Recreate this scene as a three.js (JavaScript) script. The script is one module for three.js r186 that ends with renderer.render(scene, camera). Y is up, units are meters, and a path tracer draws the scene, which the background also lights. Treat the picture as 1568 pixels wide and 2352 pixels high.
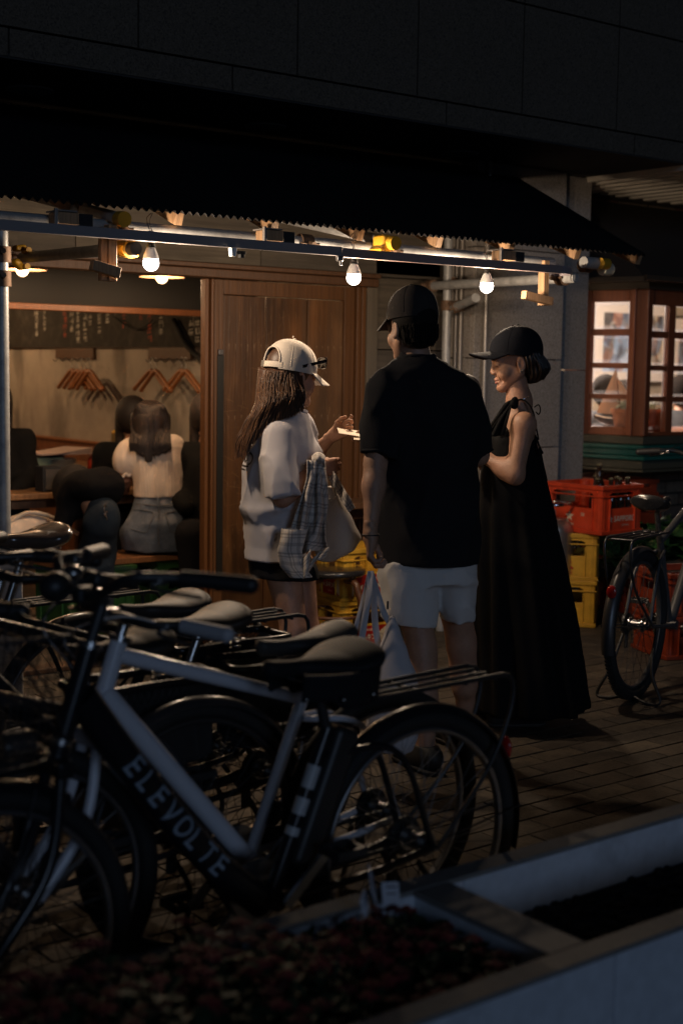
import * as THREE from 'three';
import { mergeGeometries } from 'three/addons/utils/BufferGeometryUtils.js';
import { RoundedBoxGeometry } from 'three/addons/geometries/RoundedBoxGeometry.js';

// ---------- camera, sky, street light, exposure ----------
const V = (x, y, z) => new THREE.Vector3(x, y, z);
const scene = new THREE.Scene();
const F = 3231, EYE = V(0, 1.5, 0);
const PITCH = 5.9 * Math.PI / 180, ROLL = 0.0153, HEAD = 52 * Math.PI / 180;
const cf = V(Math.cos(HEAD) * Math.cos(PITCH), -Math.sin(PITCH), -Math.sin(HEAD) * Math.cos(PITCH));
const cr0 = V(Math.sin(HEAD), 0, Math.cos(HEAD));
const cu0 = V(Math.cos(HEAD) * Math.sin(PITCH), Math.cos(PITCH), -Math.sin(HEAD) * Math.sin(PITCH));
const cr = cr0.clone().multiplyScalar(Math.cos(ROLL)).addScaledVector(cu0, Math.sin(ROLL));
const cu = cu0.clone().multiplyScalar(Math.cos(ROLL)).addScaledVector(cr0, -Math.sin(ROLL));
const camera = new THREE.PerspectiveCamera(2 * Math.atan(1176 / F) * 180 / Math.PI, 2 / 3, 0.05, 200);
camera.position.copy(EYE);
camera.quaternion.setFromRotationMatrix(new THREE.Matrix4().makeBasis(cr, cu, cf.clone().negate()));
camera.focus = 5.5; camera.userData.fStop = 2.2;
const renderer = new THREE.WebGLRenderer({ antialias: true });
renderer.toneMapping = THREE.LinearToneMapping;
renderer.toneMappingExposure = 1;
renderer.shadowMap.enabled = true;

// night sky over a lit street: very dim, a little brighter and bluer low down
{
  const W = 64, Hh = 32, d = new Float32Array(W * Hh * 4);
  for (let j = 0; j < Hh; j++) for (let i = 0; i < W; i++) {
    const el = ((j + .5) / Hh - .5) * Math.PI, g = 1 + 0.9 * Math.exp(-Math.max(0, el) * 3), k = (j * W + i) * 4;
    d[k] = .0020 * g; d[k + 1] = .0023 * g; d[k + 2] = .0033 * g; d[k + 3] = 1;
  }
  const t = new THREE.DataTexture(d, W, Hh, THREE.RGBAFormat, THREE.FloatType);
  t.mapping = THREE.EquirectangularReflectionMapping; t.magFilter = THREE.LinearFilter; t.needsUpdate = true;
  scene.background = t; scene.environment = t;
}
const street = new THREE.DirectionalLight(new THREE.Color().setRGB(.50, .68, 1.0), 0.225);
street.name = 'street_glow'; street.position.set(-1.6, 4.1, 9); street.target.position.set(3, 1, -4.5);
street.castShadow = true; street.shadow.radius = 26;
Object.assign(street.shadow.camera, { left: -9, right: 9, top: 9, bottom: -9, far: 40 });
scene.add(street, street.target);

// ---------- helpers ----------
function rng(s) { return () => { s |= 0; s = s + 0x6D2B79F5 | 0; let t = Math.imul(s ^ s >>> 15, 1 | s); t = t + Math.imul(t ^ t >>> 7, 61 | t) ^ t; return ((t ^ t >>> 14) >>> 0) / 4294967296; }; }
const R = rng(7);
const clamp = (x, a = 0, b = 1) => Math.min(b, Math.max(a, x)), lerp = (a, b, t) => a + (b - a) * t, sstep = (a, b, x) => { const t = clamp((x - a) / (b - a)); return t * t * (3 - 2 * t); };
const hsh = (x, y, z) => { let h = Math.imul(x, 374761393) ^ Math.imul(y, 668265263) ^ Math.imul(z, 2147483647 - 1274126177); h = Math.imul(h ^ h >>> 13, 1274126177); return ((h ^ h >>> 16) >>> 0) / 4294967296; };
function n3(x, y, z) {
  const X = Math.floor(x), Y = Math.floor(y), Z = Math.floor(z); let u = x - X, v = y - Y, w = z - Z;
  u = u * u * (3 - 2 * u); v = v * v * (3 - 2 * v); w = w * w * (3 - 2 * w);
  const l = (a, b, t) => a + (b - a) * t;
  return l(l(l(hsh(X, Y, Z), hsh(X + 1, Y, Z), u), l(hsh(X, Y + 1, Z), hsh(X + 1, Y + 1, Z), u), v), l(l(hsh(X, Y, Z + 1), hsh(X + 1, Y, Z + 1), u), l(hsh(X, Y + 1, Z + 1), hsh(X + 1, Y + 1, Z + 1), u), v), w);
}
// 2-D noise with period p (so textures tile)
function n2(x, y, p, s = 0) {
  const X = Math.floor(x), Y = Math.floor(y); let u = x - X, v = y - Y; u = u * u * (3 - 2 * u); v = v * v * (3 - 2 * v);
  const m = a => ((a % p) + p) % p;
  return lerp(lerp(hsh(m(X), m(Y), s), hsh(m(X + 1), m(Y), s), u), lerp(hsh(m(X), m(Y + 1), s), hsh(m(X + 1), m(Y + 1), s), u), v);
}
function fb(u, v, p, oct = 4, s = 0) { let a = 0, w = .5; for (let i = 0; i < oct; i++) { a += w * n2(u * p, v * p, p, s + i); p *= 2; w *= .5; } return a / (1 - w * 2); }
const at = (x, y, dep) => EYE.clone().addScaledVector(cf, dep).addScaledVector(cr, dep * (x - 784) / F).addScaledVector(cu, -dep * (y - 1176) / F);
const rayOf = (x, y) => cf.clone().addScaledVector(cr, (x - 784) / F).addScaledVector(cu, -(y - 1176) / F);
const onZ = (x, y, z) => { const r = rayOf(x, y); return EYE.clone().addScaledVector(r, z / r.z); };
const onX = (x, y, X) => { const r = rayOf(x, y); return EYE.clone().addScaledVector(r, X / r.x); };
const onY = (x, y, h) => { const r = rayOf(x, y); return EYE.clone().addScaledVector(r, (h - 1.5) / r.y); };

// ---- textures ----
const enc = x => { x = clamp(x); return Math.round(255 * (x <= .0031308 ? 12.92 * x : 1.055 * x ** (1 / 2.4) - .055)); };
function tex(W, H, fn, srgb = true) {
  const d = new Uint8Array(W * H * 4);
  for (let j = 0; j < H; j++) for (let i = 0; i < W; i++) {
    const c = fn((i + .5) / W, (j + .5) / H, i, j), k = (j * W + i) * 4;
    if (srgb) { d[k] = enc(c[0]); d[k + 1] = enc(c[1]); d[k + 2] = enc(c[2]); } else d[k] = d[k + 1] = d[k + 2] = Math.round(255 * clamp(c));
    d[k + 3] = 255;
  }
  const t = new THREE.DataTexture(d, W, H, THREE.RGBAFormat); t.wrapS = t.wrapT = THREE.RepeatWrapping; t.magFilter = THREE.LinearFilter; t.minFilter = THREE.LinearMipmapLinearFilter; t.generateMipmaps = true;
  if (srgb) t.colorSpace = THREE.SRGBColorSpace; t.needsUpdate = true; return t;
}
const rep = (t, su, sv, ou = 0, ov = 0, rot = 0) => { const c = t.clone(); c.repeat.set(1 / su, 1 / sv); c.offset.set(-ou / su, -ov / sv); c.rotation = rot; c.needsUpdate = true; return c; };
function canvasTex(w, h, draw) { const c = document.createElement('canvas'); c.width = w; c.height = h; draw(c.getContext('2d'), w, h); const t = new THREE.CanvasTexture(c); t.colorSpace = THREE.SRGBColorSpace; return t; }
const M = (c, rough = .7, o = {}) => { const m = new THREE.MeshStandardMaterial({ roughness: rough, ...o }); if (typeof c === 'number') m.color.setHex(c); else m.color.setRGB(...c); return m; };
const MP = (c, rough, o) => { const m = new THREE.MeshPhysicalMaterial({ roughness: rough, ...o }); m.color.setRGB(...c); return m; };

// ---- geometry ----
function boxUV(g) {
  const p = g.attributes.position, n = p.count, uv = new Float32Array(n * 2), a = V(), b = V(), c = V(), e = V();
  for (let i = 0; i < n; i += 3) {
    a.fromBufferAttribute(p, i); b.fromBufferAttribute(p, i + 1); c.fromBufferAttribute(p, i + 2);
    e.subVectors(b, a).cross(V().subVectors(c, a)); const x = Math.abs(e.x), y = Math.abs(e.y), z = Math.abs(e.z);
    [a, b, c].forEach((q, k) => { const o = (i + k) * 2; if (z >= x && z >= y) { uv[o] = q.x; uv[o + 1] = q.y; } else if (x >= y) { uv[o] = q.z; uv[o + 1] = q.y; } else { uv[o] = q.x; uv[o + 1] = q.z; } });
  }
  g.setAttribute('uv', new THREE.BufferAttribute(uv, 2));
}
function prep(g) {
  const keep = g.userData.keepUV; if (g.index) g = g.toNonIndexed();
  for (const k of Object.keys(g.attributes)) if (!['position', 'normal', 'uv'].includes(k)) g.deleteAttribute(k);
  if (!g.attributes.normal) g.computeVertexNormals();
  if (!keep || !g.attributes.uv) boxUV(g);
  g.morphAttributes = {}; return g;
}
const merge = gs => { gs = [gs].flat(9).filter(Boolean).map(prep); const g = gs.length > 1 ? mergeGeometries(gs) : gs[0]; g.clearGroups(); return g; };
const mv = (g, x = 0, y = 0, z = 0, rx = 0, ry = 0, rz = 0) => { if (rx) g.rotateX(rx); if (rz) g.rotateZ(rz); if (ry) g.rotateY(ry); return g.translate(x, y, z); };
const box = (w, h, d, x = 0, y = 0, z = 0, rx, ry, rz) => mv(new THREE.BoxGeometry(w, h, d), x, y, z, rx, ry, rz);
const rbox = (w, h, d, r, x = 0, y = 0, z = 0, rx, ry, rz, seg = 1) => mv(new RoundedBoxGeometry(w, h, d, seg, Math.min(r, w / 2.05, h / 2.05, d / 2.05)), x, y, z, rx, ry, rz);
const span = (x0, x1, y0, y1, z0, z1, r = 0) => (r ? rbox(x1 - x0, y1 - y0, z1 - z0, r) : box(x1 - x0, y1 - y0, z1 - z0)).translate((x0 + x1) / 2, (y0 + y1) / 2, (z0 + z1) / 2);
const cyl = (r, h, x = 0, y = 0, z = 0, rx, ry, rz, s = 20, r2 = r) => mv(new THREE.CylinderGeometry(r2, r, h, s), x, y, z, rx, ry, rz);
const sph = (r, x, y, z, sx = 1, sy = 1, sz = 1, n = 16) => new THREE.SphereGeometry(r, n, Math.max(6, n * .7 | 0)).scale(sx, sy, sz).translate(x, y, z);
const tor = (R0, r, x, y, z, rx, ry, rz, a = 8, b = 40, arc = 6.2832) => mv(new THREE.TorusGeometry(R0, r, a, b, arc), x, y, z, rx, ry, rz);
const lathe = (pts, s = 24) => new THREE.LatheGeometry(pts.map(p => new THREE.Vector2(p[0], p[1])), s);
const A3 = p => p.isVector3 ? p : V(...p);
function bar(a, b, r, r2 = r, s = 10) {
  a = A3(a); b = A3(b); const d = b.clone().sub(a), L = d.length(); const g = new THREE.CylinderGeometry(r2, r, L, s); g.translate(0, L / 2, 0);
  g.applyQuaternion(new THREE.Quaternion().setFromUnitVectors(V(0, 1, 0), d.normalize())); return g.translate(a.x, a.y, a.z);
}
const curve = pts => new THREE.CatmullRomCurve3(pts.map(A3), false, 'centripetal');
const tube = (pts, r, n = 24, s = 8, closed = false) => { const c = curve(pts); c.closed = closed; return new THREE.TubeGeometry(c, n, r, s, closed); };
// square or flat bar between two points
function beam(a, b, w, h, up = V(0, 1, 0), r = 0) {
  a = A3(a); b = A3(b); const x = b.clone().sub(a), L = x.length(); x.normalize(); const z = x.clone().cross(up).normalize(), y = z.clone().cross(x);
  const g = r ? rbox(L, h, w, r) : box(L, h, w); g.applyMatrix4(new THREE.Matrix4().makeBasis(x, y, z)); const c = a.clone().add(b).multiplyScalar(.5); return g.translate(c.x, c.y, c.z);
}
function extr(pts, depth, bev = 0, holes = []) {
  const s = new THREE.Shape(pts.map(p => new THREE.Vector2(p[0], p[1])));
  for (const h of holes) s.holes.push(new THREE.Path(h.map(p => new THREE.Vector2(p[0], p[1]))));
  return new THREE.ExtrudeGeometry(s, { depth, bevelEnabled: bev > 0, bevelSize: bev, bevelThickness: bev, bevelSegments: 2, steps: 1 });
}
// parametric sheet fn(u, v) -> [x, y, z], a solid of thickness th
function sheet(fn, nu, nv, th = 0, closeU = false) {
  const P = [], idx = [], W = nu + 1, uv = [];
  for (let j = 0; j <= nv; j++) for (let i = 0; i <= nu; i++) { P.push(A3(fn(i / nu, j / nv))); uv.push(i / nu, j / nv); }
  for (let j = 0; j < nv; j++) for (let i = 0; i < nu; i++) { const a = j * W + i; idx.push(a, a + 1, a + W, a + 1, a + W + 1, a + W); }
  const mk = (pts, id, uvs) => { const g = new THREE.BufferGeometry(); g.setAttribute('position', new THREE.Float32BufferAttribute(pts.flatMap(p => [p.x, p.y, p.z]), 3)); g.setAttribute('uv', new THREE.Float32BufferAttribute(uvs, 2)); g.setIndex(id); g.computeVertexNormals(); return g; };
  const g0 = mk(P, idx, uv); if (!th) { g0.userData.keepUV = true; return g0; }
  const nm = g0.attributes.normal, N = P.length, Q = P.map((p, i) => p.clone().addScaledVector(V(nm.getX(i), nm.getY(i), nm.getZ(i)), -th));
  const id2 = idx.slice(); for (let i = 0; i < idx.length; i += 3) id2.push(idx[i] + N, idx[i + 2] + N, idx[i + 1] + N);
  const rim = []; const e = (a, b) => rim.push(a, a + N, b, b, a + N, b + N);
  for (let i = 0; i < nu; i++) { e(i, i + 1); e(nv * W + i + 1, nv * W + i); }
  if (!closeU) for (let j = 0; j < nv; j++) { e((j + 1) * W, j * W); e(j * W + nu, (j + 1) * W + nu); }
  const all = P.concat(Q), uvs = uv.concat(uv);
  const g = mk(all, id2.concat(rim), uvs); g.userData.keepUV = true; return g;
}

// ---- the tree of things ----
const used = {};
function numbered(name) { const k = used[name] = (used[name] ?? -1) + 1; return k ? name + '_' + String(k).padStart(3, '0') : name; }
function thing(name, label, category, pos = [0, 0, 0], group, ry = 0) {
  const o = new THREE.Group(); o.name = numbered(name); scene.add(o); o.position.copy(A3(pos)); o.rotation.y = ry;
  o.userData = { label, category }; if (group) o.userData.group = group; return o;
}
// a thing whose parts are given in world coordinates: its base is at pos
function thingW(name, label, category, pos, group) { const o = thing(name, label, category, pos, group); o._w = o.position.clone(); return o; }
function part(name, geos, m, parent, label) {
  let g = geos.isBufferGeometry ? prep(geos) : merge(geos);
  const o = new THREE.Mesh(g, m); o.name = name; o.castShadow = o.receiveShadow = true;
  if (parent._w) { g.translate(-parent._w.x, -parent._w.y, -parent._w.z); o._w = parent._w; }
  if (label) o.userData.label = label; parent.add(o); return o;
}
function piece(name, g, m, parent, pos, ry = 0) { const o = new THREE.Mesh(g, m); o.name = name; o.castShadow = o.receiveShadow = true; const w = parent._w; o.position.copy(A3(pos)); if (w) o.position.sub(w); o.rotation.y = ry; parent.add(o); return o; }
function single(name, geos, m, label, category, group, pos) {
  const g = merge(geos); g.computeBoundingBox(); const b = g.boundingBox, c = pos ? A3(pos) : V((b.min.x + b.max.x) / 2, b.min.y, (b.min.z + b.max.z) / 2);
  g.translate(-c.x, -c.y, -c.z); const o = new THREE.Mesh(g, m); o.name = numbered(name); o.position.copy(c); o.castShadow = o.receiveShadow = true;
  o.userData = { label, category }; if (group) o.userData.group = group; scene.add(o); return o;
}
function struct(name, geos, m, label, kind = 'structure') { const o = single(name, geos, m, label); delete o.userData.category; o.userData.kind = kind; if (!label) delete o.userData.label; return o; }
function copy(o, pos, ry, label, name) { const c = o.clone(); c.name = numbered(name || o.name.replace(/_\d+$/, '')); c.userData = { ...o.userData }; c.position.copy(A3(pos)); c.rotation.set(0, ry, 0); if (label) c.userData.label = label; scene.add(c); return c; }

// ---- signed distance fields meshed with surface nets ----
const S = {
  cap(a, b, r1, r2 = r1) {
    a = A3(a); b = A3(b); const ax = a.x, ay = a.y, az = a.z, bx = b.x - ax, by = b.y - ay, bz = b.z - az, L = bx * bx + by * by + bz * bz || 1e-9;
    return (x, y, z) => { const px = x - ax, py = y - ay, pz = z - az; let t = (px * bx + py * by + pz * bz) / L; t = t < 0 ? 0 : t > 1 ? 1 : t; const dx = px - bx * t, dy = py - by * t, dz = pz - bz * t; return Math.sqrt(dx * dx + dy * dy + dz * dz) - (r1 + (r2 - r1) * t); };
  },
  // ellipsoid with axes right, up, front of lengths rx, ry, rz
  ell(c, rx, ry, rz, fr) {
    c = A3(c); const f = fr || FRAME0, { X, Y, Z } = f;
    return (x, y, z) => { const px = x - c.x, py = y - c.y, pz = z - c.z; const a = (px * X.x + py * X.y + pz * X.z), b = (px * Y.x + py * Y.y + pz * Y.z), d = (px * Z.x + py * Z.y + pz * Z.z); const k0 = Math.hypot(a / rx, b / ry, d / rz), k1 = Math.hypot(a / rx / rx, b / ry / ry, d / rz / rz); return k1 < 1e-9 ? -Math.min(rx, ry, rz) : k0 * (k0 - 1) / k1; };
  },
  // elliptic tapered limb: like cap but squashed along direction n by factor q
  sm(k, ...fs) { fs = fs.flat(); return (x, y, z) => { let d = fs[0](x, y, z); for (let i = 1; i < fs.length; i++) { const e = fs[i](x, y, z), h = Math.max(k - Math.abs(d - e), 0) / k; d = Math.min(d, e) - h * h * k * .25; } return d; }; },
  min(...fs) { fs = fs.flat(); return (x, y, z) => { let d = 1e9; for (const f of fs) { const e = f(x, y, z); if (e < d) d = e; } return d; }; },
  sub(f, g, k = .001) { return (x, y, z) => { const a = f(x, y, z), b = -g(x, y, z), h = Math.max(k - Math.abs(a - b), 0) / k; return Math.max(a, b) + h * h * k * .25; }; },
  and(f, g) { return (x, y, z) => Math.max(f(x, y, z), g(x, y, z)); },
  cut(f, p, n) { p = A3(p); n = A3(n).clone().normalize(); const c = p.dot(n); return (x, y, z) => Math.max(f(x, y, z), x * n.x + y * n.y + z * n.z - c); },
  add(f, g) { return (x, y, z) => f(x, y, z) + g(x, y, z); },
  shell(f, t) { return (x, y, z) => Math.abs(f(x, y, z)) - t; },
};
const FRAME0 = { X: V(1, 0, 0), Y: V(0, 1, 0), Z: V(0, 0, 1) };
const frame = (Z, Y = V(0, 1, 0)) => { Z = Z.clone().normalize(); const X = Y.clone().cross(Z).normalize(); return { X, Y: Z.clone().cross(X), Z }; };
function net(f, lo, hi, c) {
  lo = A3(lo); hi = A3(hi); const nx = Math.ceil((hi.x - lo.x) / c) + 1, ny = Math.ceil((hi.y - lo.y) / c) + 1, nz = Math.ceil((hi.z - lo.z) / c) + 1, D = new Float32Array(nx * ny * nz);
  // coarse skip: blocks far from the surface are not refined
  const B = 4; for (let k = 0; k < nz; k += B) for (let j = 0; j < ny; j += B) for (let i = 0; i < nx; i += B) {
    const h = B * c / 2, m = f(lo.x + i * c + h, lo.y + j * c + h, lo.z + k * c + h), far = Math.abs(m) > B * c * 1.6 + .02;
    for (let kk = k; kk < Math.min(nz, k + B); kk++) for (let jj = j; jj < Math.min(ny, j + B); jj++) for (let ii = i; ii < Math.min(nx, i + B); ii++) D[ii + nx * (jj + ny * kk)] = far ? m : f(lo.x + ii * c, lo.y + jj * c, lo.z + kk * c);
  }
  const vid = new Int32Array(nx * ny * nz).fill(-1), P = [], idx = []; const at3 = (i, j, k) => i + nx * (j + ny * k);
  const E = [[0, 1], [0, 2], [0, 4], [1, 3], [1, 5], [2, 3], [2, 6], [3, 7], [4, 5], [4, 6], [5, 7], [6, 7]], o8 = [0, 1, 2, 3, 4, 5, 6, 7].map(q => at3(q & 1, q >> 1 & 1, q >> 2));
  for (let k = 0; k < nz - 1; k++) for (let j = 0; j < ny - 1; j++) for (let i = 0; i < nx - 1; i++) {
    const b = at3(i, j, k); let m = 0; for (let q = 0; q < 8; q++) if (D[b + o8[q]] < 0) m |= 1 << q; if (m === 0 || m === 255) continue;
    let x = 0, y = 0, z = 0, n = 0;
    for (const [p, q] of E) { const a = D[b + o8[p]], e = D[b + o8[q]]; if ((a < 0) === (e < 0)) continue; const t = a / (a - e); x += (p & 1) + ((q & 1) - (p & 1)) * t; y += (p >> 1 & 1) + ((q >> 1 & 1) - (p >> 1 & 1)) * t; z += (p >> 2) + ((q >> 2) - (p >> 2)) * t; n++; }
    vid[b] = P.length / 3; P.push(lo.x + (i + x / n) * c, lo.y + (j + y / n) * c, lo.z + (k + z / n) * c);
  }
  const quad = (a, b, cc, d, flip) => { if (a < 0 || b < 0 || cc < 0 || d < 0) return; flip ? idx.push(a, cc, b, a, d, cc) : idx.push(a, b, cc, a, cc, d); };
  for (let k = 1; k < nz - 1; k++) for (let j = 1; j < ny - 1; j++) for (let i = 1; i < nx - 1; i++) {
    const b = at3(i, j, k), s = D[b] < 0;
    if (s !== (D[b + 1] < 0)) quad(vid[b], vid[at3(i, j - 1, k)], vid[at3(i, j - 1, k - 1)], vid[at3(i, j, k - 1)], s);
    if (s !== (D[b + nx] < 0)) quad(vid[b], vid[at3(i, j, k - 1)], vid[at3(i - 1, j, k - 1)], vid[at3(i - 1, j, k)], s);
    if (s !== (D[b + nx * ny] < 0)) quad(vid[b], vid[at3(i - 1, j, k)], vid[at3(i - 1, j - 1, k)], vid[at3(i, j - 1, k)], s);
  }
  const g = new THREE.BufferGeometry(); g.setAttribute('position', new THREE.Float32BufferAttribute(P, 3)); g.setIndex(idx); g.computeVertexNormals(); return g;
}

// ---------- textures and materials ----------
const T = {};
T.grainV = tex(256, 1024, (u, v) => { const g = fb(u + .05 * n2(u * 3, v * 4, 4, 3), v * .06, 48, 3), b = fb(u, v * .2, 6, 3, 9), k = .55 + .5 * g - .25 * Math.max(0, .5 - b) - .14 * (fb(u, v * .02, 90, 2, 5) > .6); return [k, k, k]; });
T.grainN = tex(256, 1024, (u, v) => fb(u + .05 * n2(u * 3, v * 4, 4, 3), v * .06, 48, 3), false);
T.door = tex(1024, 2048, (u, v) => { // u 0..1 m, v 0..2 m
  const w = .02 * n2(u * 4, v * 6, 8, 2), g = fb(u + w, v * .05, 40, 4), b = fb(u, v, 5, 4, 7), f = fb(u, v * .03, 160, 2, 4);
  let r = .13 * (.4 + .7 * g) * (.12 + 1.5 * b) * (.85 + .25 * f); r *= .45 + 1.1 * fb(u + .01 * n2(u * 9, v * 30, 30, 6), v * .1, 14, 4, 41); let c = [r * 1.2, r * .48, r * .14];
  const worn = sstep(.56, .72, fb(u, v * .6, 7, 4, 21)) * .55; c = [lerp(c[0], .33, worn * .5), lerp(c[1], .15, worn * .5), lerp(c[2], .05, worn * .5)];
  const grey = sstep(.5, .75, fb(u, v * .5, 4, 3, 31)) * .4; c = [lerp(c[0], .10, grey), lerp(c[1], .07, grey), lerp(c[2], .045, grey)];
  return c;
});
{ // scratches, chalky nail runs
  const q = rng(5), d = T.door.image.data, put = (x, y, c, a) => { x = x | 0; y = y | 0; if (x < 0 || y < 0 || x > 1023 || y > 2047) return; const k = (y * 1024 + x) * 4; for (let i = 0; i < 3; i++) d[k + i] = lerp(d[k + i], c[i], a); };
  for (let s = 0; s < 420; s++) { const x = q() * 1024, y = 300 + q() * 1500, L = 10 + q() * 90, an = (q() < .6 ? Math.PI / 2 : q() * 6.28) + (q() - .5) * .5, a = .2 + q() * .45; for (let t = 0; t < L; t++) put(x + Math.cos(an) * t, y + Math.sin(an) * t, [200, 165, 120], a); }
  for (const [row, amp] of [[1648, 1], [1262, 1], [905, .6], [560, .6]]) for (let i = 0; i < 21; i++) { const x = 55 + i * 42 + q() * 8, L = 12 + q() * 34; for (let t = 0; t < L; t++) for (let w = -2; w < 3; w++) put(x + w * (t < 8 ? 1.4 : .8), row - t + q() * 2, [225, 205, 180], amp * (.75 - t / L * .6) * q()); }
  T.door.needsUpdate = true;
}
T.granite = tex(512, 512, (u, v) => { const a = hsh(u * 512 | 0, v * 512 | 0, 3), b = n2(u * 170, v * 170, 170, 1), c = n2(u * 150, v * 150, 150, 8), k = .6 + .28 * b + .18 * a - .3 * sstep(.6, .8, c) + .4 * sstep(.62, .85, b); return [k, k * .965, k * .92]; });
T.graniteB = tex(512, 512, (u, v) => n2(u * 190, v * 190, 190, 1) * .7 + .3 * n2(u * 120, v * 120, 120, 8), false);
T.plaster = tex(512, 512, (u, v) => { const a = fb(u, v, 6, 5, 2), b = fb(u, v, 30, 3, 11), s = sstep(.52, .75, fb(u, v * .4, 8, 4, 19)); const k = .8 + .35 * (a - .5) + .15 * (b - .5) - .34 * s; return [k, k * .98, k * .95]; });
T.plasterB = tex(512, 512, (u, v) => fb(u, v, 10, 5, 2), false);
T.weath = tex(1024, 512, (u, v) => { const g = fb(u * .08, v + .02 * n2(u * 6, v * 5, 6, 2), 48, 3), b = fb(u, v, 6, 4, 5), k = (.5 + .6 * g) * (.65 + .6 * b); return [k, k * .95, k * .87]; });
T.fine = tex(256, 256, (u, v) => fb(u, v, 32, 4, 6), false);
T.mott = tex(512, 512, (u, v) => { const k = .72 + .5 * (fb(u, v, 8, 5, 4) - .5) + .22 * (fb(u, v, 64, 3, 9) - .5); return [k, k, k]; });
T.paver = tex(512, 512, (u, v) => { const k = .72 + .6 * (fb(u, v, 10, 4, 4) - .5) + .5 * (fb(u, v, 90, 2, 9) - .5); return [k, k * .97, k * .93]; });
T.weave = tex(128, 128, (u, v) => .5 + .25 * Math.sin(u * 6.2832 * 32) * (Math.floor(v * 32) % 2 ? 1 : -1) + .2 * Math.sin(v * 6.2832 * 32) + .2 * (n2(u * 64, v * 64, 64, 2) - .5), false);
T.metalS = tex(512, 512, (u, v) => { const k = .75 + .5 * (fb(u, v, 9, 5, 4) - .5) + .12 * (fb(u, v, 70, 2, 4) - .5); return [k, k, k]; });
T.concrete = tex(512, 512, (u, v) => { const s = sstep(.55, .8, fb(u, v, 5, 5, 14)); const k = .86 + .2 * (fb(u, v, 40, 3, 3) - .5) - .1 * s; return [k, k, k * .98]; });

const wood = (c, rough, sx = .3, sy = 1.2, t = T.grainV, rot = 0) => M(c, rough, { map: rep(t, sx, sy, 0, 0, rot), bumpMap: rep(T.grainN, sx, sy, 0, 0, rot), bumpScale: .0012 });
const K = {
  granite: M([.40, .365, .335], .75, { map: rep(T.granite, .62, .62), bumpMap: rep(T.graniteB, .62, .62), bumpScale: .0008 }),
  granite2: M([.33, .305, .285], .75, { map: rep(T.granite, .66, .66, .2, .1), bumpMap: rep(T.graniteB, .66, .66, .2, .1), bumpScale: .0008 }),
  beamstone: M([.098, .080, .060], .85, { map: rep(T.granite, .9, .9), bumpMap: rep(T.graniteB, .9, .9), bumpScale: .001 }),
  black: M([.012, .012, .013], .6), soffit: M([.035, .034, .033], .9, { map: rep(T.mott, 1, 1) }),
  door: M([1, 1, 1], .48, { map: rep(T.door, 1, 2, 3.95, 0), bumpMap: rep(T.grainN, .3, 1.2), bumpScale: .0012 }),
  stile: wood([.15, .063, .022], .5), frame: wood([.13, .058, .025], .5, .1), greyframe: wood([.16, .13, .095], .75, .12),
  clad: M([.135, .115, .092], .85, { map: rep(T.weath, 1.1, .5), bumpMap: rep(T.grainN, .3, 1.2, 0, 0, Math.PI / 2), bumpScale: .0015 }),
  clad2: M([.11, .095, .08], .85, { map: rep(T.weath, 1.3, .6, .3, .2), bumpMap: rep(T.grainN, .3, 1.2, .1, 0, Math.PI / 2), bumpScale: .0015 }),
  pine: wood([.44, .26, .135], .7, .15), orange: wood([.42, .16, .055], .4, .15, 1, T.grainV), darkwood: wood([.1, .05, .027], .5, .25),
  tube: M([.46, .46, .45], .42, { metalness: .15, map: rep(T.metalS, .3, .3), bumpMap: rep(T.fine, .2, .2), bumpScale: .0004 }),
  rail: M([.26, .245, .25], .45, { metalness: .1 }), chrome: M([.7, .7, .7], .12, { metalness: 1 }), steel: M([.5, .5, .5], .35, { metalness: .9 }),
  rust: M([.2, .12, .075], .7, { metalness: .4, map: rep(T.metalS, .1, .1) }), yellow: M([.50, .27, .02], .45), clearPlastic: MP([.9, .85, .7], .3, { transmission: .6, thickness: 0 }),
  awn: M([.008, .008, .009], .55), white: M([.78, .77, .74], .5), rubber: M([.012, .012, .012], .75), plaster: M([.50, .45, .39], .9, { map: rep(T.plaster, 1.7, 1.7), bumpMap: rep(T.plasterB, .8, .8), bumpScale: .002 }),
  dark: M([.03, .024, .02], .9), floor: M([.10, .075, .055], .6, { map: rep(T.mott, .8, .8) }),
  blackgloss: M([.015, .015, .016], .25), blackmatte: M([.014, .014, .015], .8),
};

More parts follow.
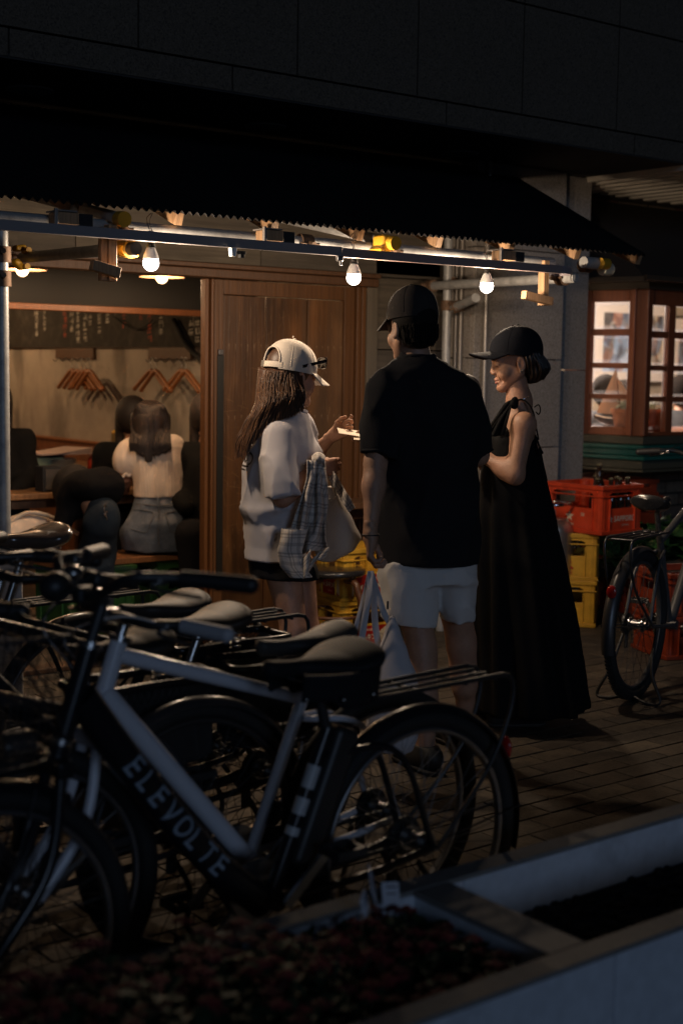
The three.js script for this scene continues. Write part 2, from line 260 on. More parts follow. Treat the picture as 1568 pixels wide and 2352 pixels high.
// ---------- ground: pavement of rectangular pavers ----------
struct('road', new THREE.PlaneGeometry(160, 160).rotateX(-Math.PI / 2).translate(0, -.07, 0), M([.05, .05, .052], .9, { map: rep(T.mott, 1, 1) }));
const pavement = struct('pavement', span(-4, 14, -.066, -.006, -6.2, 1.5), M([.055, .05, .045], .95, { map: rep(T.mott, .5, .5) }), 'brick pavement in front of the shop, dusty brown pavers in running bond');
{
  pavement._w = pavement.position.clone();
  const pm = [[.082, .064, .047], [.068, .054, .041], [.094, .075, .054], [.075, .061, .047]].map((c, i) => M(c, .8, { map: rep(T.paver, .7, .7, i * .17, i * .23), bumpMap: rep(T.fine, .25, .25, i * .1, 0), bumpScale: .0012 }));
  const W = .225, Hh = .112, g = .006, pg = [0, 1, 2].map(i => prep(rbox(W - g, .05, Hh - g, .004, 0, 0, 0)));
  const list = [], q = rng(11);
  for (let r = 0; r < 50; r++) for (let c = 0; c < 34; c++) {
    const x = 1.2 + (c + (r % 2) * .5) * W, z = -6.14 + (r + .5) * Hh; if (z > -2.3 || x > 7.6) continue;
    const p = V(x, 0, z).sub(EYE), d = p.dot(cf), sx = 784 + F * p.dot(cr) / d, sy = 1176 - F * p.dot(cu) / d; const seen = d > .5 && sx > -20 && sx < 1590 && sy < 2380;
    list.push({ x, z, y: -.027 + (q() - .5) * .003, t: (q() - .5) * .01, m: q() * 4 | 0, w: seen ? (sx > 1090 && sy > 1440 ? 2 : 1) / d : 0 });
  }
  list.sort((a, b) => b.w - a.w); const rest = [[], [], [], []];
  list.forEach((p, i) => { if (i < 300) piece('paver', pg[i % 3], pm[p.m], pavement, [p.x, p.y, p.z], p.t); else rest[p.m].push(rbox(W - g, .05, Hh - g, .004).rotateY(p.t).translate(p.x, p.y, p.z)); });
  rest.forEach((r, i) => { if (r.length) part('pavers', r, pm[i], pavement).userData.kind = 'stuff'; });
}

// ---------- the building: overhanging upper storey ----------
{
  const B = thingW('building', 'dark overhanging upper storey clad in brown granite panels above the awning', 'building', [5, 2.69, -5.3]);
  const zf = -5.3, k = 5.3, px = [1.4, 2.2, 3.03, 3.85, 4.567, 5.28, 6.005, 6.72, 7.45, 8.2, 9.0], y0 = 2.69, y1 = 2.806, y2 = 3.36, y3 = 4.2;
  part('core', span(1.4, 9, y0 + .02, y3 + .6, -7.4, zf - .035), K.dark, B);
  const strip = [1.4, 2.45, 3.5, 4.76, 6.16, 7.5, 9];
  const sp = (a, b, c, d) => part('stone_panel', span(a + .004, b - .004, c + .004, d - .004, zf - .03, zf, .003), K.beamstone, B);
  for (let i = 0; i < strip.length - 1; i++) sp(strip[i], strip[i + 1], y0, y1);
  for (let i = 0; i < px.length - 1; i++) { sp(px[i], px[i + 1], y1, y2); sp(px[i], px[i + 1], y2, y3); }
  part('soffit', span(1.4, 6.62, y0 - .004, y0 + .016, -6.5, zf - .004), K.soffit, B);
  const Lm = M([.3, .3, .3], .3), La = M([.2, .22, .22], .25);
  for (const [x, y] of [[70, 206], [610, 290], [1055, 352]]) { const p = onY(x, y, y0 - .004); part('downlight', [tor(.1, .006, p.x, p.y, p.z, Math.PI / 2, 0, 0)], Lm, B); part('downlight_cover', cyl(.096, .004, p.x, p.y - .003, p.z), La, B); }
  // open lattice ceiling to the right of the awning
  const lat = thingW('lattice_ceiling', 'pale open lattice ceiling panel under the stone edge beside the awning', 'ceiling lattice', [7.4, y0 - .02, -5.9]);
  const lm = M([.78, .70, .58], .8);
  part('rim', [span(6.64, 6.68, y0 - .03, y0, -6.56, zf - .02), span(6.68, 9, y0 - .03, y0, -6.6, -6.56)], lm, lat);
  for (let i = 0; i < 16; i++) part('slat', beam([6.70 + i * .145, y0 - .014, -6.56], [6.70 + i * .145, y0 - .014, zf - .02], .055, .012), lm, lat);
  const bars = []; for (let i = 0; i < 26; i++) bars.push(span(6.68, 9, y0 - .006, y0 + .002, -6.55 + i * .048, -6.535 + i * .048)); part('crossbar', bars, lm, lat).userData.kind = 'stuff';
}

// ---------- shop front ----------
const ZF = -6.2, LH = 1.945;
const shop = thingW('shop_front', 'weathered timber shop front with a wide opening and sliding plank door', 'shop front', [4.5, 0, ZF]);
{
  // boards above the opening, from the lintel up to the soffit
  const by = [LH + .075, 2.17, 2.37, 2.56, 2.69]; const joints = [1.3, 3.2, 4.28, 5.55];
  for (let r = 0; r < 4; r++) for (let i = 0; i < 3; i++) part('plank', span(joints[i] + .002, joints[i + 1] - .002, by[r] + .002, by[r + 1] - .002, ZF - .04, ZF + (r % 2 ? .004 : 0), .003), (r + i) % 2 ? K.clad : K.clad2, shop);
  part('lintel', [span(1.3, 5.06, LH, LH + .045, ZF - .06, ZF + .035, .006), span(1.3, 5.06, LH + .047, LH + .072, ZF - .06, ZF + .055, .006)], K.frame, shop);
  // jamb left of the door, and the grey post to its right
  part('door_jamb', [span(3.950, 3.972, 0, LH - .002, ZF - .07, ZF - .02, .006), span(3.974, 3.992, 0, LH - .002, ZF - .07, ZF + .0, .007)], wood([.20, .078, .025], .45, .1), shop);
  part('post', span(4.985, 5.06, 0, LH - .002, ZF - .06, ZF + .03, .004), K.greyframe, shop);
  part('door_trim', [span(4.925, 4.952, 0, LH - .002, ZF - .05, ZF + .012, .004), span(4.954, 4.983, 0, LH - .002, ZF - .05, ZF + .02, .004)], K.stile, shop);
  // cladding boards right of the door
  const cy = [.0, .34, .69, 1.03, 1.365, 1.60, LH + .06, 2.3]; for (let i = 0; i < cy.length - 1; i++) part('plank', span(5.063, 5.64, cy[i] + .003, cy[i + 1] - .003, ZF - .05, ZF + (i % 2) * .003, .004), i % 2 ? K.clad : K.clad2, shop);
  const D = part('sliding_door', [span(3.995, 4.05, .02, 1.94, ZF - .05, ZF - .004, .003), span(4.85, 4.92, .02, 1.94, ZF - .05, ZF - .006, .003), span(4.052, 4.848, 1.865, 1.94, ZF - .05, ZF - .005, .003), span(4.052, 4.848, .02, .14, ZF - .05, ZF - .005, .003)], K.stile, shop);
  const pj = [4.052, 4.325, 4.60, 4.848]; for (let i = 0; i < 3; i++) part('plank', span(pj[i] + .0045, pj[i + 1] - .0045, .144, 1.861, ZF - .045, ZF - .014 - .002 * (i % 2), .002), K.door, D);
  part('handle', [span(4.012, 4.05, .32, 1.55, ZF - .012, ZF + .004, .003)], M([.035, .033, .03], .45, { metalness: .5 }), D);
  part('handle_cap', [span(4.015, 4.045, 1.55, 1.58, ZF - .012, ZF + .008, .004)], M([.15, .14, .14], .35, { metalness: .7 }), D);
  part('threshold', span(1.3, 5.06, -.004, .02, ZF - .08, ZF + .04, .004), K.darkwood, shop);
}
// ledge counter on the boards right of the door
{
  const a = onZ(792, 1158, -5.98), b = onZ(846, 1158, -5.98);
  const c = thingW('ledge', 'narrow dark wooden ledge on the wall beside the sliding door', 'ledge', [5.0, a.y - .03, -6.05]);
  part('board', span(a.x, 5.6, a.y - .028, a.y + .006, ZF + .01, -5.95, .004), wood([.17, .085, .045], .4, .2), c);
  part('apron', span(a.x + .03, 5.58, a.y - .09, a.y - .03, -6.05, -6.02, .003), K.darkwood, c);
}
// ---------- granite pillar ----------
{
  const z = -6.0, x0 = onZ(1085, 900, z).x, x1 = onZ(1286, 900, z).x; const P = thingW('stone_pillar', 'grey granite pillar behind the woman in the long black dress', 'pillar', [(x0 + x1) / 2, 0, -6.1]);
  part('core', span(x0 + .03, x1 - .02, 0, 2.685, -6.5, z - .03), K.dark, P);
  const ys = [0, .1, onZ(1200, 1029, z).y, onZ(1200, 825, z).y, 2.2, 2.685];
  for (let i = 0; i < ys.length - 1; i++) {
    part('stone_panel', span(x0, x1, ys[i] + .003, ys[i + 1] - .003, z - .028, z, .003), i % 2 ? K.granite : K.granite2, P);
    part('stone_panel', span(x0, x0 + .027, ys[i] + .003, ys[i + 1] - .003, -6.35, z - .03, .002), K.granite, P);
  }
  const q = thingW('stone_pier', 'narrow dark granite pier between the pillar and the red window', 'pier', [x1 + .1, 0, -6.15]);
  const ex = onZ(1312, 900, -6.1).x; let yy = [0, .75, 1.5, 2.1, 2.685]; for (let i = 0; i < 4; i++) part('stone_panel', span(x1 + .003, ex + .1, yy[i] + .002, yy[i + 1] - .002, -6.4, -6.08, .003), K.granite2, q);
}
// ---------- awning ----------
const awZ0 = -6.14, awH0 = 2.655, awZ1 = -4.6, awH1 = 2.052, awX0 = 1.2, awX1 = 5.45, awX1t = 6.0;
const awY = z => lerp(awH0, awH1, (z - awZ0) / (awZ1 - awZ0));
{
  const A = thingW('awning', 'black corrugated sheet awning sloping over the shop front', 'awning', [3.5, awH1, -5.4]);
  const pit = .0335, nx = Math.round((awX1t - awX0) / pit) * 8;
  const sh = sheet((u, v) => { const x = awX0 + (awX1t - awX0) * u, z = lerp(awZ0, awZ1, v), xe = x > awX1 ? lerp(x, awX1 + (x - awX1) * .0, v) : x; return [xe, awY(z) + .008 * Math.cos(x / pit * 6.2832) + .012, z]; }, nx, 6, .0012);
  part('corrugated_sheet', sh, K.awn, A);
  for (let i = 0; i < 10; i++) { const x = 1.52 + i * .44; part('rafter', beam([x, awY(awZ0 + .02) - .028, awZ0 + .02], [x, awY(-4.66) - .028, -4.66], .036, .05, V(0, 1, 0), .003), K.pine, A); }
  part('batten', span(1.2, 5.4, awY(-5.0) - .075, awY(-5.0) - .055, -5.02, -4.98), K.darkwood, A); part('batten', span(1.2, 5.5, awY(-5.6) - .075, awY(-5.6) - .055, -5.62, -5.58), K.darkwood, A);
}
// ---------- scaffold tubes under the awning ----------
const SF = thingW('scaffold_frame', 'galvanised scaffold tube frame with rusty clamps carrying the awning', 'scaffold', [3.5, 0, -5.2]);
const zP = -4.72, r0 = .0243, hP = 2.005;
{
  part('tube', bar([1.2, hP, zP], [4.93, hP, zP], r0, r0, 18), K.tube, SF);
  const pl = onZ(7, 900, -4.79); part('tube', bar([pl.x, 0, -4.79], [pl.x, 2.03, -4.79], r0, r0, 18), K.tube, SF);
  part('base_plate', box(.12, .006, .12, pl.x, .003, -4.79), K.rust, SF);
  // wall upright on the right and the tube from it towards the street
  const w = onZ(1026, 700, -5.93); part('tube', bar([w.x, 0, -5.93], [w.x, 2.45, -5.93], r0, r0, 18), K.tube, SF);
  const e = onZ(1318, 638, -4.62), s = onZ(985, 657, -5.99); const m = V((e.x + s.x) / 2, 0, 0); const h2 = onZ(1318, 638, -4.62).y;
  part('tube', bar(s, e, r0, r0, 18), K.tube, SF); 
  const hole = tor(.02, .004, e.x, e.y, e.z + .001, 0, .2, 0); part('tube_end', hole, K.tube, SF);
  const le = onZ(290, 571, -4.66), ls = onZ(52, 592, -6.1); part('tube', bar(ls, le, r0, r0, 18), K.tube, SF);
  part('tube', bar(onZ(1040, 708, -5.9), onZ(1092, 684, -5.55), r0, r0, 16), K.tube, SF);
  // tubes sloping up beside the rafters, ends poking out at the front
  for (const [x, y] of [[283, 503], [905, 558]]) { const p = onZ(x, y, -4.6); part('tube', bar(p, [p.x - .02, p.y + .16, p.z - .8], r0 * .9, r0 * .9, 14), K.tube, SF); part('end_cap', [bar(p.clone().add(V(0, -.002, .012)), p.clone().add(V(0, .002, -.03)), .029, .029, 16)], K.yellow, SF); }
  part('end_cap', [bar(le.clone().add(V(.0, -.004, .035)), le.clone().add(V(0, .004, -.045)), .034, .03, 18), bar(le.clone().add(V(.03, -.02, .02)), le.clone().add(V(.03, -.02, -.02)), .012)], K.yellow, SF);
  part('tube_mouth', bar(le.clone().add(V(0, -.004, .036)), le.clone().add(V(0, -.004, .075)), .0245, .0245, 16), K.blackmatte, SF);
  for (const [x, y] of [[45, 570], [42, 607]]) { const p = onZ(x, y, -6.0); part('clamp_cap', [rbox(.06, .03, .045, .012, p.x, p.y, p.z, 0, .2, y > 600 ? -.7 : .15), cyl(.014, .055, p.x + .025, p.y - .01, p.z + .02, Math.PI / 2)], K.yellow, SF); }
  { const p = onZ(877, 563, -4.66); part('strap', [rbox(.05, .085, .075, .012, p.x, p.y, p.z), rbox(.02, .03, .08, .006, p.x - .03, p.y - .03, p.z)], K.yellow, SF); }
  { const p = onZ(1402, 612, -4.6); part('end_cap', [cyl(.026, .05, p.x - .05, p.y + .01, p.z, 0, 0, Math.PI / 2)], K.yellow, SF); part('tube', bar([p.x - .16, p.y + .012, p.z - .03], [p.x - .03, p.y + .012, p.z - .03], .028, .028, 14), K.tube, SF); part('cap_glass', cyl(.03, .06, p.x, p.y - .012, p.z - .03, 0, 0, Math.PI / 2), K.clearPlastic, SF); }
  // clamps: two half shells, a bolt and a nut each
  const clamp = (p, ax) => { p = A3(p); const n = A3(ax).normalize(), q = p.clone().addScaledVector(n, .028), s = p.clone().addScaledVector(n, -.028); const u = Math.abs(n.y) > .8 ? V(1, 0, .3) : V(0, 1, .2); const side = n.clone().cross(u).normalize();
    part('clamp', [bar(s, q, .034, .034, 12), bar(p.clone().addScaledVector(side, .02), p.clone().addScaledVector(side, .066), .016, .013, 6), bar(p.clone().addScaledVector(side, -.02).addScaledVector(n, .01), p.clone().addScaledVector(side, -.052).addScaledVector(n, .01), .011, .011, 6), bar(p.clone().addScaledVector(side, .04).addScaledVector(n, -.045), p.clone().addScaledVector(side, .04).addScaledVector(n, .045), .006)], K.rust, SF); };
  clamp([pl.x, onZ(10, 640, -4.79).y, -4.79], [0, 1, 0]); clamp([pl.x, onZ(10, 585, -4.79).y, -4.79], [0, 1, 0]); clamp(s.clone().lerp(e, .02), e.clone().sub(s)); clamp([w.x, onZ(1026, 702, -5.93).y, -5.93], [0, 1, 0]); clamp(onZ(1050, 704, -5.85), [.6, .3, .6]); clamp([w.x + .03, onZ(1026, 648, -5.93).y, -5.93], [0, 1, 0]);
  for (const x of [270, 700 / 1, 893, 1345, 1388]) { const p = onZ(x, 500 + (x - 270) * .088, zP); clamp([p.x, hP, zP], [1, 0, 0]); }
  clamp(s.clone().lerp(e, .93), e.clone().sub(s));
}
// conduits and a steel channel between the boards and the pillar
{
  const c = thingW('conduit', 'thin vertical steel conduits on the wall behind the man in black', 'conduit', [5.6, 0, -6.1]);
  for (const [x, z, r] of [[1047, -6.12, .012], [1058, -6.1, .018], [1068, -6.1, .009]]) { const p = onZ(x, 700, z); part('pipe', bar([p.x, 0, z], [p.x, 2.5, z], r, r, 10), M([.28, .25, .22], .45, { metalness: .6 }), c); }
  const p = onZ(1113, 800, -5.965); const d = thingW('drain_pipe', 'slim grey vertical pipe fixed to the front of the granite pillar', 'pipe', [p.x, 0, -5.965]);
  part('pipe', bar([p.x, 0, -5.965], [p.x, 2.68, -5.965], .0165, .0165, 14), M([.34, .31, .28], .4, { metalness: .5 }), d); part('bracket', [tor(.019, .004, p.x, 1.2, -5.965, Math.PI / 2), tor(.019, .004, p.x, 2.0, -5.965, Math.PI / 2), tor(.019, .004, p.x, .5, -5.965, Math.PI / 2)], K.steel, d);
}
// curtain rail with its curved right end, hangers and wooden blocks
{
  const z = -4.55, h = onZ(0, 515, z).y, Rl = thingW('curtain_rail', 'long grey metal curtain rail hung in front of the scaffold tube', 'rail', [3.2, h, z]);
  const xe = onZ(1288, 625, z).x, x1 = onZ(784, 580, z).x; const prof = (a, b) => [span(a, b, h - .017, h + .017, z - .004, z + .004, .002), span(a, b, h - .019, h - .015, z - .02, z + .005), span(a, b, h + .013, h + .017, z - .02, z)];
  part('track', prof(1.2, x1), K.rail, Rl); part('track', prof(x1 + .002, xe).map(g => g.translate(0, -.004, .003)), M([.30, .23, .215], .45, { metalness: .1 }), Rl);
  part('track', sheet((u, v) => { const a = -Math.PI / 2 + u * 2.5, r = .12; return [xe + Math.cos(a + Math.PI) * 0 + r * Math.cos(-a) * 1.25, h - .021 + v * .034, z - r - r * Math.sin(a)]; }, 24, 1, .006), M([.27, .235, .25], .45, { metalness: .1 }), Rl);
  part('stopper', [rbox(.03, .02, .02, .004, x1 - .01, h - .03, z), rbox(.012, .03, .012, .003, x1 - .005, h - .043, z)], K.steel, Rl);
  const stop = onZ(531, 579, z + .0); part('rail_plug', [extr([[-.012, .014], [.012, .014], [.008, -.016], [-.008, -.016]], .02, .001).translate(stop.x, stop.y, stop.z)], K.white, Rl); part('glider', [rbox(.06, .014, .02, .003, stop.x + .045, stop.y + .002, z - .02), rbox(.02, .02, .02, .003, stop.x + .06, stop.y - .008, z - .02)], K.blackmatte, Rl);
  for (const x of [165, 640, 1180]) { const p = onZ(x, 510, z); part('hanger_block', rbox(.085, .042, .07, .003, p.x, h + .042, z - .06), K.pine, Rl); part('hanger_band', [rbox(.075, .006, .1, .002, p.x, h + .068, z - .075), rbox(.012, .06, .014, .002, p.x - .045, h + .045, z - .03)], M([.3, .27, .25], .5, { metalness: .5 }), Rl); part('hanger_bracket', rbox(.055, .045, .075, .002, p.x + .072, h + .04, z - .065), K.blackmatte, Rl); }
}
// wooden cross-shaped hanging brackets
for (const [x, yt, yb, xa, ya, txt] of [[254, 555, 646, 200, 612, 'left-hand pine bracket hanging from the tube beside the yellow cap'], [1248, 628, 702, 1190, 678, 'pine bracket hanging in front of the granite pillar']]) {
  const z = x < 500 ? -4.62 : -4.7, a = onZ(x, yt, z), b = onZ(x, yb, z), s = (a.y - b.y);
  const B = thingW('hanging_bracket', txt.replace('left-hand ', ''), 'wooden bracket', b);
  part('upright', span(a.x - .017, a.x + .017, b.y, a.y + .06, z - .02, z + .02, .003), K.pine, B);
  if (x < 500) part('upright', span(a.x - .045, a.x - .019, b.y, a.y + .05, z - .012, z + .014, .003), K.pine, B);
  const p = onZ(xa + 4, ya, z + .02), yy = onZ(x, ya + 12, z).y; part('arm', beam([p.x - .0, yy + .018, z + .041], [a.x + .012, yy - .006, z + .041], .032, .038, V(0, 1, 0), .003), K.pine, B);
}
// ---------- bulbs ----------
const glow = (c, s) => { const m = M([.9, .88, .84], .4); m.emissive.setRGB(...c); m.emissiveIntensity = s; return m; };
const bulbMat = glow([1, .86, .74], 10), BULB = [1, .76, .54];
for (const [x, y, txt] of [[347, 601, 'lit white bulb hanging beside the yellow end cap'], [812, 641, 'lit white bulb hanging in front of the sliding door'], [1117, 656, 'lit white bulb hanging before the granite pillar']]) {
  const p = onZ(x, y, -4.62); p.y = 1.872 + (x < 400 ? .006 : 0);
  const b = thingW('hanging_bulb', txt, 'light bulb', p, 'bulbs hanging under the awning');
  const w = (pts) => lathe(pts.map(q => [q[0], q[1]]), 28).translate(p.x, p.y, p.z);
  part('glowing_dome', sph(.03, p.x, p.y - .006, p.z, 1, 1, 1, 24), bulbMat, b);
  part('housing', w([[.0285, .009], [.0298, .011], [.0295, .015], [.0265, .025], [.021, .038], [.017, .047], [.015, .052], [.0001, .053]]), K.white, b);
  part('socket', w([[.0001, .053], [.017, .053], [.0175, .058], [.0155, .062], [.0155, .100], [.011, .112], [.0001, .113]]), M([.03, .03, .03], .5), b);
  part('wire', [tube([[p.x - .003, p.y + .11, p.z], [p.x - .006, p.y + .16, p.z - .02], [p.x - .001, awY(-4.62) - .005, p.z + .004]], .0016, 16, 5), tube([[p.x + .004, p.y + .11, p.z], [p.x + .001, p.y + .15, p.z - .01], [p.x + .005, awY(-4.62) - .005, p.z + .004]], .0016, 16, 5)], M([.1, .07, .05], .6), b);
  const L = new THREE.PointLight(new THREE.Color().setRGB(...BULB), 2.1, 0, 2); L.name = 'bulb_light'; L.castShadow = true; L.shadow.radius = 1.3; L.position.set(0, -.012, 0); b.add(L);
}

// ---------- dining room behind the opening ----------
{
  const fl = struct('room_floor', span(.6, 5.1, -.06, -.002, -12.6, ZF - .08), K.floor);
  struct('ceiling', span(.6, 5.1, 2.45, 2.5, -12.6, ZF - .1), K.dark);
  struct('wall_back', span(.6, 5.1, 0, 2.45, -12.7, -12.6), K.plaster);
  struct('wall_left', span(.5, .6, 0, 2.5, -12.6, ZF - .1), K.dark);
  const W = struct('wall_side', span(5.06, 5.16, 0, 2.45, -12.6, ZF - .1), K.plaster, 'stained beige plaster wall of the dining room');
  const wy = onX(70, 997, 5.06).y; W._w = W.position.clone();
  for (let i = 0; i < 5; i++) part('panel', span(5.035, 5.059, .02, wy - .02, -12.5 + i * 1.05, -11.454 + i * 1.05, .004), wood([.27, .095, .035], .5, .4), W);
  part('wall_cap', span(5.02, 5.058, wy - .02, wy, -12.6, ZF - .5, .004), K.orange, W);
  // dark panel over the counter with an orange rail below it
  const z = -7.35, y = onZ(250, 712, z).y; const P = thingW('bulkhead', 'dark wooden panel hung across the dining room above an orange rail', 'panel', [3.4, y, z]);
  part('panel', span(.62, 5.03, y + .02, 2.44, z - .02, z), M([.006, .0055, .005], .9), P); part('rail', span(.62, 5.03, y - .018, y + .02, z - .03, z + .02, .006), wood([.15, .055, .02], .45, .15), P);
}
// chalkboard menu on the side wall
{
  const yb = onX(470, 797, 5.03).y, yt = yb + .5, z0 = -11.9, z1 = -7.45; const q = rng(3);
  const t = canvasTex(2048, 256, (g, w, h) => {
    g.fillStyle = '#2b2722'; g.fillRect(0, 0, w, h); for (let i = 0; i < 900; i++) { g.fillStyle = `rgba(190,180,165,${.02 + q() * .03})`; g.beginPath(); g.ellipse(q() * w, q() * h, 6 + q() * 70, 2 + q() * 12, q() * 3, 0, 7); g.fill(); }
    const stroke = (x, y, s, col) => { g.strokeStyle = col; g.lineWidth = s * .13; g.lineCap = 'round'; const n = 3 + (q() * 4 | 0); for (let i = 0; i < n; i++) { g.beginPath(); const hz = q() < .5, a = q() * s, b = q() * s * .5; if (hz) { g.moveTo(x + b * .4, y + a); g.lineTo(x + s - b * .3, y + a - s * .08); } else { g.moveTo(x + a, y + b * .4); g.quadraticCurveTo(x + a + s * (q() - .5) * .4, y + s * .5, x + a + s * (q() - .5) * .5, y + s - b * .3); } g.stroke(); } };
    for (let x = 40; x < w - 60; x += 36 + q() * 34) { if (q() < .1) { x += 60; continue; } const col = q() < .1 ? 'rgba(190,80,50,.8)' : `rgba(225,220,208,${.55 + q() * .4})`, s = 19 + q() * 7, n = 4 + (q() * 5 | 0); for (let i = 0; i < n && 26 + i * (s + 4) < h - 24; i++) stroke(x, 24 + i * (s + 4), s, col); }
  });
  const g = new THREE.PlaneGeometry(z1 - z0, yt - yb).rotateY(-Math.PI / 2).translate(5.028, (yb + yt) / 2, (z0 + z1) / 2); g.userData.keepUV = true;
  const m = M([1, 1, 1], .85, { map: t });
  const C = thingW('chalkboard', 'long chalkboard menu with rows of handwriting above the coat hooks', 'chalkboard', [5.03, yb, (z0 + z1) / 2]);
  part('board', g, m, C); part('backing', span(5.03, 5.058, yb - .004, yt + .02, z0, z1), K.darkwood, C);
  const cab = (pts, r) => single('cable', tube(pts.map(p => onX(p[0], p[1], 5.0)), r, 40, 7), K.blackmatte, pts[0][0] > 390 ? 'bundle of black cables hanging down the wall beside the door' : 'thin black cable looping across the chalkboard', 'cable');
  cab([[262, 728], [285, 745], [312, 756], [335, 748], [350, 735]], .006); cab([[398, 735], [412, 760], [424, 785], [440, 805], [458, 822], [474, 840]], .022);
}
// coat racks and hangers
{
  const hook = p => tube([[0, 0, 0], [-.03, -.03, 0], [-.05, -.012, 0]].map(q => [p.x + q[0], p.y + q[1], p.z + q[2]]), .004, 8, 5);
  const rack = (xa, xb, y, txt) => { const a = onX(xa, y, 5.04), b = onX(xb, y, 5.04); const r = thingW('coat_rack', txt, 'coat rack', [5.04, a.y, (a.z + b.z) / 2], 'coat racks on the plaster wall'); part('board', span(5.03, 5.058, a.y - .04, a.y + .04, a.z, b.z, .004), wood([.14, .07, .035], .5), r); for (let i = 0; i < 5; i++) part('hook', hook(V(5.03, a.y - .03, lerp(a.z, b.z, .1 + i * .2))), K.steel, r); return a.y; };
  rack(130, 217, 812, 'coat rack with a bunch of hangers, farther from the door'); rack(343, 440, 812, 'coat rack nearer the door with spread hangers');
  // hanger local: in the x-y plane, hook above
  const base = thing('hanger', 'orange wooden hanger', 'hanger', [0, 0, 0], 'wooden hangers on the coat racks');
  part('arms', [tube([[-.21, -.135, 0], [-.12, -.075, 0], [-.03, -.016, 0], [0, -.006, 0], [.03, -.016, 0], [.12, -.075, 0], [.21, -.135, 0]], .0155, 26, 8), sph(.017, -.21, -.136, 0), sph(.017, .21, -.136, 0)], K.orange, base); 
  part('hook', tube([[0, 0, 0], [0, .035, 0], [.022, .06, 0], [0, .083, 0], [-.022, .066, 0]], .0026, 20, 6), K.steel, base);
  [[166, 848, 0, .03], [178, 849, .03, .01], [189, 850, .06, -.02], [199, 849, .09, .04], [207, 850, .12, -.03], [348, 849, .03, .06], [358, 850, .07, -.05], [417, 849, .03, .02], [427, 850, .08, -.05]].forEach(([x, y, dx, t], i) => {
    const p = onX(x, y, 4.94 - dx * .3), ry = Math.PI / 2 + t * .7, txt = ['leftmost orange wooden hanger on the far coat rack', 'orange wooden hanger second from left on the far rack', 'orange wooden hanger in the middle of the far rack', 'orange wooden hanger second from right on the far rack', 'rightmost orange wooden hanger on the far rack', 'leftmost orange wooden hanger on the near coat rack', 'orange wooden hanger second from left on the near rack', 'orange wooden hanger second from right on the near rack', 'orange wooden hanger nearest the door, tilted'][i];
    if (i) { const c = copy(base, p, ry, txt); c.rotation.z = t * .25; } else { base.position.copy(p); base.rotation.y = ry; base.userData.label = txt; }
  });
}
// pendant lamps with flat shades
for (const [x, y, d, txt] of [[372, 637, 7.75, 'glowing pendant lamp with a flat wooden disc shade near the door'], [52, 620, 7.35, 'glowing pendant lamp with a flat disc shade beside the scaffold pole']]) {
  const p = at(x, y, d); const L = thingW('pendant_lamp', txt, 'pendant lamp', p, 'pendant lamps in the dining room');
  part('shade', lathe([[.0001, .034], [.04, .033], [.06, .018], [.125, .0], [.128, .003], [.06, .026], [.04, .04], [.0001, .041]].map(q => q), 32).translate(p.x, p.y, p.z), M([.42, .25, .15], .5), L);
  part('bulb', sph(.033, p.x, p.y - .002, p.z, 1, 1, 1, 20), glow([1, .62, .32], 6), L); part('cord', bar([p.x, p.y + .04, p.z], [p.x, 2.45, p.z], .003), K.blackmatte, L);
  const l = new THREE.PointLight(new THREE.Color().setRGB(1, .64, .36), 1.6, 0, 2); l.name = 'pendant_light'; l.position.set(0, -.004, 0); l.castShadow = true; l.shadow.radius = 1.5; L.add(l);
}
for (const [x, z, txt] of [[3.6, -9.2, 'pendant lamp over the far dining table behind the bulkhead'], [4.2, -10.8, 'pendant lamp at the back of the dining room']]) {
  const L = thing('pendant_lamp', txt, 'pendant lamp', [x, 2.05, z], 'pendant lamps in the dining room');
  part('shade', lathe([[.0001, .034], [.04, .033], [.06, .018], [.125, .0], [.128, .003], [.06, .026], [.04, .04], [.0001, .041]], 32), M([.42, .25, .15], .5), L);
  part('bulb', sph(.033, 0, -.002, 0, 1, 1, 1, 20), glow([1, .62, .32], 6), L); part('cord', bar([0, .04, 0], [0, .4, 0], .003), K.blackmatte, L);
  const l = new THREE.PointLight(new THREE.Color().setRGB(1, .60, .30), 1.6, 0, 2); l.name = 'pendant_light'; l.position.set(0, -.004, 0); l.castShadow = true; l.shadow.radius = 1.5; L.add(l);
}
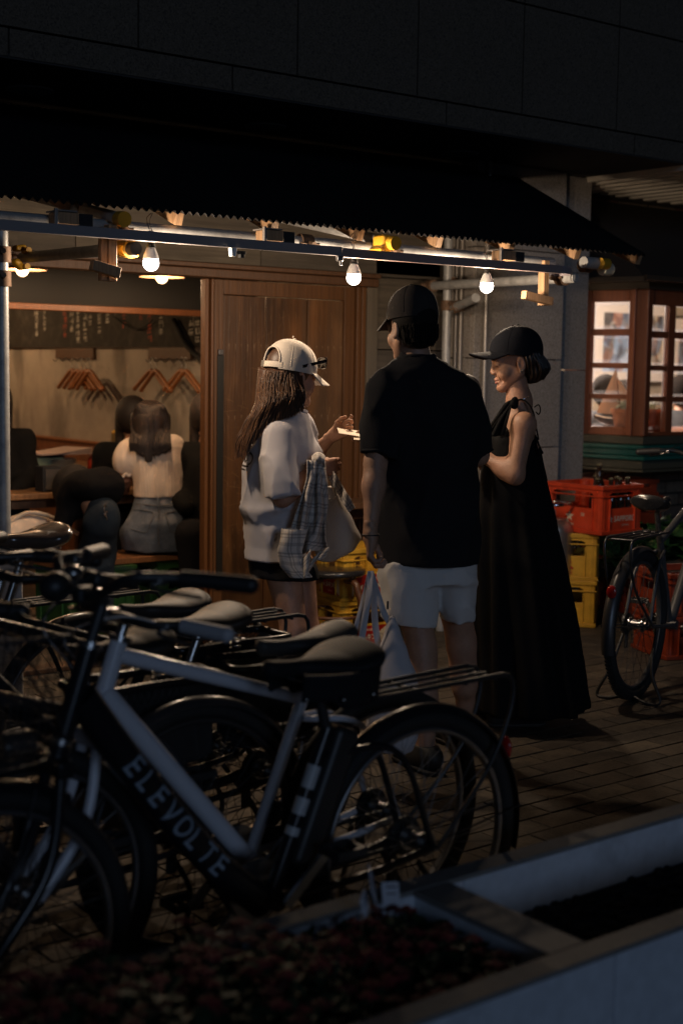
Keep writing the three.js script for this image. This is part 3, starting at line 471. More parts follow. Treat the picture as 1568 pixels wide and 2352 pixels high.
// ---------- crates ----------
function crate(w, d, h, shell, opt = {}) { // open plastic bottle crate, base at y = 0, returns geometries
  const g = [], t = .012, win = opt.win ?? .38, hb = h * (opt.band ?? .52), c = .05;
  const wall = (L, z, ry) => { const s = [[-L / 2, 0], [L / 2, 0], [L / 2, h], [-L / 2, h]]; const wv = L / 2 - c - .005, y0 = hb, y1 = h * .86, r = .03; const hole = [[-wv, y0], [wv, y0], [wv, y1 - r], [wv - r * .3, y1 - r * .3], [wv - r, y1], [-wv + r, y1], [-wv + r * .3, y1 - r * .3], [-wv, y1 - r]];
    return mv(extr(s, t, .0015, [hole.reverse()]).translate(0, 0, -t / 2), 0, 0, 0, 0, ry, 0).translate(Math.sin(ry) * z, 0, Math.cos(ry) * z); };
  g.push(wall(w - .02, d / 2 - t, 0), wall(w - .02, d / 2 - t, Math.PI), wall(d - .02, w / 2 - t, Math.PI / 2), wall(d - .02, w / 2 - t, -Math.PI / 2));
  const rim = [], rib = [], corner = [];
  for (const [y, e, hh] of [[h - .012, .008, .024], [h * .78, .006, .008], [.012, .006, .022]]) { rim.push(rbox(w + e, hh, .012, .003, 0, y, d / 2), rbox(w + e, hh, .012, .003, 0, y, -d / 2), rbox(.012, hh, d - .004, .003, w / 2, y, 0), rbox(.012, hh, d - .004, .003, -w / 2, y, 0)); }
  for (const sx of [-1, 1]) for (const sz of [-1, 1]) { corner.push(cyl(.03, h - .008, sx * (w / 2 - .032), h / 2, sz * (d / 2 - .032), 0, 0, 0, 18)); rib.push(rbox(.006, h * .72, .012, .002, sx * (w / 2 - .07), h * .38, sz * d / 2), rbox(.012, h * .72, .006, .002, sx * w / 2, h * .38, sz * (d / 2 - .07))); }
  const grid = [box(w - .03, .006, d - .03, 0, .015, 0)]; for (let i = 1; i < 5; i++) grid.push(box(.004, hb * .8, d - .03, -w / 2 + i * w / 5, hb * .4 + .01, 0)); for (let i = 1; i < 4; i++) grid.push(box(w - .03, hb * .8, .004, 0, hb * .4 + .01, -d / 2 + i * d / 4));
  return { shell: g, rim, rib, corner, grid };
}
function crateThing(label, m, dims, pos, ry, group, name = 'bottle_crate', cat = 'crate') { const c = crate(...dims), o = thing(name, label, cat, pos, group, ry); part('shell', c.shell, m, o); part('rim', c.rim, m, o); part('rib', c.rib, m, o); c.corner.forEach(g => part('corner_post', g, m, o)); part('divider', c.grid, m, o); return o; }
const plast = c => MP(c, .42, { map: rep(T.metalS, .5, .5), bumpMap: rep(T.fine, .3, .3), bumpScale: .0004, clearcoat: 0 });
const mRed = plast([.78, .075, .022]), mYel = plast([.80, .45, .045]), mGreen = plast([.035, .13, .035]), mOrange = plast([.28, .04, .012]);
// green crates carrying the bench, a bench plank on top
{
  const z = -7.05, bx = [at(280, 1270, 8.1), at(405, 1268, 8.2)];
  const G = crateThing('green crate under the bench, directly below the seated woman', mGreen, [.44, .36, .37], [4.34, 0, z - .12], 0, 'green crates carrying the benches');
  const spots = [[3.70, 0, z - .02, .1, 'green crate under the bench end behind the bicycle handlebar'], [2.7, 0, -6.6, .2, 'green crate beside the scaffold pole']];
  for (const [x, y, zz, r, t] of spots) copy(G, [x, y, zz], r, t);
  const P = onZ(345, 1262, -6.93); const B = thingW('bench', 'wooden plank bench on green crates with the woman in jeans sitting on it', 'bench', [4.0, .37, z - .05]);
  part('plank', span(3.46, 4.60, .372, .405, z - .24, z + .10, .004), wood([.36, .155, .06], .45, .2), B);
  const B2 = thingW('bench', 'low bench at the table behind the bicycles with a tote bag on it', 'bench', [2.9, .4, -7.5]); part('plank', span(2.35, 3.4, .40, .43, -7.9, -7.5, .004), wood([.30, .12, .05], .5, .2), B2); part('leg', span(2.5, 2.55, 0, .398, -7.85, -7.55), K.darkwood, B2); part('leg', span(3.2, 3.25, 0, .398, -7.85, -7.55), K.darkwood, B2);
}
// tables
{
  const top = wood([.30, .16, .075], .4, .3);
  const tb = (label, x0, x1, z0, z1, h) => { const t = thingW('dining_table', label, 'table', [(x0 + x1) / 2, 0, (z0 + z1) / 2]); part('tabletop', span(x0, x1, h - .035, h, z0, z1, .005), top, t); part('apron', span(x0 + .05, x1 - .05, h - .09, h - .036, z1 - .06, z1 - .04), K.darkwood, t); for (const x of [x0 + .06, x1 - .06]) for (const z of [z0 + .06, z1 - .06]) part('leg', span(x - .025, x + .025, 0, h - .036, z - .025, z + .025, .004), K.darkwood, t); };
  tb('wooden dining table in front of the woman in the white blouse', 3.35, 4.95, -8.15, -7.5, .74); tb('wooden dining table farther back with stacked plates', 3.25, 5.0, -9.6, -8.9, .76);
}
// things on the far table
{
  const h = .76, P = (x, y) => { const p = onY(x, y, h); return p; };
  const plate = lathe([[.0001, .004], [.07, .004], [.105, .02], [.107, .023], [.07, .01], [.0001, .008]], 28), st = [];
  const a = P(140, 1083); for (let i = 0; i < 7; i++) st.push(plate.clone().translate(a.x, h + i * .011, a.z));
  const S0 = thingW('plate_stack', 'stack of pale plates on the far dining table', 'plates', [a.x, h, a.z]); st.forEach(g => part('plate', g, M([.45, .43, .39], .3), S0));
  const b = P(105, 1083), bx = thingW('cutlery_box', 'green-grey cutlery box beside the plate stack', 'box', [b.x, h, b.z]); part('box_body', rbox(.2, .1, .16, .008, b.x, h + .05, b.z), M([.2, .26, .18], .5), bx); part('lid', rbox(.21, .015, .17, .004, b.x, h + .108, b.z), K.blackmatte, bx);
  const m = thingW('menu_pile', 'pile of paper menus lying across the plates and boxes', 'menus', [b.x + .12, h + .12, b.z]); for (let i = 0; i < 4; i++) part('sheet', box(.42, .004, .24, b.x + .1, h + .122 + i * .007, b.z + .02, 0, .1 + i * .12, .02 * i), M([.55, .42, .36], .7), m);
  const g = P(270, 1083), gl = thingW('drinking_glass', 'clear drinking glass beside the seated woman', 'glass', [g.x, h, g.z]); part('glass', lathe([[.0001, .004], [.03, .004], [.036, .12], [.0385, .12], [.033, 0], [.0001, 0]], 24).translate(g.x, h, g.z), MP([.9, .9, .9], .05, { transmission: .9, thickness: 0 }), gl);
  const r = P(212, 1080); const rd = thingW('sauce_bottle', 'small red sauce bottle on the far dining table', 'bottle', [r.x, h, r.z]); part('bottle', lathe([[.0001, 0], [.032, 0], [.032, .07], [.02, .09], [.008, .115], [.0001, .12]], 18).translate(r.x, h, r.z), M([.5, .05, .02], .4), rd);
  const yl = at(266, 994, 9.6); const ys = thingW('condiment_bottle', 'bottle with a yellow cap standing beside the dark haired guest', 'bottle', [yl.x, h, yl.z]); part('bottle', cyl(.03, yl.y - h, yl.x, (yl.y + h) / 2, yl.z), M([.2, .14, .06], .4), ys); part('cap', sph(.028, yl.x, yl.y, yl.z, 1, .7, 1), M([.75, .42, .03], .4), ys);
  const k = onY(115, 1128, .74); const bb = thingW('menu_stand', 'black upright box standing on the near end of the table', 'box', [k.x, .74, k.z]); part('body', rbox(.14, .15, .11, .006, k.x, .815, k.z), K.blackmatte, bb); part('card', box(.11, .12, .004, k.x, .815, k.z + .059), M([.05, .045, .04], .6), bb);
}
// tote bag on the low bench
{
  const c = at(62, 1205, 8.0), q = V(c.x, .43, c.z);
  const f = S.sm(.05, S.ell([q.x, q.y + .10, q.z], .2, .11, .1), S.ell([q.x - .05, q.y + .05, q.z + .04], .2, .06, .1)); const g = net((x, y, z) => f(x, y, z) + .014 * (n3(x * 14, y * 10, z * 14) - .5) + .01 * (n3(x * 40, y * 25, z * 40) - .5), q.clone().add(V(-.32, -.02, -.2)), q.clone().add(V(.3, .28, .25)), .012);
  const b = thingW('tote_bag', 'crumpled cream canvas tote bag lying on the low bench', 'bag', q); part('body', g, M([.72, .62, .52], .9, { bumpMap: rep(T.weave, .05, .05), bumpScale: .0005 }), b); part('handle', tube([[q.x - .12, q.y + .17, q.z + .03], [q.x - .02, q.y + .22, q.z + .05], [q.x + .1, q.y + .2, q.z + .08], [q.x + .22, q.y + .12, q.z + .1], [q.x + .27, q.y + .09, q.z + .1]], .014, 24, 6), M([.6, .52, .42], .9), b);
}

// ---------- bay window of the neighbouring restaurant ----------
const ZB = -6.5;
{
  const P0 = onZ(1339, 830, -6.42); P0.y = 0; const P1 = onZ(1480, 830, -5.99); P1.y = 0; const x9 = 9.2;
  const yb = onZ(1476, 1002, P1.z).y, yt = onZ(1478, 664, P1.z).y;
  const H = thingW('bay_window', 'red brown wooden bay window with small bevelled panes glowing from inside', 'bay window', [P1.x, yb, P1.z]);
  const rw = wood([.30, .088, .035], .38, .12), rw2 = wood([.24, .07, .028], .4, .12), gl = MP([1, 1, 1], .02, { transmission: 1, thickness: 0, ior: 1.35 }), bv = MP([.95, .96, 1], .22, { transmission: 1, thickness: 0, ior: 1.4 });
  const dir = P1.clone().sub(P0).normalize(), nrm = V(-dir.z, 0, dir.x).negate(); // outward: towards -X, +Z
  if (nrm.x > 0) nrm.negate();
  const L = P1.distanceTo(P0), side = (s, y, o = 0) => P0.clone().addScaledVector(dir, s).addScaledVector(nrm, o).setY(y);
  const rows = [[692, 755], [770, 833], [845.5, 905], [916, 980]].map(r => [onZ(1400, r[1], -6.2).y, onZ(1400, r[0], -6.2).y]);
  const onF = (s0, s1, y0, y1, t, o, m, name, par, r = .004) => { const a = side(s0, (y0 + y1) / 2, o), b = side(s1, (y0 + y1) / 2, o); return part(name, beam(a, b, t, y1 - y0, V(0, 1, 0), r), m, par); };
  const w = part('sash', [beam(side(.0, (yb + yt) / 2, -.01), side(.055, (yb + yt) / 2, -.01), .05, yt - yb, V(0, 1, 0), .004), beam(side(L - .115, (yb + yt) / 2, -.01), side(L - .07, (yb + yt) / 2, -.01), .05, yt - yb, V(0, 1, 0), .004)], rw, H);
  onF(.056, L - .116, rows[0][1] + .0, yt, .046, -.01, rw, 'top_rail', w); onF(.056, L - .116, yb, rows[3][0], .046, -.01, rw, 'bottom_rail', w);
  for (let i = 0; i < 3; i++) onF(.056, L - .116, rows[i + 1][1], rows[i][0], .04, -.01, rw, 'muntin', w);
  for (const [a, b] of rows) { onF(.056 + .022, L - .116 - .022, a + .022, b - .022, .004, -.012, gl, 'pane', w, 0); const f = (s0, s1, y0, y1) => beam(side(s0, (y0 + y1) / 2, -.012), side(s1, (y0 + y1) / 2, -.012), .006, y1 - y0); part('bevel', [f(.056, L - .116, b - .021, b), f(.056, L - .116, a, a + .021), f(.056, .077, a + .0215, b - .0215), f(L - .137, L - .116, a + .0215, b - .0215)], bv, w); }
  // corner post, then the front run
  onF(L - .068, L + .03, yb, yt, .07, .0, rw2, 'corner_post', H, .008); onF(L - .07, L - .05, yb, yt, .03, .045, rw, 'corner_bead', H, .006);
  const fx0 = P1.x + .045, zf = P1.z + .0; const cols = [[1490, 1533], [1549, 1607], [1623, 1680]].map(c => [onZ(c[0], 830, zf).x, onZ(c[1], 830, zf).x]); const pw = cols[0][1] - cols[0][0];
  const fr = part('front_sash', [span(fx0, cols[0][0], yb, yt, zf - .05, zf, .004), span(cols[0][0] + .001, x9, rows[0][1] - .02, yt, zf - .05, zf - .002, .004), span(cols[0][0] + .001, x9, yb, rows[3][0] - .03, zf - .05, zf - .002, .004)], rw2, H);
  const r2 = rows.map(r => [r[0] - .012, r[1] - .012]); for (let c = 0; c < 8; c++) { const xa = cols[0][0] + c * (cols[1][0] - cols[0][0]), xb = xa + pw; if (xb > x9) break; part('muntin', span(xb + .001, xa + cols[1][0] - cols[0][0] - .001, rows[3][0] - .029, rows[0][1] - .021, zf - .045, zf - .004, .003), rw2, fr); for (let i = 0; i < 4; i++) { const [a, b] = r2[i]; if (i < 3) part('muntin', span(xa, xb, r2[i + 1][1], a, zf - .044, zf - .006, .003), rw2, fr); part('pane', span(xa + .018, xb - .018, a + .018, b - .018, zf - .028, zf - .025), gl, fr); part('bevel', [span(xa, xb, b - .0175, b, zf - .029, zf - .023), span(xa, xb, a, a + .0175, zf - .029, zf - .023), span(xa, xa + .0175, a + .0176, b - .0176, zf - .029, zf - .023), span(xb - .0175, xb, a + .0176, b - .0176, zf - .029, zf - .023)], bv, fr); } }
  // base with green mouldings
  const gm = M([.008, .085, .075], .3), dm = M([.05, .05, .035], .6), poly = o => [P0.clone().addScaledVector(nrm, o).addScaledVector(dir, -.05), P1.clone().addScaledVector(nrm, o).add(V(.0, 0, o)), V(x9, 0, P1.z + o)];
  const band = (y0, y1, o, m, name) => { const [a, b, c] = poly(o); const y = (y0 + y1) / 2; const s = new THREE.Shape([a, b, c, V(x9, 0, ZB), V(a.x, 0, ZB)].map(p => new THREE.Vector2(p.x, -p.z))); const g = new THREE.ExtrudeGeometry(s, { depth: y1 - y0 - .012, bevelEnabled: true, bevelSize: .006, bevelThickness: .006, bevelSegments: 2 }).rotateX(-Math.PI / 2).translate(0, y0 + .006, 0); part(name, g, m, H); };
  band(yb - .055, yb - .001, .012, dm, 'sill'); band(yb - .085, yb - .058, .035, gm, 'moulding'); band(yb - .128, yb - .086, .012, gm, 'apron'); band(yb - .155, yb - .13, .04, gm, 'moulding'); band(yb - .215, yb - .157, .012, dm, 'plinth'); band(yt, yt + .05, .02, M([.04, .03, .02], .6), 'head_board'); band(yb - .235, yb - .217, .03, dm, 'moulding');
  part('side_board', span(P0.x - .09, P0.x - .01, yb, yt, ZB, -6.40), rw2, H);
  // hipped roof of the bay
  const e = .16, yr = yt + .05, A = [P0.x - .30, yr, ZB + .02], B = [P1.x - .22, yr, P1.z + e], C = [x9, yr, P1.z + e], Dp = [x9, yr + .55, ZB + .02], E0 = [P0.x + .02, yr + .55, ZB + .02];
  const tri = (...p) => { const g = new THREE.BufferGeometry(); g.setAttribute('position', new THREE.Float32BufferAttribute(p.flat(), 3)); g.computeVertexNormals(); return g; };
  part('roof', [tri(A, B, E0), tri(B, C, Dp), tri(B, Dp, E0), tri(A, C, B).translate(0, -.004, 0), tri(A, [x9, yr, ZB + .02], C).translate(0, -.004, 0)], M([.02, .016, .014], .7), H); part('gutter', [beam([B[0], yr + .01, B[2]], C, .03, .03), beam(A, B, .03, .03)], M([.05, .035, .022], .5), H);
  // display shelf inside the bay
  part('shelf', span(P0.x + .12, x9, yb - .0, yb + .02, -6.6, zf - .06), rw, H);
  // room
  const wl = M([.62, .50, .36], .85, { map: rep(T.mott, 1.5, 1.5) });
  struct('neighbour_room_floor', span(6.2, 12, -.05, 0, -10.2, ZB - .1), K.darkwood); struct('neighbour_room_wall', [span(6.2, 12, 0, 2.6, -9.3, -9.2), span(6.2, 6.28, 0, 2.6, -9.2, ZB - .1), span(12, 12.1, 0, 2.6, -9.3, ZB)], wl); struct('neighbour_room_ceiling', span(6.2, 12, 2.6, 2.65, -9.3, ZB - .1), M([.6, .5, .4], .9));
  // wall to the street: courses of brick under the bay, above it and beyond
  const Wl = thingW('brick_wall', 'dark brick wall of the neighbouring restaurant below the bay window', 'wall', [8, 0, ZB]);
  part('core', [span(6.35, 12, 0, yb - .24, ZB - .1, ZB - .02), span(6.35, 12, yt + .05, 2.75, ZB - .1, ZB - .02)], K.dark, Wl);
  const bm = [[.16, .115, .08], [.13, .085, .06], [.19, .15, .11], [.15, .065, .045]].map((c, i) => M(c, .85, { map: rep(T.paver, .5, .5, i * .13, .2), bumpMap: rep(T.fine, .2, .2), bumpScale: .0015 })); const q = rng(21), bg = [.30, .27].map(l => prep(rbox(l - .012, .078, .03, .004)));
  for (let r = 0; r < 9; r++) for (let c = 0; c < 9; c++) piece('brick', bg[0], bm[q() * 3 | 0], Wl, [6.5 + (c + (r % 2) * .5) * .302, .045 + r * .09, ZB - .005]);
  for (let r = 0; r < 6; r++) for (let c = 0; c < 7; c++) piece('brick', bg[0], bm[q() * 4 | 0], Wl, [6.5 + (c + (r % 2) * .5) * .302, yt + .13 + r * .09, ZB - .005]);
  // lamp globe in the room
  const lp = V(8.2, 2.1, -7.9); const G = thingW('globe_lamp', 'round white globe lamp glowing inside the neighbouring restaurant', 'ceiling lamp', lp); part('globe', sph(.11, lp.x, lp.y, lp.z, 1, 1, 1, 24), glow([1, .86, .72], 5), G); part('stem', bar([lp.x, lp.y + .1, lp.z], [lp.x, 2.6, lp.z], .008), K.steel, G);
  const pl = new THREE.PointLight(new THREE.Color().setRGB(1, .85, .72), 26, 0, 2); pl.name = 'globe_light'; pl.castShadow = true; pl.shadow.radius = 5; G.add(pl);
  // framed pictures on the far wall and the left wall
  const q2 = rng(8), art = k => canvasTex(256, 320, (g, W, Hh) => { g.fillStyle = '#efe4da'; g.fillRect(0, 0, W, Hh); g.save(); g.beginPath(); g.rect(60, 60, W - 100, Hh - 110); g.clip(); g.fillStyle = ['#b9cbe0', '#d8c4a8', '#c7d4dd'][k % 3]; g.fillRect(0, 0, W, Hh); for (let i = 0; i < 90; i++) { g.fillStyle = ['#46587a', '#6d5e52', '#b06a52', '#e9dcc8', '#3b3a40', '#8fa9c9'][(q2() * 6) | 0]; g.globalAlpha = .25 + q2() * .4; g.beginPath(); g.ellipse(60 + q2() * (W - 100), 60 + q2() * (Hh - 110) * (.3 + q2() * .7), 4 + q2() * 26, 6 + q2() * 40, q2() * .6, 0, 7); g.fill(); } g.restore(); });
  const pic = (txt, c, wd, ht, ry, k) => { const o = thing('framed_picture', txt, 'picture', c, 'framed pictures in the neighbouring restaurant', ry); const g = new THREE.PlaneGeometry(wd, ht).translate(0, 0, .012); g.userData.keepUV = true; part('print', g, M([1, 1, 1], .4, { map: art(k) }), o); const fm = M([.06, .04, .03], .4); part('frame', [rbox(wd + .05, .028, .03, .004, 0, ht / 2 + .01, 0), rbox(wd + .05, .028, .03, .004, 0, -ht / 2 - .01, 0), rbox(.028, ht - .006, .03, .004, wd / 2 + .011, 0, 0), rbox(.028, ht - .006, .03, .004, -wd / 2 - .011, 0, 0)], fm, o); };
  const pp = (x, y, z) => onZ(x, y, z);
  { const a = pp(1408, 783, -9.18); pic('framed picture seen through the left panes of the bay window', [a.x + .02, a.y, -9.17], .72, .86, 0, 0); const b = pp(1472, 783, -9.18); pic('framed picture partly hidden by the corner post of the bay window', [b.x + .14, b.y, -9.17], .46, .8, 0, 1); const c = pp(1555, 800, -9.18); pic('framed picture seen through the right edge panes', [c.x + .12, c.y - .05, -9.17], .5, .7, 0, 2); }
  // sailing boat model, flower pots on the shelf
  const sb = side(L * .42, yb + .02, -.17); const ba = .5; const Bt = thing('model_sailboat', 'model sailing boat with tan sails standing inside the bay window', 'model boat', [sb.x, sb.y, sb.z], null, -Math.atan2(dir.z, dir.x) + .1);
  const hull = sheet((u, v) => { const x = lerp(-.17, .17, v), wdt = .042 * Math.sin(Math.PI * clamp(.12 + v * .86)) ** .7, a = Math.PI * u; return [x, .085 + .03 * (v - .4) ** 2 * 4 - Math.sin(a) * .055 * Math.sin(Math.PI * clamp(.1 + v * .85)) ** .6, Math.cos(a) * wdt]; }, 14, 24); part('hull', hull, M([.05, .05, .07], .35), Bt); part('deck', sheet((u, v) => { const x = lerp(-.168, .168, v), wdt = .04 * Math.sin(Math.PI * clamp(.12 + v * .86)) ** .7; return [x, .083 + .03 * (v - .4) ** 2 * 4, (u * 2 - 1) * wdt]; }, 4, 20), M([.55, .36, .2], .5), Bt);
  part('keel', extr([[-.06, .05], [.07, .05], [.05, 0], [-.03, 0]], .008).translate(0, 0, -.004), M([.04, .04, .05], .4), Bt); part('mast', bar([.01, .08, 0], [-.03, .43, 0], .0035, .002), K.orange, Bt);
  const sail = (a, b, c) => { const g = sheet((u, v) => { const p = V(...a).lerp(V(...b), u).lerp(V(...c), v); p.z += .02 * Math.sin(u * 3.1) * (1 - v); return p; }, 8, 8, .001); return g; }; const sm = M([.62, .46, .33], .8); part('sail', sail([-.16, .115, 0], [-.0, .11, 0], [-.032, .42, 0]), sm, Bt); part('sail', sail([.02, .11, 0], [.165, .12, 0], [-.022, .36, 0]), sm, Bt); part('bowsprit', bar([.15, .1, 0], [.21, .125, 0], .003), K.orange, Bt);
  const pot = (x, y, txt, s) => { const p = V(x, yb + .02, y); const o = thing('flower_pot', txt, 'flower pot', p); part('pot', lathe([[.0001, 0], [.062 * s, 0], [.085 * s, .12 * s], [.095 * s, .12 * s], [.097 * s, .15 * s], [.083 * s, .15 * s], [.078 * s, .125 * s], [.0001, .12 * s]], 28), M([.55, .20, .09], .7, { map: rep(T.mott, .3, .3) }), o); const lv = []; const r = rng(x * 100 | 0); for (let i = 0; i < 60; i++) { const a = r() * 6.28, d = r() * .075 * s, h = .13 * s + r() * .07; lv.push(mv(new THREE.SphereGeometry(.013, 6, 4).scale(1.6, .3, .8), Math.cos(a) * d, h, Math.sin(a) * d, (r() - .5) * 2, a, (r() - .5) * 1.5)); } part('leaves', lv, M([.45, .52, .40], .6), o); };
  pot(P1.x + .06, P1.z - .2, 'terracotta flower pot with pale leaves beside the model boat', 1); pot(P1.x + .30, P1.z - .17, 'terracotta flower pot with thin stems behind the front panes', 1.0);
}
// ---------- crates, keg and plants at the foot of the bay ----------
{
  const w = .45, d = .365, hC = .275, ry = .70;
  const c0 = onY(1352, 1442, 0), fr0 = V(-w / 2, 0, d / 2 - .03).applyAxisAngle(V(0, 1, 0), ry), Y0 = c0.clone().sub(fr0);
  const Y = crateThing('lower yellow crate of the stack behind the black dress', mYel, [w, d, hC], [Y0.x, 0, Y0.z], ry, 'yellow crates in the stack by the bay window'); const Y2 = copy(Y, [Y0.x + .004, hC, Y0.z - .005], ry + .02, 'yellow crate directly under the red crate');
  const print = canvasTex(256, 160, (g, W, Hh) => { g.clearRect(0, 0, W, Hh); g.fillStyle = 'rgba(176,36,20,.85)'; g.beginPath(); g.ellipse(128, 48, 50, 30, -.4, 0, 7); g.fill(); g.fillStyle = 'rgba(210,130,30,1)'; g.beginPath(); g.ellipse(118, 56, 26, 14, -.4, 0, 7); g.fill(); g.fillStyle = 'rgba(176,36,20,.85)'; g.beginPath(); g.ellipse(160, 76, 36, 12, .5, 0, 7); g.fill(); g.font = 'bold 40px sans-serif'; g.textAlign = 'center'; g.fillText('CIDER', 128, 140); });
  for (const o of [Y, Y2]) { const g = new THREE.PlaneGeometry(.19, .115).rotateY(-Math.PI / 2).translate(-w / 2 + .0030, hC * .28, 0); g.userData.keepUV = true; part('print', g, new THREE.MeshStandardMaterial({ map: print, transparent: true, roughness: .5 }), o); }
  // red crate on top
  const Rh = .285, rr = .03, ft = onY(1379, 1232, 2 * hC), fr = V(-.365 / 2, 0, .45 / 2).applyAxisAngle(V(0, 1, 0), rr), Rp = ft.clone().sub(fr);
  const Rd = crateThing('red crate of brown bottles on top of the yellow crates', mRed, [.365, .45, Rh], [Rp.x, 2 * hC + .003, Rp.z], rr);
  const star = (g, x, y, r) => { g.beginPath(); for (let i = 0; i < 10; i++) { const a = -Math.PI / 2 + i * Math.PI / 5, q = i % 2 ? r * .4 : r; g.lineTo(x + Math.cos(a) * q, y + Math.sin(a) * q); } g.closePath(); g.fill(); };
  const t1 = canvasTex(512, 160, (g, W, Hh) => { g.clearRect(0, 0, W, Hh); g.fillStyle = 'rgba(225,205,180,.92)'; star(g, 70, 72, 44); g.font = 'bold 78px sans-serif'; g.save(); g.transform(.92, 0, -.08, 1, 0, 0); g.fillText('SAPPORO', 138, 98); g.restore(); g.font = '26px sans-serif'; g.fillText('SAPPORO', 240, 146); });
  const t2 = canvasTex(512, 220, (g, W, Hh) => { g.clearRect(0, 0, W, Hh); g.fillStyle = 'rgba(225,205,180,.92)'; star(g, 150, 90, 74); g.font = 'bold 54px sans-serif'; g.fillText('30', 330, 74); g.font = 'bold 36px sans-serif'; g.fillText('SAPPORO', 60, 200); });
  const decal = (t, wd, ht, pos, ryy) => { const g = new THREE.PlaneGeometry(wd, ht).rotateY(ryy).translate(...pos); g.userData.keepUV = true; part('lettering', g, new THREE.MeshStandardMaterial({ map: t, transparent: true, roughness: .5 }), Rd); };
  decal(t1, .30, .094, [.01, .085, .45 / 2 - .0030], 0); decal(t2, .24, .103, [-.365 / 2 + .0030, .085, .03], -Math.PI / 2);
  const bt = lathe([[.0001, 0], [.036, 0], [.037, .02], [.037, .15], [.03, .185], [.0155, .22], [.0135, .265], [.0145, .268], [.0145, .282], [.0001, .282]], 20), bmat = MP([.025, .012, .006], .06, { clearcoat: .4 });
  let first; [[-.02, .06], [.05, .16], [.12, .08], [-.03, .16], [.12, .16], [-.1, .12], [.06, -.03]].forEach(([x, z], i) => { const p = V(x, .035, z).applyAxisAngle(V(0, 1, 0), rr).add(Rd.position); const lab = ['tallest brown bottle in the red crate, raised above the rim', 'brown bottle at the front of the red crate, above the lettering', 'brown bottle at the right inside the red crate', 'brown bottle at the front left corner of the red crate', 'brown bottle at the front right corner of the red crate', 'brown bottle by the star side of the red crate', 'brown bottle at the back of the red crate'][i]; const cap = i === 0 ? .05 : 0; if (!first) { first = thing('beer_bottle', lab, 'bottle', p, 'bottles in the red crate'); part('glass', bt, bmat, first); part('crown_cap', cyl(.0155, .008, 0, .284, 0), M([.2, .18, .1], .4, { metalness: .6 }), first); } else copy(first, p, 0, lab); }); first.position.y += .075;
  // metal keg beside the stack
  const kg = at(1262, 1260, 8.3); const Kg = thing('metal_keg', 'steel keg with a looped handle between the dress and the red crate', 'keg', [kg.x, 0, kg.z]);
  part('body', lathe([[.0001, 0], [.12, 0], [.135, .03], [.135, .56], [.12, .6], [.1, .63], [.0001, .64]], 32), M([.42, .40, .37], .32, { metalness: .85 }), Kg); part('top_ring', [tor(.115, .01, 0, .72, 0, Math.PI / 2), bar([.115, .62, 0], [.115, .72, 0], .009), bar([-.1, .62, .06], [-.1, .72, .06], .009), bar([-.06, .62, -.1], [-.06, .72, -.1], .009)], K.chrome, Kg); part('valve', lathe([[.0001, .64], [.03, .64], [.03, .68], [.015, .69], [.0001, .69]], 16), K.steel, Kg); part('handle', tor(.022, .007, .13, .46, .08, 0, .6, 0), K.chrome, Kg);
  // red crate lying on its own further right, orange crates under the planter
  const O = crateThing('orange crate under the left end of the wooden planter', mOrange, [.47, .36, .225], [6.95, 0, -5.82], -.05, 'orange crates under the wooden planter'); copy(O, [7.5, 0, -5.84], -.04, 'orange crate at the right edge under the planter');
  const fo = onY(1500, 1527, 0); copy(O, [fo.x + .42, 0, fo.z - .12], -.35, 'nearest orange crate on the pavement behind the wheel'); copy(O, [fo.x + .43, .227, fo.z - .13], -.33, 'orange crate stacked on the nearest one behind the right bicycle');
  const low = thing('red_tray', 'shallow red crate behind the saddle of the right bicycle', 'crate', [7.22, .677, -6.24], null, -.1); for (let i = 0; i < 3; i++) copy(O, [7.22, i * .2255, -6.24], -.08 + i * .02, ['orange crate at the brick wall, bottom of the stack behind the planter', 'orange crate in the middle of the stack behind the planter', 'orange crate under the shallow red crate behind the planter'][i]); const cc = crate(.42, .3, .11); part('shell', cc.shell, mOrange, low); part('rim', cc.rim, mOrange, low);
  // wooden planter boards and leafy plants
  const pl = thingW('wooden_planter', 'weathered wooden trough of leafy greens behind the right bicycle', 'planter', [7.4, .228, -5.84]); const pw = wood([.20, .12, .06], .8, .3, 1.2, T.grainV, Math.PI / 2); part('plank', span(6.6, 8.3, .228, .31, -5.69, -5.665, .004), pw, pl); part('plank', span(6.6, 8.3, .228, .31, -6.0, -5.975, .004), pw, pl); part('soil', span(6.6, 8.3, .228, .28, -5.97, -5.695), M([.03, .022, .015], 1), pl);
  const leaf = (m, n, pos, sc, seed, txt, cat = 'plant', spread = .16) => { const r = rng(seed), o = thing('leafy_plant', txt, cat, pos); const st = [], lv = []; for (let i = 0; i < n; i++) { const a = r() * 6.28, t = .2 + r() * .9, h = .04 + r() * .16 * sc, x = Math.cos(a) * spread * t * sc, z = Math.sin(a) * spread * t * sc; st.push(tube([[x * .2, 0, z * .2], [x * .7, h * .8, z * .7], [x, h, z]], .0022, 5, 4)); const s = (.03 + r() * .03) * sc; lv.push(mv(sheet((u, v) => { const w = Math.sin(Math.PI * v) ** .8 * (1 + .35 * Math.sin(v * 19)), q = (u * 2 - 1); return [q * s * w, .25 * s * Math.abs(q) * w - .5 * s * v * v, v * s * 2.2]; }, 4, 10), x, h, z, (r() - .7) * .7, a + 1.57 * 0 + Math.PI / 2 - a * 2, (r() - .5) * .6)); } part('stem', st, m, o); part('foliage', lv, m, o); return o; };
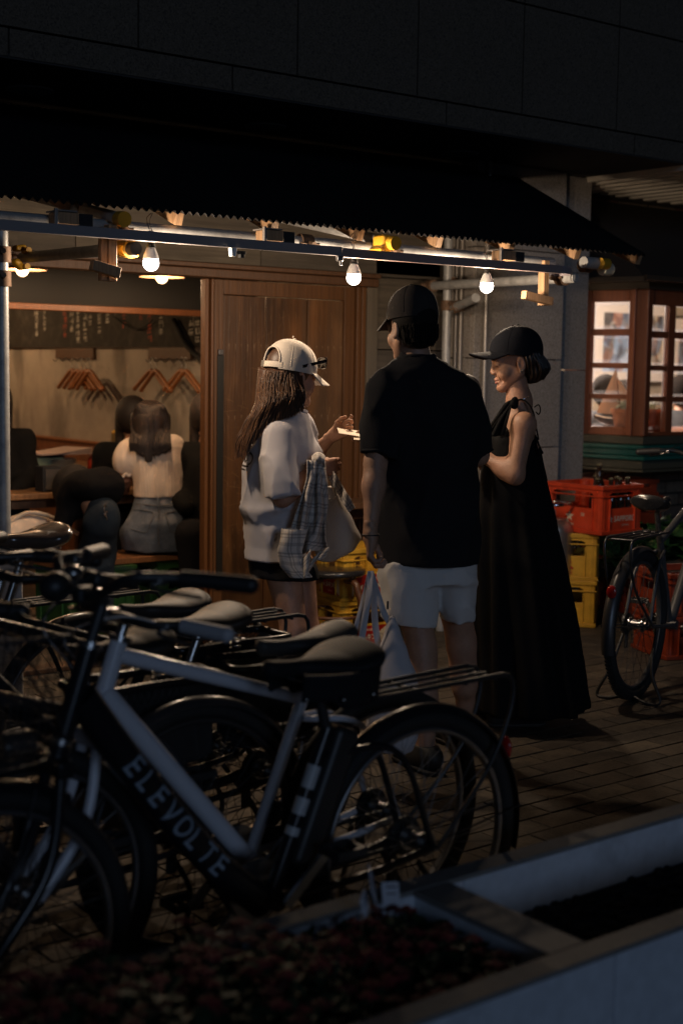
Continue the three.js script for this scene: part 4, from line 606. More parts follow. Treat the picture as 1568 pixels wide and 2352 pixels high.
  const lm = M([.055, .17, .035], .55), lm2 = M([.04, .12, .03], .6); [[6.86, -5.78, 1.25, 'leafy green plant beside the red crate at the left end of the trough'], [7.1, -5.82, 1.2, 'bushy green plant above the rack of the right bicycle'], [7.36, -5.80, 1.3, 'leafy plant in the trough below the bicycle saddle'], [7.6, -5.83, 1.3, 'large leaved plant at the right edge in the trough'], [7.85, -5.84, 1.2, 'green plant in the trough cut by the frame edge']].forEach(([x, z, s, t], i) => leaf(i % 2 ? lm2 : lm, 46, [x - .14, .28, z], s, 40 + i, t));
}
// ---------- bar stool and yellow crates by the ledge ----------
{
  const s = onZ(765, 1312, -5.75); const St = thing('bar_stool', 'round black stool with curved dark wooden legs beside the bare legs', 'stool', [s.x, 0, s.z], null, .4);
  part('seat', lathe([[.0001, s.y - .02], [.16, s.y - .02], [.172, s.y - .005], [.17, s.y + .012], [.15, s.y + .02], [.0001, s.y + .022]], 32), MP([.02, .02, .022], .25, { clearcoat: .3 }), St);
  const lm = wood([.13, .05, .022], .35); for (let i = 0; i < 4; i++) { const a = i * Math.PI / 2 + .25, c = Math.cos(a), d = Math.sin(a); part('leg', tube([[c * .09, s.y - .035, d * .09], [c * .155, s.y - .045, d * .155], [c * .185, s.y - .10, d * .185], [c * .20, .3, d * .20], [c * .215, 0, d * .215]], .019, 24, 8), lm, St); } part('ring', tor(.185, .009, 0, .22, 0, Math.PI / 2), lm, St);
  // yellow crates with red labels
  const hC = .275, a = onZ(842, 1400, -5.72); const q0 = [a.x + .02, 0, -5.84];
  const Y = crateThing('yellow crate with a red drink label, bottom of its stack', mYel, [.36, .28, hC], [q0[0], 0, q0[2]], -.12, 'yellow drink crates stacked beside the stool');
  const lab = canvasTex(512, 256, (g, W, H) => {
    g.fillStyle = '#d8cdb8'; g.fillRect(0, 0, W, H); g.fillStyle = '#a81f14'; g.beginPath(); g.moveTo(0, 0); g.lineTo(W, 0); g.lineTo(W * .62, H * .5); g.lineTo(W, H); g.lineTo(0, H); g.lineTo(W * .2, H * .5); g.fill(); g.fillStyle = '#e7dcc8'; g.font = 'bold 40px serif'; g.fillText('Asahi', W * .42, 60);
    const kata = { u: [[[.5, 0], [.5, .18]], [[.12, .45], [.12, .2], [.88, .2], [.8, .6], [.4, 1]]], i: [[[.8, .2], [.2, .62]], [[.55, .42], [.55, 1]]], ru: [[[.3, .1], [.28, .6], [.05, .95]], [[.6, .05], [.6, .92], [.95, .6]]], ki: [[[.15, .35], [.85, .22]], [[.1, .68], [.92, .55]], [[.42, .02], [.6, 1]]], n: [[[.15, .15], [.4, .32]], [[.15, .9], [.6, .75], [.9, .25]]], so: [[[.18, .12], [.32, .42]], [[.85, .1], [.75, .6], [.35, .98]]] };
    const word = ['u', 'i', 'ru', 'ki', 'n', 'so', 'n']; for (const [col, lw] of [['#3a1410', 17], ['#eee4d0', 10]]) { g.strokeStyle = col; g.lineWidth = lw; g.lineCap = g.lineJoin = 'round'; word.forEach((k, i) => { const s = k === 'i' ? 48 : 62, x = 36 + i * 64, y = 98 + (k === 'i' ? 16 : 0); for (const st of kata[k]) { g.beginPath(); st.forEach(([u, v], j) => j ? g.lineTo(x + u * s, y + v * s * 1.15) : g.moveTo(x + u * s, y + v * s * 1.15)); g.stroke(); } }); }
    g.fillStyle = '#e7dcc8'; g.font = 'bold 26px serif'; g.fillText('TANSAN', W * .42, 222);
  });
  for (let i = 0; i < 2; i++) { const o = i ? copy(Y, [q0[0] + (i % 2) * .006, i * (hC + .001), q0[2] + (i % 3) * .004], -.12 + i * .02, ['', 'upper yellow drink crate, its red label behind the bag straps', 'topmost yellow drink crate of the stack under the ledge'][i]) : Y; if (i === 0) { const g = new THREE.PlaneGeometry(.24, .115).translate(0, .078, .28 / 2 - .0030); g.userData.keepUV = true; part('label', g, M([1, 1, 1], .45, { map: lab }), Y); const g2 = new THREE.PlaneGeometry(.2, .105).rotateY(-Math.PI / 2).translate(-.36 / 2 + .0030, .078, 0); g2.userData.keepUV = true; part('label', g2, M([1, 1, 1], .45, { map: lab }), Y); } }
}
// ---------- concrete planter in front ----------
{
  const zA = -2.225, zB = -1.712, h = .4, t = .055; const pc = MP([.66, .72, .82], .55, { map: rep(T.concrete, .9, .9), clearcoat: 0 }), cap = M([.215, .21, .205], .9, { map: rep(T.concrete, .5, .5, .2, .3), bumpMap: rep(T.fine, .3, .3), bumpScale: .001 });
  const P = thingW('concrete_planter', 'long white painted concrete planter box with grey worn rims in the foreground', 'planter', [2.2, 0, -1.95]);
  const xs = [-.4, 1.2, 2.21, 3.6, 5.2]; part('back_wall', [span(-.4, 2.05, 0, h - .012, zA, zA + t, .004), span(2.053, 5.2, 0, h - .012, zA, zA + t, .004)], pc, P); part('front_wall', [span(-.4, 2.02, 0, h - .012, zB - t, zB, .004), span(2.023, 5.2, 0, h - .012, zB - t, zB, .004)], pc, P);
  part('rim', [span(-.4, 5.2, h - .0115, h, zA - .003, zA + t + .003, .004), span(-.4, 5.2, h - .0115, h, zB - t - .003, zB + .003, .004)], cap, P);
  part('divider', [span(1.907, 1.993, 0, h - .014, zA + t + .001, zB - t - .001, .004), ], pc, P); part('divider_rim', span(1.9, 2.0, h - .0135, h - .001, zA + t + .0035, zB - t - .0035, .004), cap, P); part('end_wall', span(5.14, 5.2, 0, h - .02, zA + t, zB - t), pc, P);
  part('soil', [span(1.995, 5.13, .02, .27, zA + t, zB - t), span(-.4, 1.905, .02, .28, zA + t, zB - t)], M([.022, .018, .015], 1, { map: rep(T.paver, .3, .3), bumpMap: rep(T.plasterB, .15, .15), bumpScale: .02 }), P);
  const q = rng(77), cl = []; for (let i = 0; i < 900; i++) { const x = 2.01 + q() * 1.7, z = lerp(zA + t, zB - t, q()); cl.push(new THREE.IcosahedronGeometry(.004 + q() * .012, 0).rotateY(q() * 6).scale(1.3, .7, 1).translate(x, .272, z)); } const gr = single('soil_clods', cl, M([.04, .035, .03], 1), 'dark soil and gravel in the empty right half of the planter', 'soil'); delete gr.userData.category; gr.userData.kind = 'stuff';
  // red flowers: bushes of leaves and blossom heads
  const lm = M([.012, .030, .010], .7), lm2 = M([.018, .042, .014], .7), rm = [M([.12, .003, .006], .7), M([.075, .002, .005], .7), M([.15, .008, .015], .7)];
  const lf = (s) => sheet((u, v) => { const w = Math.sin(Math.PI * v) ** .7, k = u * 2 - 1; return [k * s * .5 * w, .2 * s * Math.abs(k) * w - .35 * s * v * v, v * s * 1.6]; }, 2, 4);
  const bush = (x, z, n, nf, seed, txt, top = .17) => { const r = rng(seed), o = thing('flower_bush', txt, 'flowers', [x, .28, z], 'red flower bushes in the planter'); const lv = [], st = [], bl = [[], [], []]; for (let i = 0; i < n; i++) { const a = r() * 6.28, d = Math.sqrt(r()) * .15, hh = .015 + r() * top * .8 * (1.1 - d * 3.5); lv.push(mv(lf(.016 + r() * .018), Math.cos(a) * d, hh, Math.sin(a) * d, (r() - .6) * 1.2, r() * 6.28, 0)); } for (let i = 0; i < nf; i++) { const a = r() * 6.28, d = Math.sqrt(r()) * .15, hh = top * (.55 + r() * .5) * (1.15 - d * 2.6); st.push(tube([[0, 0, 0], [Math.cos(a) * d * .6, hh * .6, Math.sin(a) * d * .6], [Math.cos(a) * d, hh, Math.sin(a) * d]], .0018, 5, 4)); const k = r() * 3 | 0; for (let p = 0; p < 9; p++) { const b = p * 2.4, rr = .004 + .0016 * p; bl[k].push(mv(new THREE.SphereGeometry(.0062, 5, 4).scale(1, .5, 1.25), Math.cos(a) * d + Math.cos(b) * rr, hh + .012 - rr * .5, Math.sin(a) * d + Math.sin(b) * rr, .4, b, 0)); } } part('leaves', lv, seed % 2 ? lm : lm2, o); part('stem', st, lm, o); bl.forEach((b, i) => b.length && part('blossom', b, rm[i], o)); };
  const names = ['red flower bush at the left edge of the planter', 'red flower bush below the lettered frame tube', 'red flower bush under the front wheel', 'red flowers in the planter below the pedal', 'tall red flowers at the rim near the rear wheel', 'red flower bush in front of the paper tags', 'red flowers against the grey divider', 'low green bush near the front rim', 'dark leafy bush at the bottom of the photo', 'red flower bush in the middle of the planter', 'sparse red flowers beside the divider', 'green bush at the bottom left corner'];
  let k = 0; for (const x of [.95, 1.13, 1.31, 1.48, 1.64, 1.76]) for (const z of [-2.05, -1.93]) { bush(x - (z > -1.9 ? .07 : 0), z, 330, z < -1.9 ? 26 : 15, 60 + k, names[k], x > 1.6 ? .12 : x < 1.4 ? .21 : .16); k++; }
  // paper tags stuck in the soil
  const pt = onY(1480 / 2 + 10, 2040, .4); for (const [x, y, r, s, t] of [[855, 2032, .5, .068, 'upper white paper tag standing among the red flowers'], [897, 2052, -.25, .06, 'lower white paper tag leaning beside the divider'], [838, 2072, .2, .05, 'white paper tag half hidden by the red blossoms']]) { const p = onZ(x, y, zA + .13); const o = thing('paper_tag', t, 'tag', [p.x, p.y - .1, p.z], 'paper tags in the planter', .5 + r); part('card', rbox(s, s * .75, .002, .001, 0, .10, 0, -.3, 0, r), M([.62, .66, .74], .6), o); part('print', [0, 1, 2].map(i => box(s * .6, .003, .001, 0, .10 + (i - 1) * .014, .0022, -.3, 0, r)), M([.1, .1, .14], .6), o); part('stick', bar([0, -.04, -.006], [0, .075, -.006], .0022), K.pine, o); }
}

// ---------- people ----------
const toW = (O, f, p) => O.clone().addScaledVector(f.X, p[0]).addScaledVector(f.Y, p[1]).addScaledVector(f.Z, p[2]);
const inF = (O, f, fn) => (x, y, z) => { const a = x - O.x, b = y - O.y, c = z - O.z; return fn(a * f.X.x + b * f.X.y + c * f.X.z, a * f.Y.x + b * f.Y.y + c * f.Y.z, a * f.Z.x + b * f.Z.y + c * f.Z.z); };
// a head about its own origin (eye level between the ears), z towards the face
function headSDF(o = {}) {
  const nz = o.nose ?? 1, ch = o.cheek ?? 1; const C = S.cap, E = (c, a, b, d) => S.ell(c, a, b, d);
  let f = S.sm(.03, E([0, .035, -.012], .074, .088, .096), E([0, -.042, .026], .056, .074, .062));
  f = S.sm(.02, f, E([.034, -.038, .055], .03 * ch, .03, .028), E([-.034, -.038, .055], .03 * ch, .03, .028), C([.05, -.05, -.002], [.018, -.098, .062], .02, .017), C([-.05, -.05, -.002], [-.018, -.098, .062], .02, .017), E([0, -.098, .07], .024, .018, .02), C([-.034, .018, .074], [.034, .018, .074], .016));
  f = S.sub(f, E([.031, .001, .098], .017, .010, .015), .012); f = S.sub(f, E([-.031, .001, .098], .017, .010, .015), .012);
  f = S.sm(.008, f, C([0, .008, .088], [0, -.027, .088 + .016 * nz], .0075, .0115), E([.011, -.034, .094], .0085, .0075, .0095), E([-.011, -.034, .094], .0085, .0075, .0095));
  f = S.sm(.006, f, E([.031, -.0005, .078], .0155, .0125, .013), E([-.031, -.0005, .078], .0155, .0125, .013));
  f = S.sm(.006, f, C([-.019, -.064, .079], [0, -.0615, .0885], .0055, .0068), C([.019, -.064, .079], [0, -.0615, .0885], .0055, .0068), C([-.016, -.0735, .079], [.016, -.0735, .079], .0062), E([0, -.0745, .085], .013, .0068, .006));
  f = S.sub(f, C([-.022, -.0672, .084], [.022, -.0672, .084], .0018), .004); f = S.sub(f, E([0, -.084, .089], .018, .004, .006), .008);
  if (o.smile) { f = S.sub(f, C([.026, -.03, .084], [.034, -.07, .07], .003), .01); f = S.sub(f, C([-.026, -.03, .084], [-.034, -.07, .07], .003), .01); }
  for (const s of [-1, 1]) { let e = E([s * .0775, -.012, -.010], .0085, .031, .0185); e = S.sub(e, E([s * .0865, -.008, -.007], .007, .021, .011), .004); e = S.sm(.006, e, E([s * .0785, -.036, -.004], .007, .0095, .008)); f = S.sm(.007, f, e); }
  return f;
}
function headGeo(O, f, o = {}) { const h = headSDF(o), n = o.noise ? (x, y, z) => h(x, y, z) : h; return net(h, [-.095, -.13, -.118], [.095, .135, .122], o.cell || .0034).applyMatrix4(new THREE.Matrix4().makeBasis(f.X, f.Y, f.Z).setPosition(O)); }
// a hand: y along the fingers from the wrist, z out of the palm, x towards the thumb
function handGeo(O, f, o = {}) {
  const k = o.s ?? 1, curl = o.curl ?? [.35, .4, .45, .5], spr = o.spread ?? .06, m = o.mirror ? -1 : 1; const ends = [];
  const kn = [[.029, .088], [.010, .093], [-.010, .089], [-.028, .079]], len = [.070, .078, .072, .056], parts = [], fing = [];
  for (let i = 0; i < 4; i++) {
    const a = [kn[i][0] * .62, .004, 0], b = [kn[i][0], kn[i][1], -.002]; parts.push(S.cap(a, b, .0155, .0118));
    let p = V(b[0], b[1], b[2]), ang = 0, side = (1.5 - i) * spr; const ch = [];
    [.46, .30, .24].forEach((q, j) => { ang += (curl[i] ?? .4) * (j ? 1.15 : .75); const d = V(Math.sin(side) * Math.cos(ang), Math.cos(side) * Math.cos(ang), Math.sin(ang)), e = p.clone().addScaledVector(d, len[i] * q); ch.push(S.cap(p, e, .0092 - j * .0009, .0086 - j * .0011)); p = e; });
    ends.push(p); fing.push(S.sm(.003, ch));
  }
  const th = (o.thumb ?? [[.020, .022, .006], [.043, .052, .014], [.050, .080, .018], [.052, .104, .022]]).map(A3);
  const palm = S.sm(.014, ...parts, S.cap([0, -.03, 0], [0, .02, 0], .024, .026), S.ell([.016, .035, .010], .016, .028, .012), S.ell([-.02, .035, .008], .013, .03, .01));
  const thumb = S.sm(.006, S.cap(th[0], th[1], .0135, .0115), S.cap(th[1], th[2], .011, .0095), S.cap(th[2], th[3], .0098, .0078));
  const all = S.sm(.007, palm, thumb), fn = (x, y, z) => { let d = all(x, y, z); for (const q of fing) { const e = q(x, y, z), h = Math.max(.006 - Math.abs(d - e), 0) / .006; d = Math.min(d, e) - h * h * .006 * .25; } return d; };
  const g = net(fn, [-.06, -.045, -.05], [.085, .185, .11], .0032); const X = f.X.clone().multiplyScalar(m);
  g.applyMatrix4(new THREE.Matrix4().makeBasis(X, f.Y, f.Z).scale(V(k, k, k)).setPosition(O)); if (m < 0) { const id = g.index.array; for (let i = 0; i < id.length; i += 3) { const t = id[i]; id[i] = id[i + 1]; id[i + 1] = t; } g.computeVertexNormals(); } return g;
}
// stack of elliptical sections; each is { y, x, z, a, b } with a along the axis ax (a unit vector on the ground)
function loft(secs, ax, fold) {
  secs = secs.slice().sort((p, q) => p.y - q.y); const N = secs.length, bx = -ax.z, bz = ax.x;
  return (x, y, z) => {
    let i = 0; while (i < N - 2 && y > secs[i + 1].y) i++; const p = secs[i], q = secs[i + 1]; let t = (y - p.y) / (q.y - p.y), tc = t < 0 ? 0 : t > 1 ? 1 : t; const s = tc * tc * (3 - 2 * tc) * .5 + tc * .5;
    const cx = p.x + (q.x - p.x) * tc, cz = p.z + (q.z - p.z) * tc; let a = p.a + (q.a - p.a) * s, b = p.b + (q.b - p.b) * s; const dx = x - cx, dz = z - cz, u = dx * ax.x + dz * ax.z, v = dx * bx + dz * bz;
    const k = Math.hypot(u / a, v / b) || 1e-6, g = Math.hypot(u / a / a, v / b / b) / k || 1; let d = (k - 1) / Math.max(g, 1 / Math.max(a, b)); if (fold) d += fold(Math.atan2(v / b, u / a), y, x, z);
    const over = y > secs[N - 1].y ? y - secs[N - 1].y : y < secs[0].y ? secs[0].y - y : -1e9; return Math.max(d, over);
  };
}
// section from the photograph's outline: left and right edge at height py, at that distance
const sec = (py, xl, xr, dep, b) => { const l = at(xl, py, dep), r = at(xr, py, dep); return { y: (l.y + r.y) / 2, x: (l.x + r.x) / 2, z: (l.z + r.z) / 2, a: l.distanceTo(r) / 2, b }; };
const AXC = V(cr0.x, 0, cr0.z);
const fold3 = (amp, fx, fy, sd = 0) => (x, y, z) => amp * (n3(x * fx + sd, y * fy + sd, z * fx) + .5 * n3(x * fx * 2.3 + 9, y * fy * 2 + sd, z * fx * 2.3) - .75);
const crease = (amp, fx, fy, sh = 0, sd = 0) => (x, y, z) => { const n = n3(x * fx + y * sh + sd, y * fy + sd, z * fx - y * sh * .4), r = 1 - Math.abs(2 * n - 1), q = n3(x * 5 + sd, y * 4, z * 5); return -amp * r * r * r * q * 1.6; };
T.skin = tex(512, 512, (u, v) => { const k = .82 + .32 * (fb(u, v, 9, 4, 4) - .5) + .16 * (fb(u, v, 80, 2, 9) - .5); return [k + .08, k + .05 * n2(u * 7, v * 7, 7, 2), k]; });
const skin = (c) => M(c, .56, { map: rep(T.skin, .35, .35), bumpMap: rep(T.fine, .05, .05), bumpScale: .0002 });
const cloth = (c, o = {}) => { const m = MP(c, .92, { specularIntensity: .25, bumpMap: rep(T.weave, .035, .035), bumpScale: .0003, ...o }); return m; };
// body in one surface from its joints
function bodyGeo(J, r = {}, cell = .0115) {
  const f = [], k = r.k ?? 1, C = S.cap;
  f.push(C(J.neck, J.headBase, .054 * k, .052 * k), C(J.pelvis, J.chest, .12 * k, .115 * k), C(J.shL, J.shR, .05 * k), C(J.chest, J.neck, .1 * k, .055 * k));
  for (const s of ['L', 'R']) { const u = r.arm ?? 1; f.push(C(J['sh' + s], J['el' + s], .049 * k * u, .037 * k * u), C(J['el' + s], J['el' + s].clone().lerp(J['wr' + s], .35), .037 * k * u, .038 * k * u), C(J['el' + s].clone().lerp(J['wr' + s], .3), J['wr' + s], .038 * k * u, .025 * k * u)); }
  for (const s of ['L', 'R']) if (J['hip' + s]) { const g = r.leg ?? 1, h = J['hip' + s], n = J['kn' + s], a = J['an' + s], back = (r.back ?? V(0, 0, 0)); f.push(C(h, n, .082 * k * g, .053 * k * g), C(n, a, .05 * k * g, .035 * k), C(n.clone().lerp(a, .12).addScaledVector(back, .02), n.clone().lerp(a, .5).addScaledVector(back, .022), .046 * k * g, .05 * k * g)); }
  const lo = V(1e9, 1e9, 1e9), hi = V(-1e9, -1e9, -1e9); Object.values(J).forEach(p => { lo.min(p); hi.max(p); }); lo.subScalar(.16); hi.addScalar(.16);
  return net(S.sm(.035, f), lo, hi, cell);
}
// a cap on the head frame: crown of six panels, brim, button, seams
function capParts(P, O, f, m, o = {}) {
  const cy = o.cy ?? .040, cz = -.012, ra = o.ra ?? .088, rb = o.rb ?? .105, hh = o.h ?? .108, tilt = o.tilt ?? 0;
  const loc = (p) => { const y = p[1] - cy, z = p[2] - cz; return toW(O, f, [p[0], cy + y * Math.cos(tilt) - z * Math.sin(tilt), cz + y * Math.sin(tilt) + z * Math.cos(tilt)]); };
  const pt = (ph, th, off = 0) => { const s = Math.sin(th), seam = Math.abs(Math.sin(ph * 3)); const k = 1 + .012 * Math.pow(seam, .6) - .012 + off + .010 * (n3(Math.cos(ph) * 3, th * 3, Math.sin(ph) * 3 + (o.seed ?? 0)) - .5); const q = Math.pow(Math.max(0, Math.cos(th)), .82); return [ra * s * Math.sin(ph) * k, cy + hh * q * k * (1 - .06 * Math.cos(ph) * s) + .0, cz + rb * s * Math.cos(ph) * k]; };
  const open = o.open, inOpen = (ph, th) => open && Math.hypot((Math.PI - Math.abs(ph)) / .62, (th - 1.50) / .50) < 1;
  const nu = 96, nv = 30, pos = [], idx = [], T1 = 1.60; const W = nu + 1;
  for (let j = 0; j <= nv; j++) for (let i = 0; i <= nu; i++) { const ph = -Math.PI + i / nu * 2 * Math.PI, th = .02 + j / nv * (T1 - .02), p = loc(pt(ph, Math.min(th, 1.57))); if (th > 1.57) p.addScaledVector(f.Y, -.012); pos.push(p.x, p.y, p.z); }
  for (let j = 0; j < nv; j++) for (let i = 0; i < nu; i++) { const ph = -Math.PI + (i + .5) / nu * 2 * Math.PI, th = .02 + (j + .5) / nv * (T1 - .02); if (inOpen(ph, th)) continue; const a = j * W + i; idx.push(a, a + W, a + 1, a + 1, a + W, a + W + 1); }
  const g = new THREE.BufferGeometry(); g.setAttribute('position', new THREE.Float32BufferAttribute(pos, 3)); g.setIndex(idx); g.computeVertexNormals();
  const crown = part('crown', g, m, P); const seams = []; for (let k = 0; k < 6; k++) { const ph = k * Math.PI / 3; const pts = []; for (let j = 0; j <= 10; j++) { const th = .05 + j / 10 * 1.5; if (inOpen(ph - (ph > Math.PI ? 2 * Math.PI : 0), th)) break; pts.push(loc(pt(ph, th, .002))); } if (pts.length > 2) seams.push(tube(pts, .0012, 20, 5)); }
  part('seam', seams, m, crown); part('button', sph(.0075, 0, 0, 0, 1, .6, 1, 12).applyMatrix4(new THREE.Matrix4().makeBasis(f.X, f.Y, f.Z).setPosition(loc([0, cy + hh + .001, cz]))), m, crown);
  if (open) { const e = []; for (let i = 0; i <= 30; i++) { const a = i / 30 * Math.PI; e.push(loc(pt(Math.PI + .62 * Math.cos(a), 1.50 - .50 * Math.sin(a), .004))); } part('binding', tube(e, .0035, 40, 6), m, crown); part('strap', sheet((u, v) => { const ph = Math.PI + (u - .5) * 1.5; const p = pt(ph, 1.55, .006); return loc([p[0], p[1] - .012 + v * .022, p[2]]); }, 24, 2, .002), m, crown); const b = loc(pt(Math.PI - .42, 1.55, .016)); part('buckle', rbox(.024, .026, .006, .002, 0, 0, 0).applyMatrix4(new THREE.Matrix4().makeBasis(f.X, f.Y, f.Z)).rotateY(0).translate(b.x, b.y, b.z), M([.45, .40, .34], .35, { metalness: .7 }), crown); }
  const bl = o.brim ?? .072, drop = o.drop ?? .022; part('brim', sheet((u, v) => { const a = (u - .5) * 2.3, e = v; const base = pt(a, 1.56, .0), sx = Math.sin(a), cx = Math.cos(a); const r = bl * Math.pow(Math.max(0, Math.cos(a * .68)), .75) * e; return loc([base[0] + sx * r * .18, base[1] - .006 - drop * e - (o.bend ?? .016) * Math.pow(Math.abs(sx), 1.7) * (.35 + e * .75), base[2] + r]); }, 40, 12, .004), m, crown);
  return crown;
}
// strands of hair: thin tapering tubes through the given points, jittered
function strands(n, path, r, seed, jit = .006, seg = 12) {
  const q = rng(seed), out = []; for (let i = 0; i < n; i++) { const t = q(), d = q(), w = (q() - .5) * 2, pts = path(t, d, w).map((p, k) => p.clone().add(V((q() - .5) * jit * (k ? 1 : .4), (q() - .5) * jit, (q() - .5) * jit))); out.push(tube(pts, r * (.6 + q() * .7), seg, 3)); } return out;
}
const shoe = (P, an, dir, m, len = .26, txt) => { const f = frame(V(dir.x, 0, dir.z)); const O = V(an.x, 0, an.z), w = p => toW(O, f, p); const fn = S.sm(.03, S.cap(w([0, .055, -.04]), w([0, .045, .06]), .042, .04), S.cap(w([0, .045, .05]), w([0, .036, len - .1]), .042, .036), S.cap(w([0, .07, -.01]), w([0, .1, 0]), .042, .042)); const g = net(S.cut(S.cut(fn, [0, .012, 0], [0, -1, 0]), [0, .1, 0], [0, 1, 0]), O.clone().add(V(-.3, 0, -.3)), O.clone().add(V(.3, .15, .3)), .009); const s = part('shoe', g, m, P); part('sole', net(S.and(S.cut(S.cut(S.sm(.02, S.cap(w([0, .02, -.045]), w([0, .02, .06]), .046, .043), S.cap(w([0, .02, .05]), w([0, .02, len - .1]), .045, .04)), [0, .018, 0], [0, 1, 0]), [0, 0.001, 0], [0, -1, 0]), () => -1), O.clone().add(V(-.3, -.01, -.3)), O.clone().add(V(.3, .04, .3)), .009), M([.03, .03, .03], .8), s); };

// ---- the man with his back to us ----
{
  const P = thingW('person', 'man in black T-shirt and white shorts seen from behind, tote in his hand', 'person', onY(990, 1760, 0));
  const J = { headBase: at(950, 775, 5.15), neck: at(955, 840, 5.17), chest: at(968, 985, 5.2), pelvis: at(980, 1270, 5.26), shL: at(878, 900, 5.12), elL: at(862, 1065, 5.1), wrL: at(850, 1222, 5.04), shR: at(1068, 895, 5.24), elR: at(1097, 1045, 5.33), wrR: at(905, 1012, 5.6), hipL: at(932, 1300, 5.26), knL: at(968, 1490, 5.24), anL: at(978, 1740, 5.26), hipR: at(1030, 1300, 5.29), knR: at(1058, 1470, 5.40), anR: at(1072, 1668, 5.56) };
  const sk = skin([.40, .235, .155]); const away = V(cf.x, 0, cf.z).normalize(), face = away.clone().multiplyScalar(.84).addScaledVector(AXC, -.54); const hf = frame(face.clone().add(V(0, -.12, 0)));
  const hO = at(944, 752, 5.14); const hl = frame(J.wrL.clone().sub(J.elL).add(V(.0, .0, 0)).normalize()); 
  const down = V(0, -1, 0).addScaledVector(AXC, .03), fL = { Y: down.clone().normalize() }; fL.Z = AXC.clone(); fL.Z.addScaledVector(fL.Y, -fL.Z.dot(fL.Y)).normalize(); fL.X = fL.Y.clone().cross(fL.Z).normalize();
  const handL = handGeo(J.wrL, fL, { curl: [.75, .8, .85, .85], s: 1.02, spread: .02, mirror: fL.X.dot(away) < 0, thumb: [[.018, .03, .008], [.034, .06, .022], [.026, .085, .034], [.01, .1, .036]] });
  // right hand holding the card out to the left
  const rd = AXC.clone().multiplyScalar(-1).add(V(0, .04, 0)).addScaledVector(away, .12).normalize(), fR = { Y: rd, Z: V(0, -1, 0) }; fR.Z.addScaledVector(rd, -fR.Z.dot(rd)).normalize(); fR.X = fR.Y.clone().cross(fR.Z).normalize();
  const wR = at(893, 992, 5.66); J.wrR.copy(wR); const handR = handGeo(wR, fR, { curl: [.3, .42, .5, .55], s: .95, spread: .03, mirror: false, thumb: [[.018, .03, -.004], [.034, .062, -.002], [.03, .095, .006], [.022, .118, .014]] });
  part('body', [bodyGeo(J, { back: V(-away.x, 0, -away.z) }), headGeo(hO, hf, {}), handL, handR], sk, P);
  // T-shirt
  const ss = [sec(818, 925, 995, 5.16, .062), sec(832, 900, 1026, 5.17, .085), sec(855, 872, 1060, 5.18, .105), sec(895, 856, 1082, 5.19, .122), sec(960, 857, 1086, 5.2, .135), sec(1050, 866, 1087, 5.22, .132), sec(1150, 873, 1092, 5.24, .13), sec(1240, 876, 1099, 5.25, .155), sec(1292, 874, 1094, 5.26, .17)];
  const tr = loft(ss, AXC, (a, y, x, z) => .0), sl = S.cap(at(884, 905, 5.13), at(868, 1045, 5.10), .066, .058), sr = S.cap(at(1062, 905, 5.23), at(1092, 1040, 5.31), .066, .058);
  let sh = S.sm(.05, tr, S.cut(sl, at(864, 1037, 5.1), V(-.12, -1, 0)), S.cut(sr, at(1096, 1033, 5.3), V(.2, -1, 0))); const n1 = fold3(.011, 9, 2.2, 3), n2f = fold3(.008, 5, 7, 8); const c1 = crease(.016, 7, 1.8, 1.5, 4), c2 = crease(.010, 10, 5, -4, 9); sh = S.add(sh, (x, y, z) => n1(x, y, z) + n2f(x, y, z) * .7 + c1(x, y, z) + c2(x, y, z)); sh = S.cut(sh, at(980, 1289, 5.26), V(0, -1, 0)); sh = S.sub(sh, S.cap(at(956, 800, 5.15), at(950, 700, 5.1), .062), .006);
  const lo = at(820, 1330, 5.2).add(V(-.3, 0, -.3)), hi = at(1120, 780, 5.2).add(V(.3, 0, .3)); const shirt = cloth([.016, .016, .018]); const ts = part('tshirt', net(sh, V(Math.min(lo.x, hi.x), lo.y, Math.min(lo.z, hi.z)), V(Math.max(lo.x, hi.x), hi.y, Math.max(lo.z, hi.z)), .009), shirt, P);
  { const o = [], C0 = at(956, 826, 5.165); for (let i = 0; i < 24; i++) { const a = i / 24 * 6.2832; o.push(C0.clone().addScaledVector(AXC, Math.cos(a) * .068).addScaledVector(away, Math.sin(a) * .062).add(V(0, -.012 * Math.sin(a), 0))); } part('collar', tube(o, .0085, 48, 8, true), shirt, ts); }
  const ring = (c, n, r, q) => { const g = new THREE.TorusGeometry(r, q, 8, 36); g.applyQuaternion(new THREE.Quaternion().setFromUnitVectors(V(0, 0, 1), n.clone().normalize())); return g.translate(c.x, c.y, c.z); };
  part('cuff', [ring(at(865, 1030, 5.1), V(-.1, 1, 0), .056, .0065)], shirt, ts); part('cuff', [ring(at(1095, 1028, 5.3), V(.16, 1, 0), .056, .0065)], shirt, ts);
  // shorts
  const wht = cloth([.62, .60, .58], { map: null }); const wn = fold3(.006, 14, 6, 5), wn2 = fold3(.0035, 40, 22, 2); const legL = loft([sec(1262, 872, 1000, 5.25, .13), sec(1330, 874, 1004, 5.25, .13), sec(1400, 877, 1006, 5.24, .11), sec(1436, 880, 1003, 5.24, .10)], AXC), legR = loft([sec(1262, 985, 1092, 5.28, .13), sec(1330, 995, 1090, 5.3, .125), sec(1400, 1006, 1088, 5.33, .11), sec(1420, 1010, 1087, 5.34, .10)], AXC);
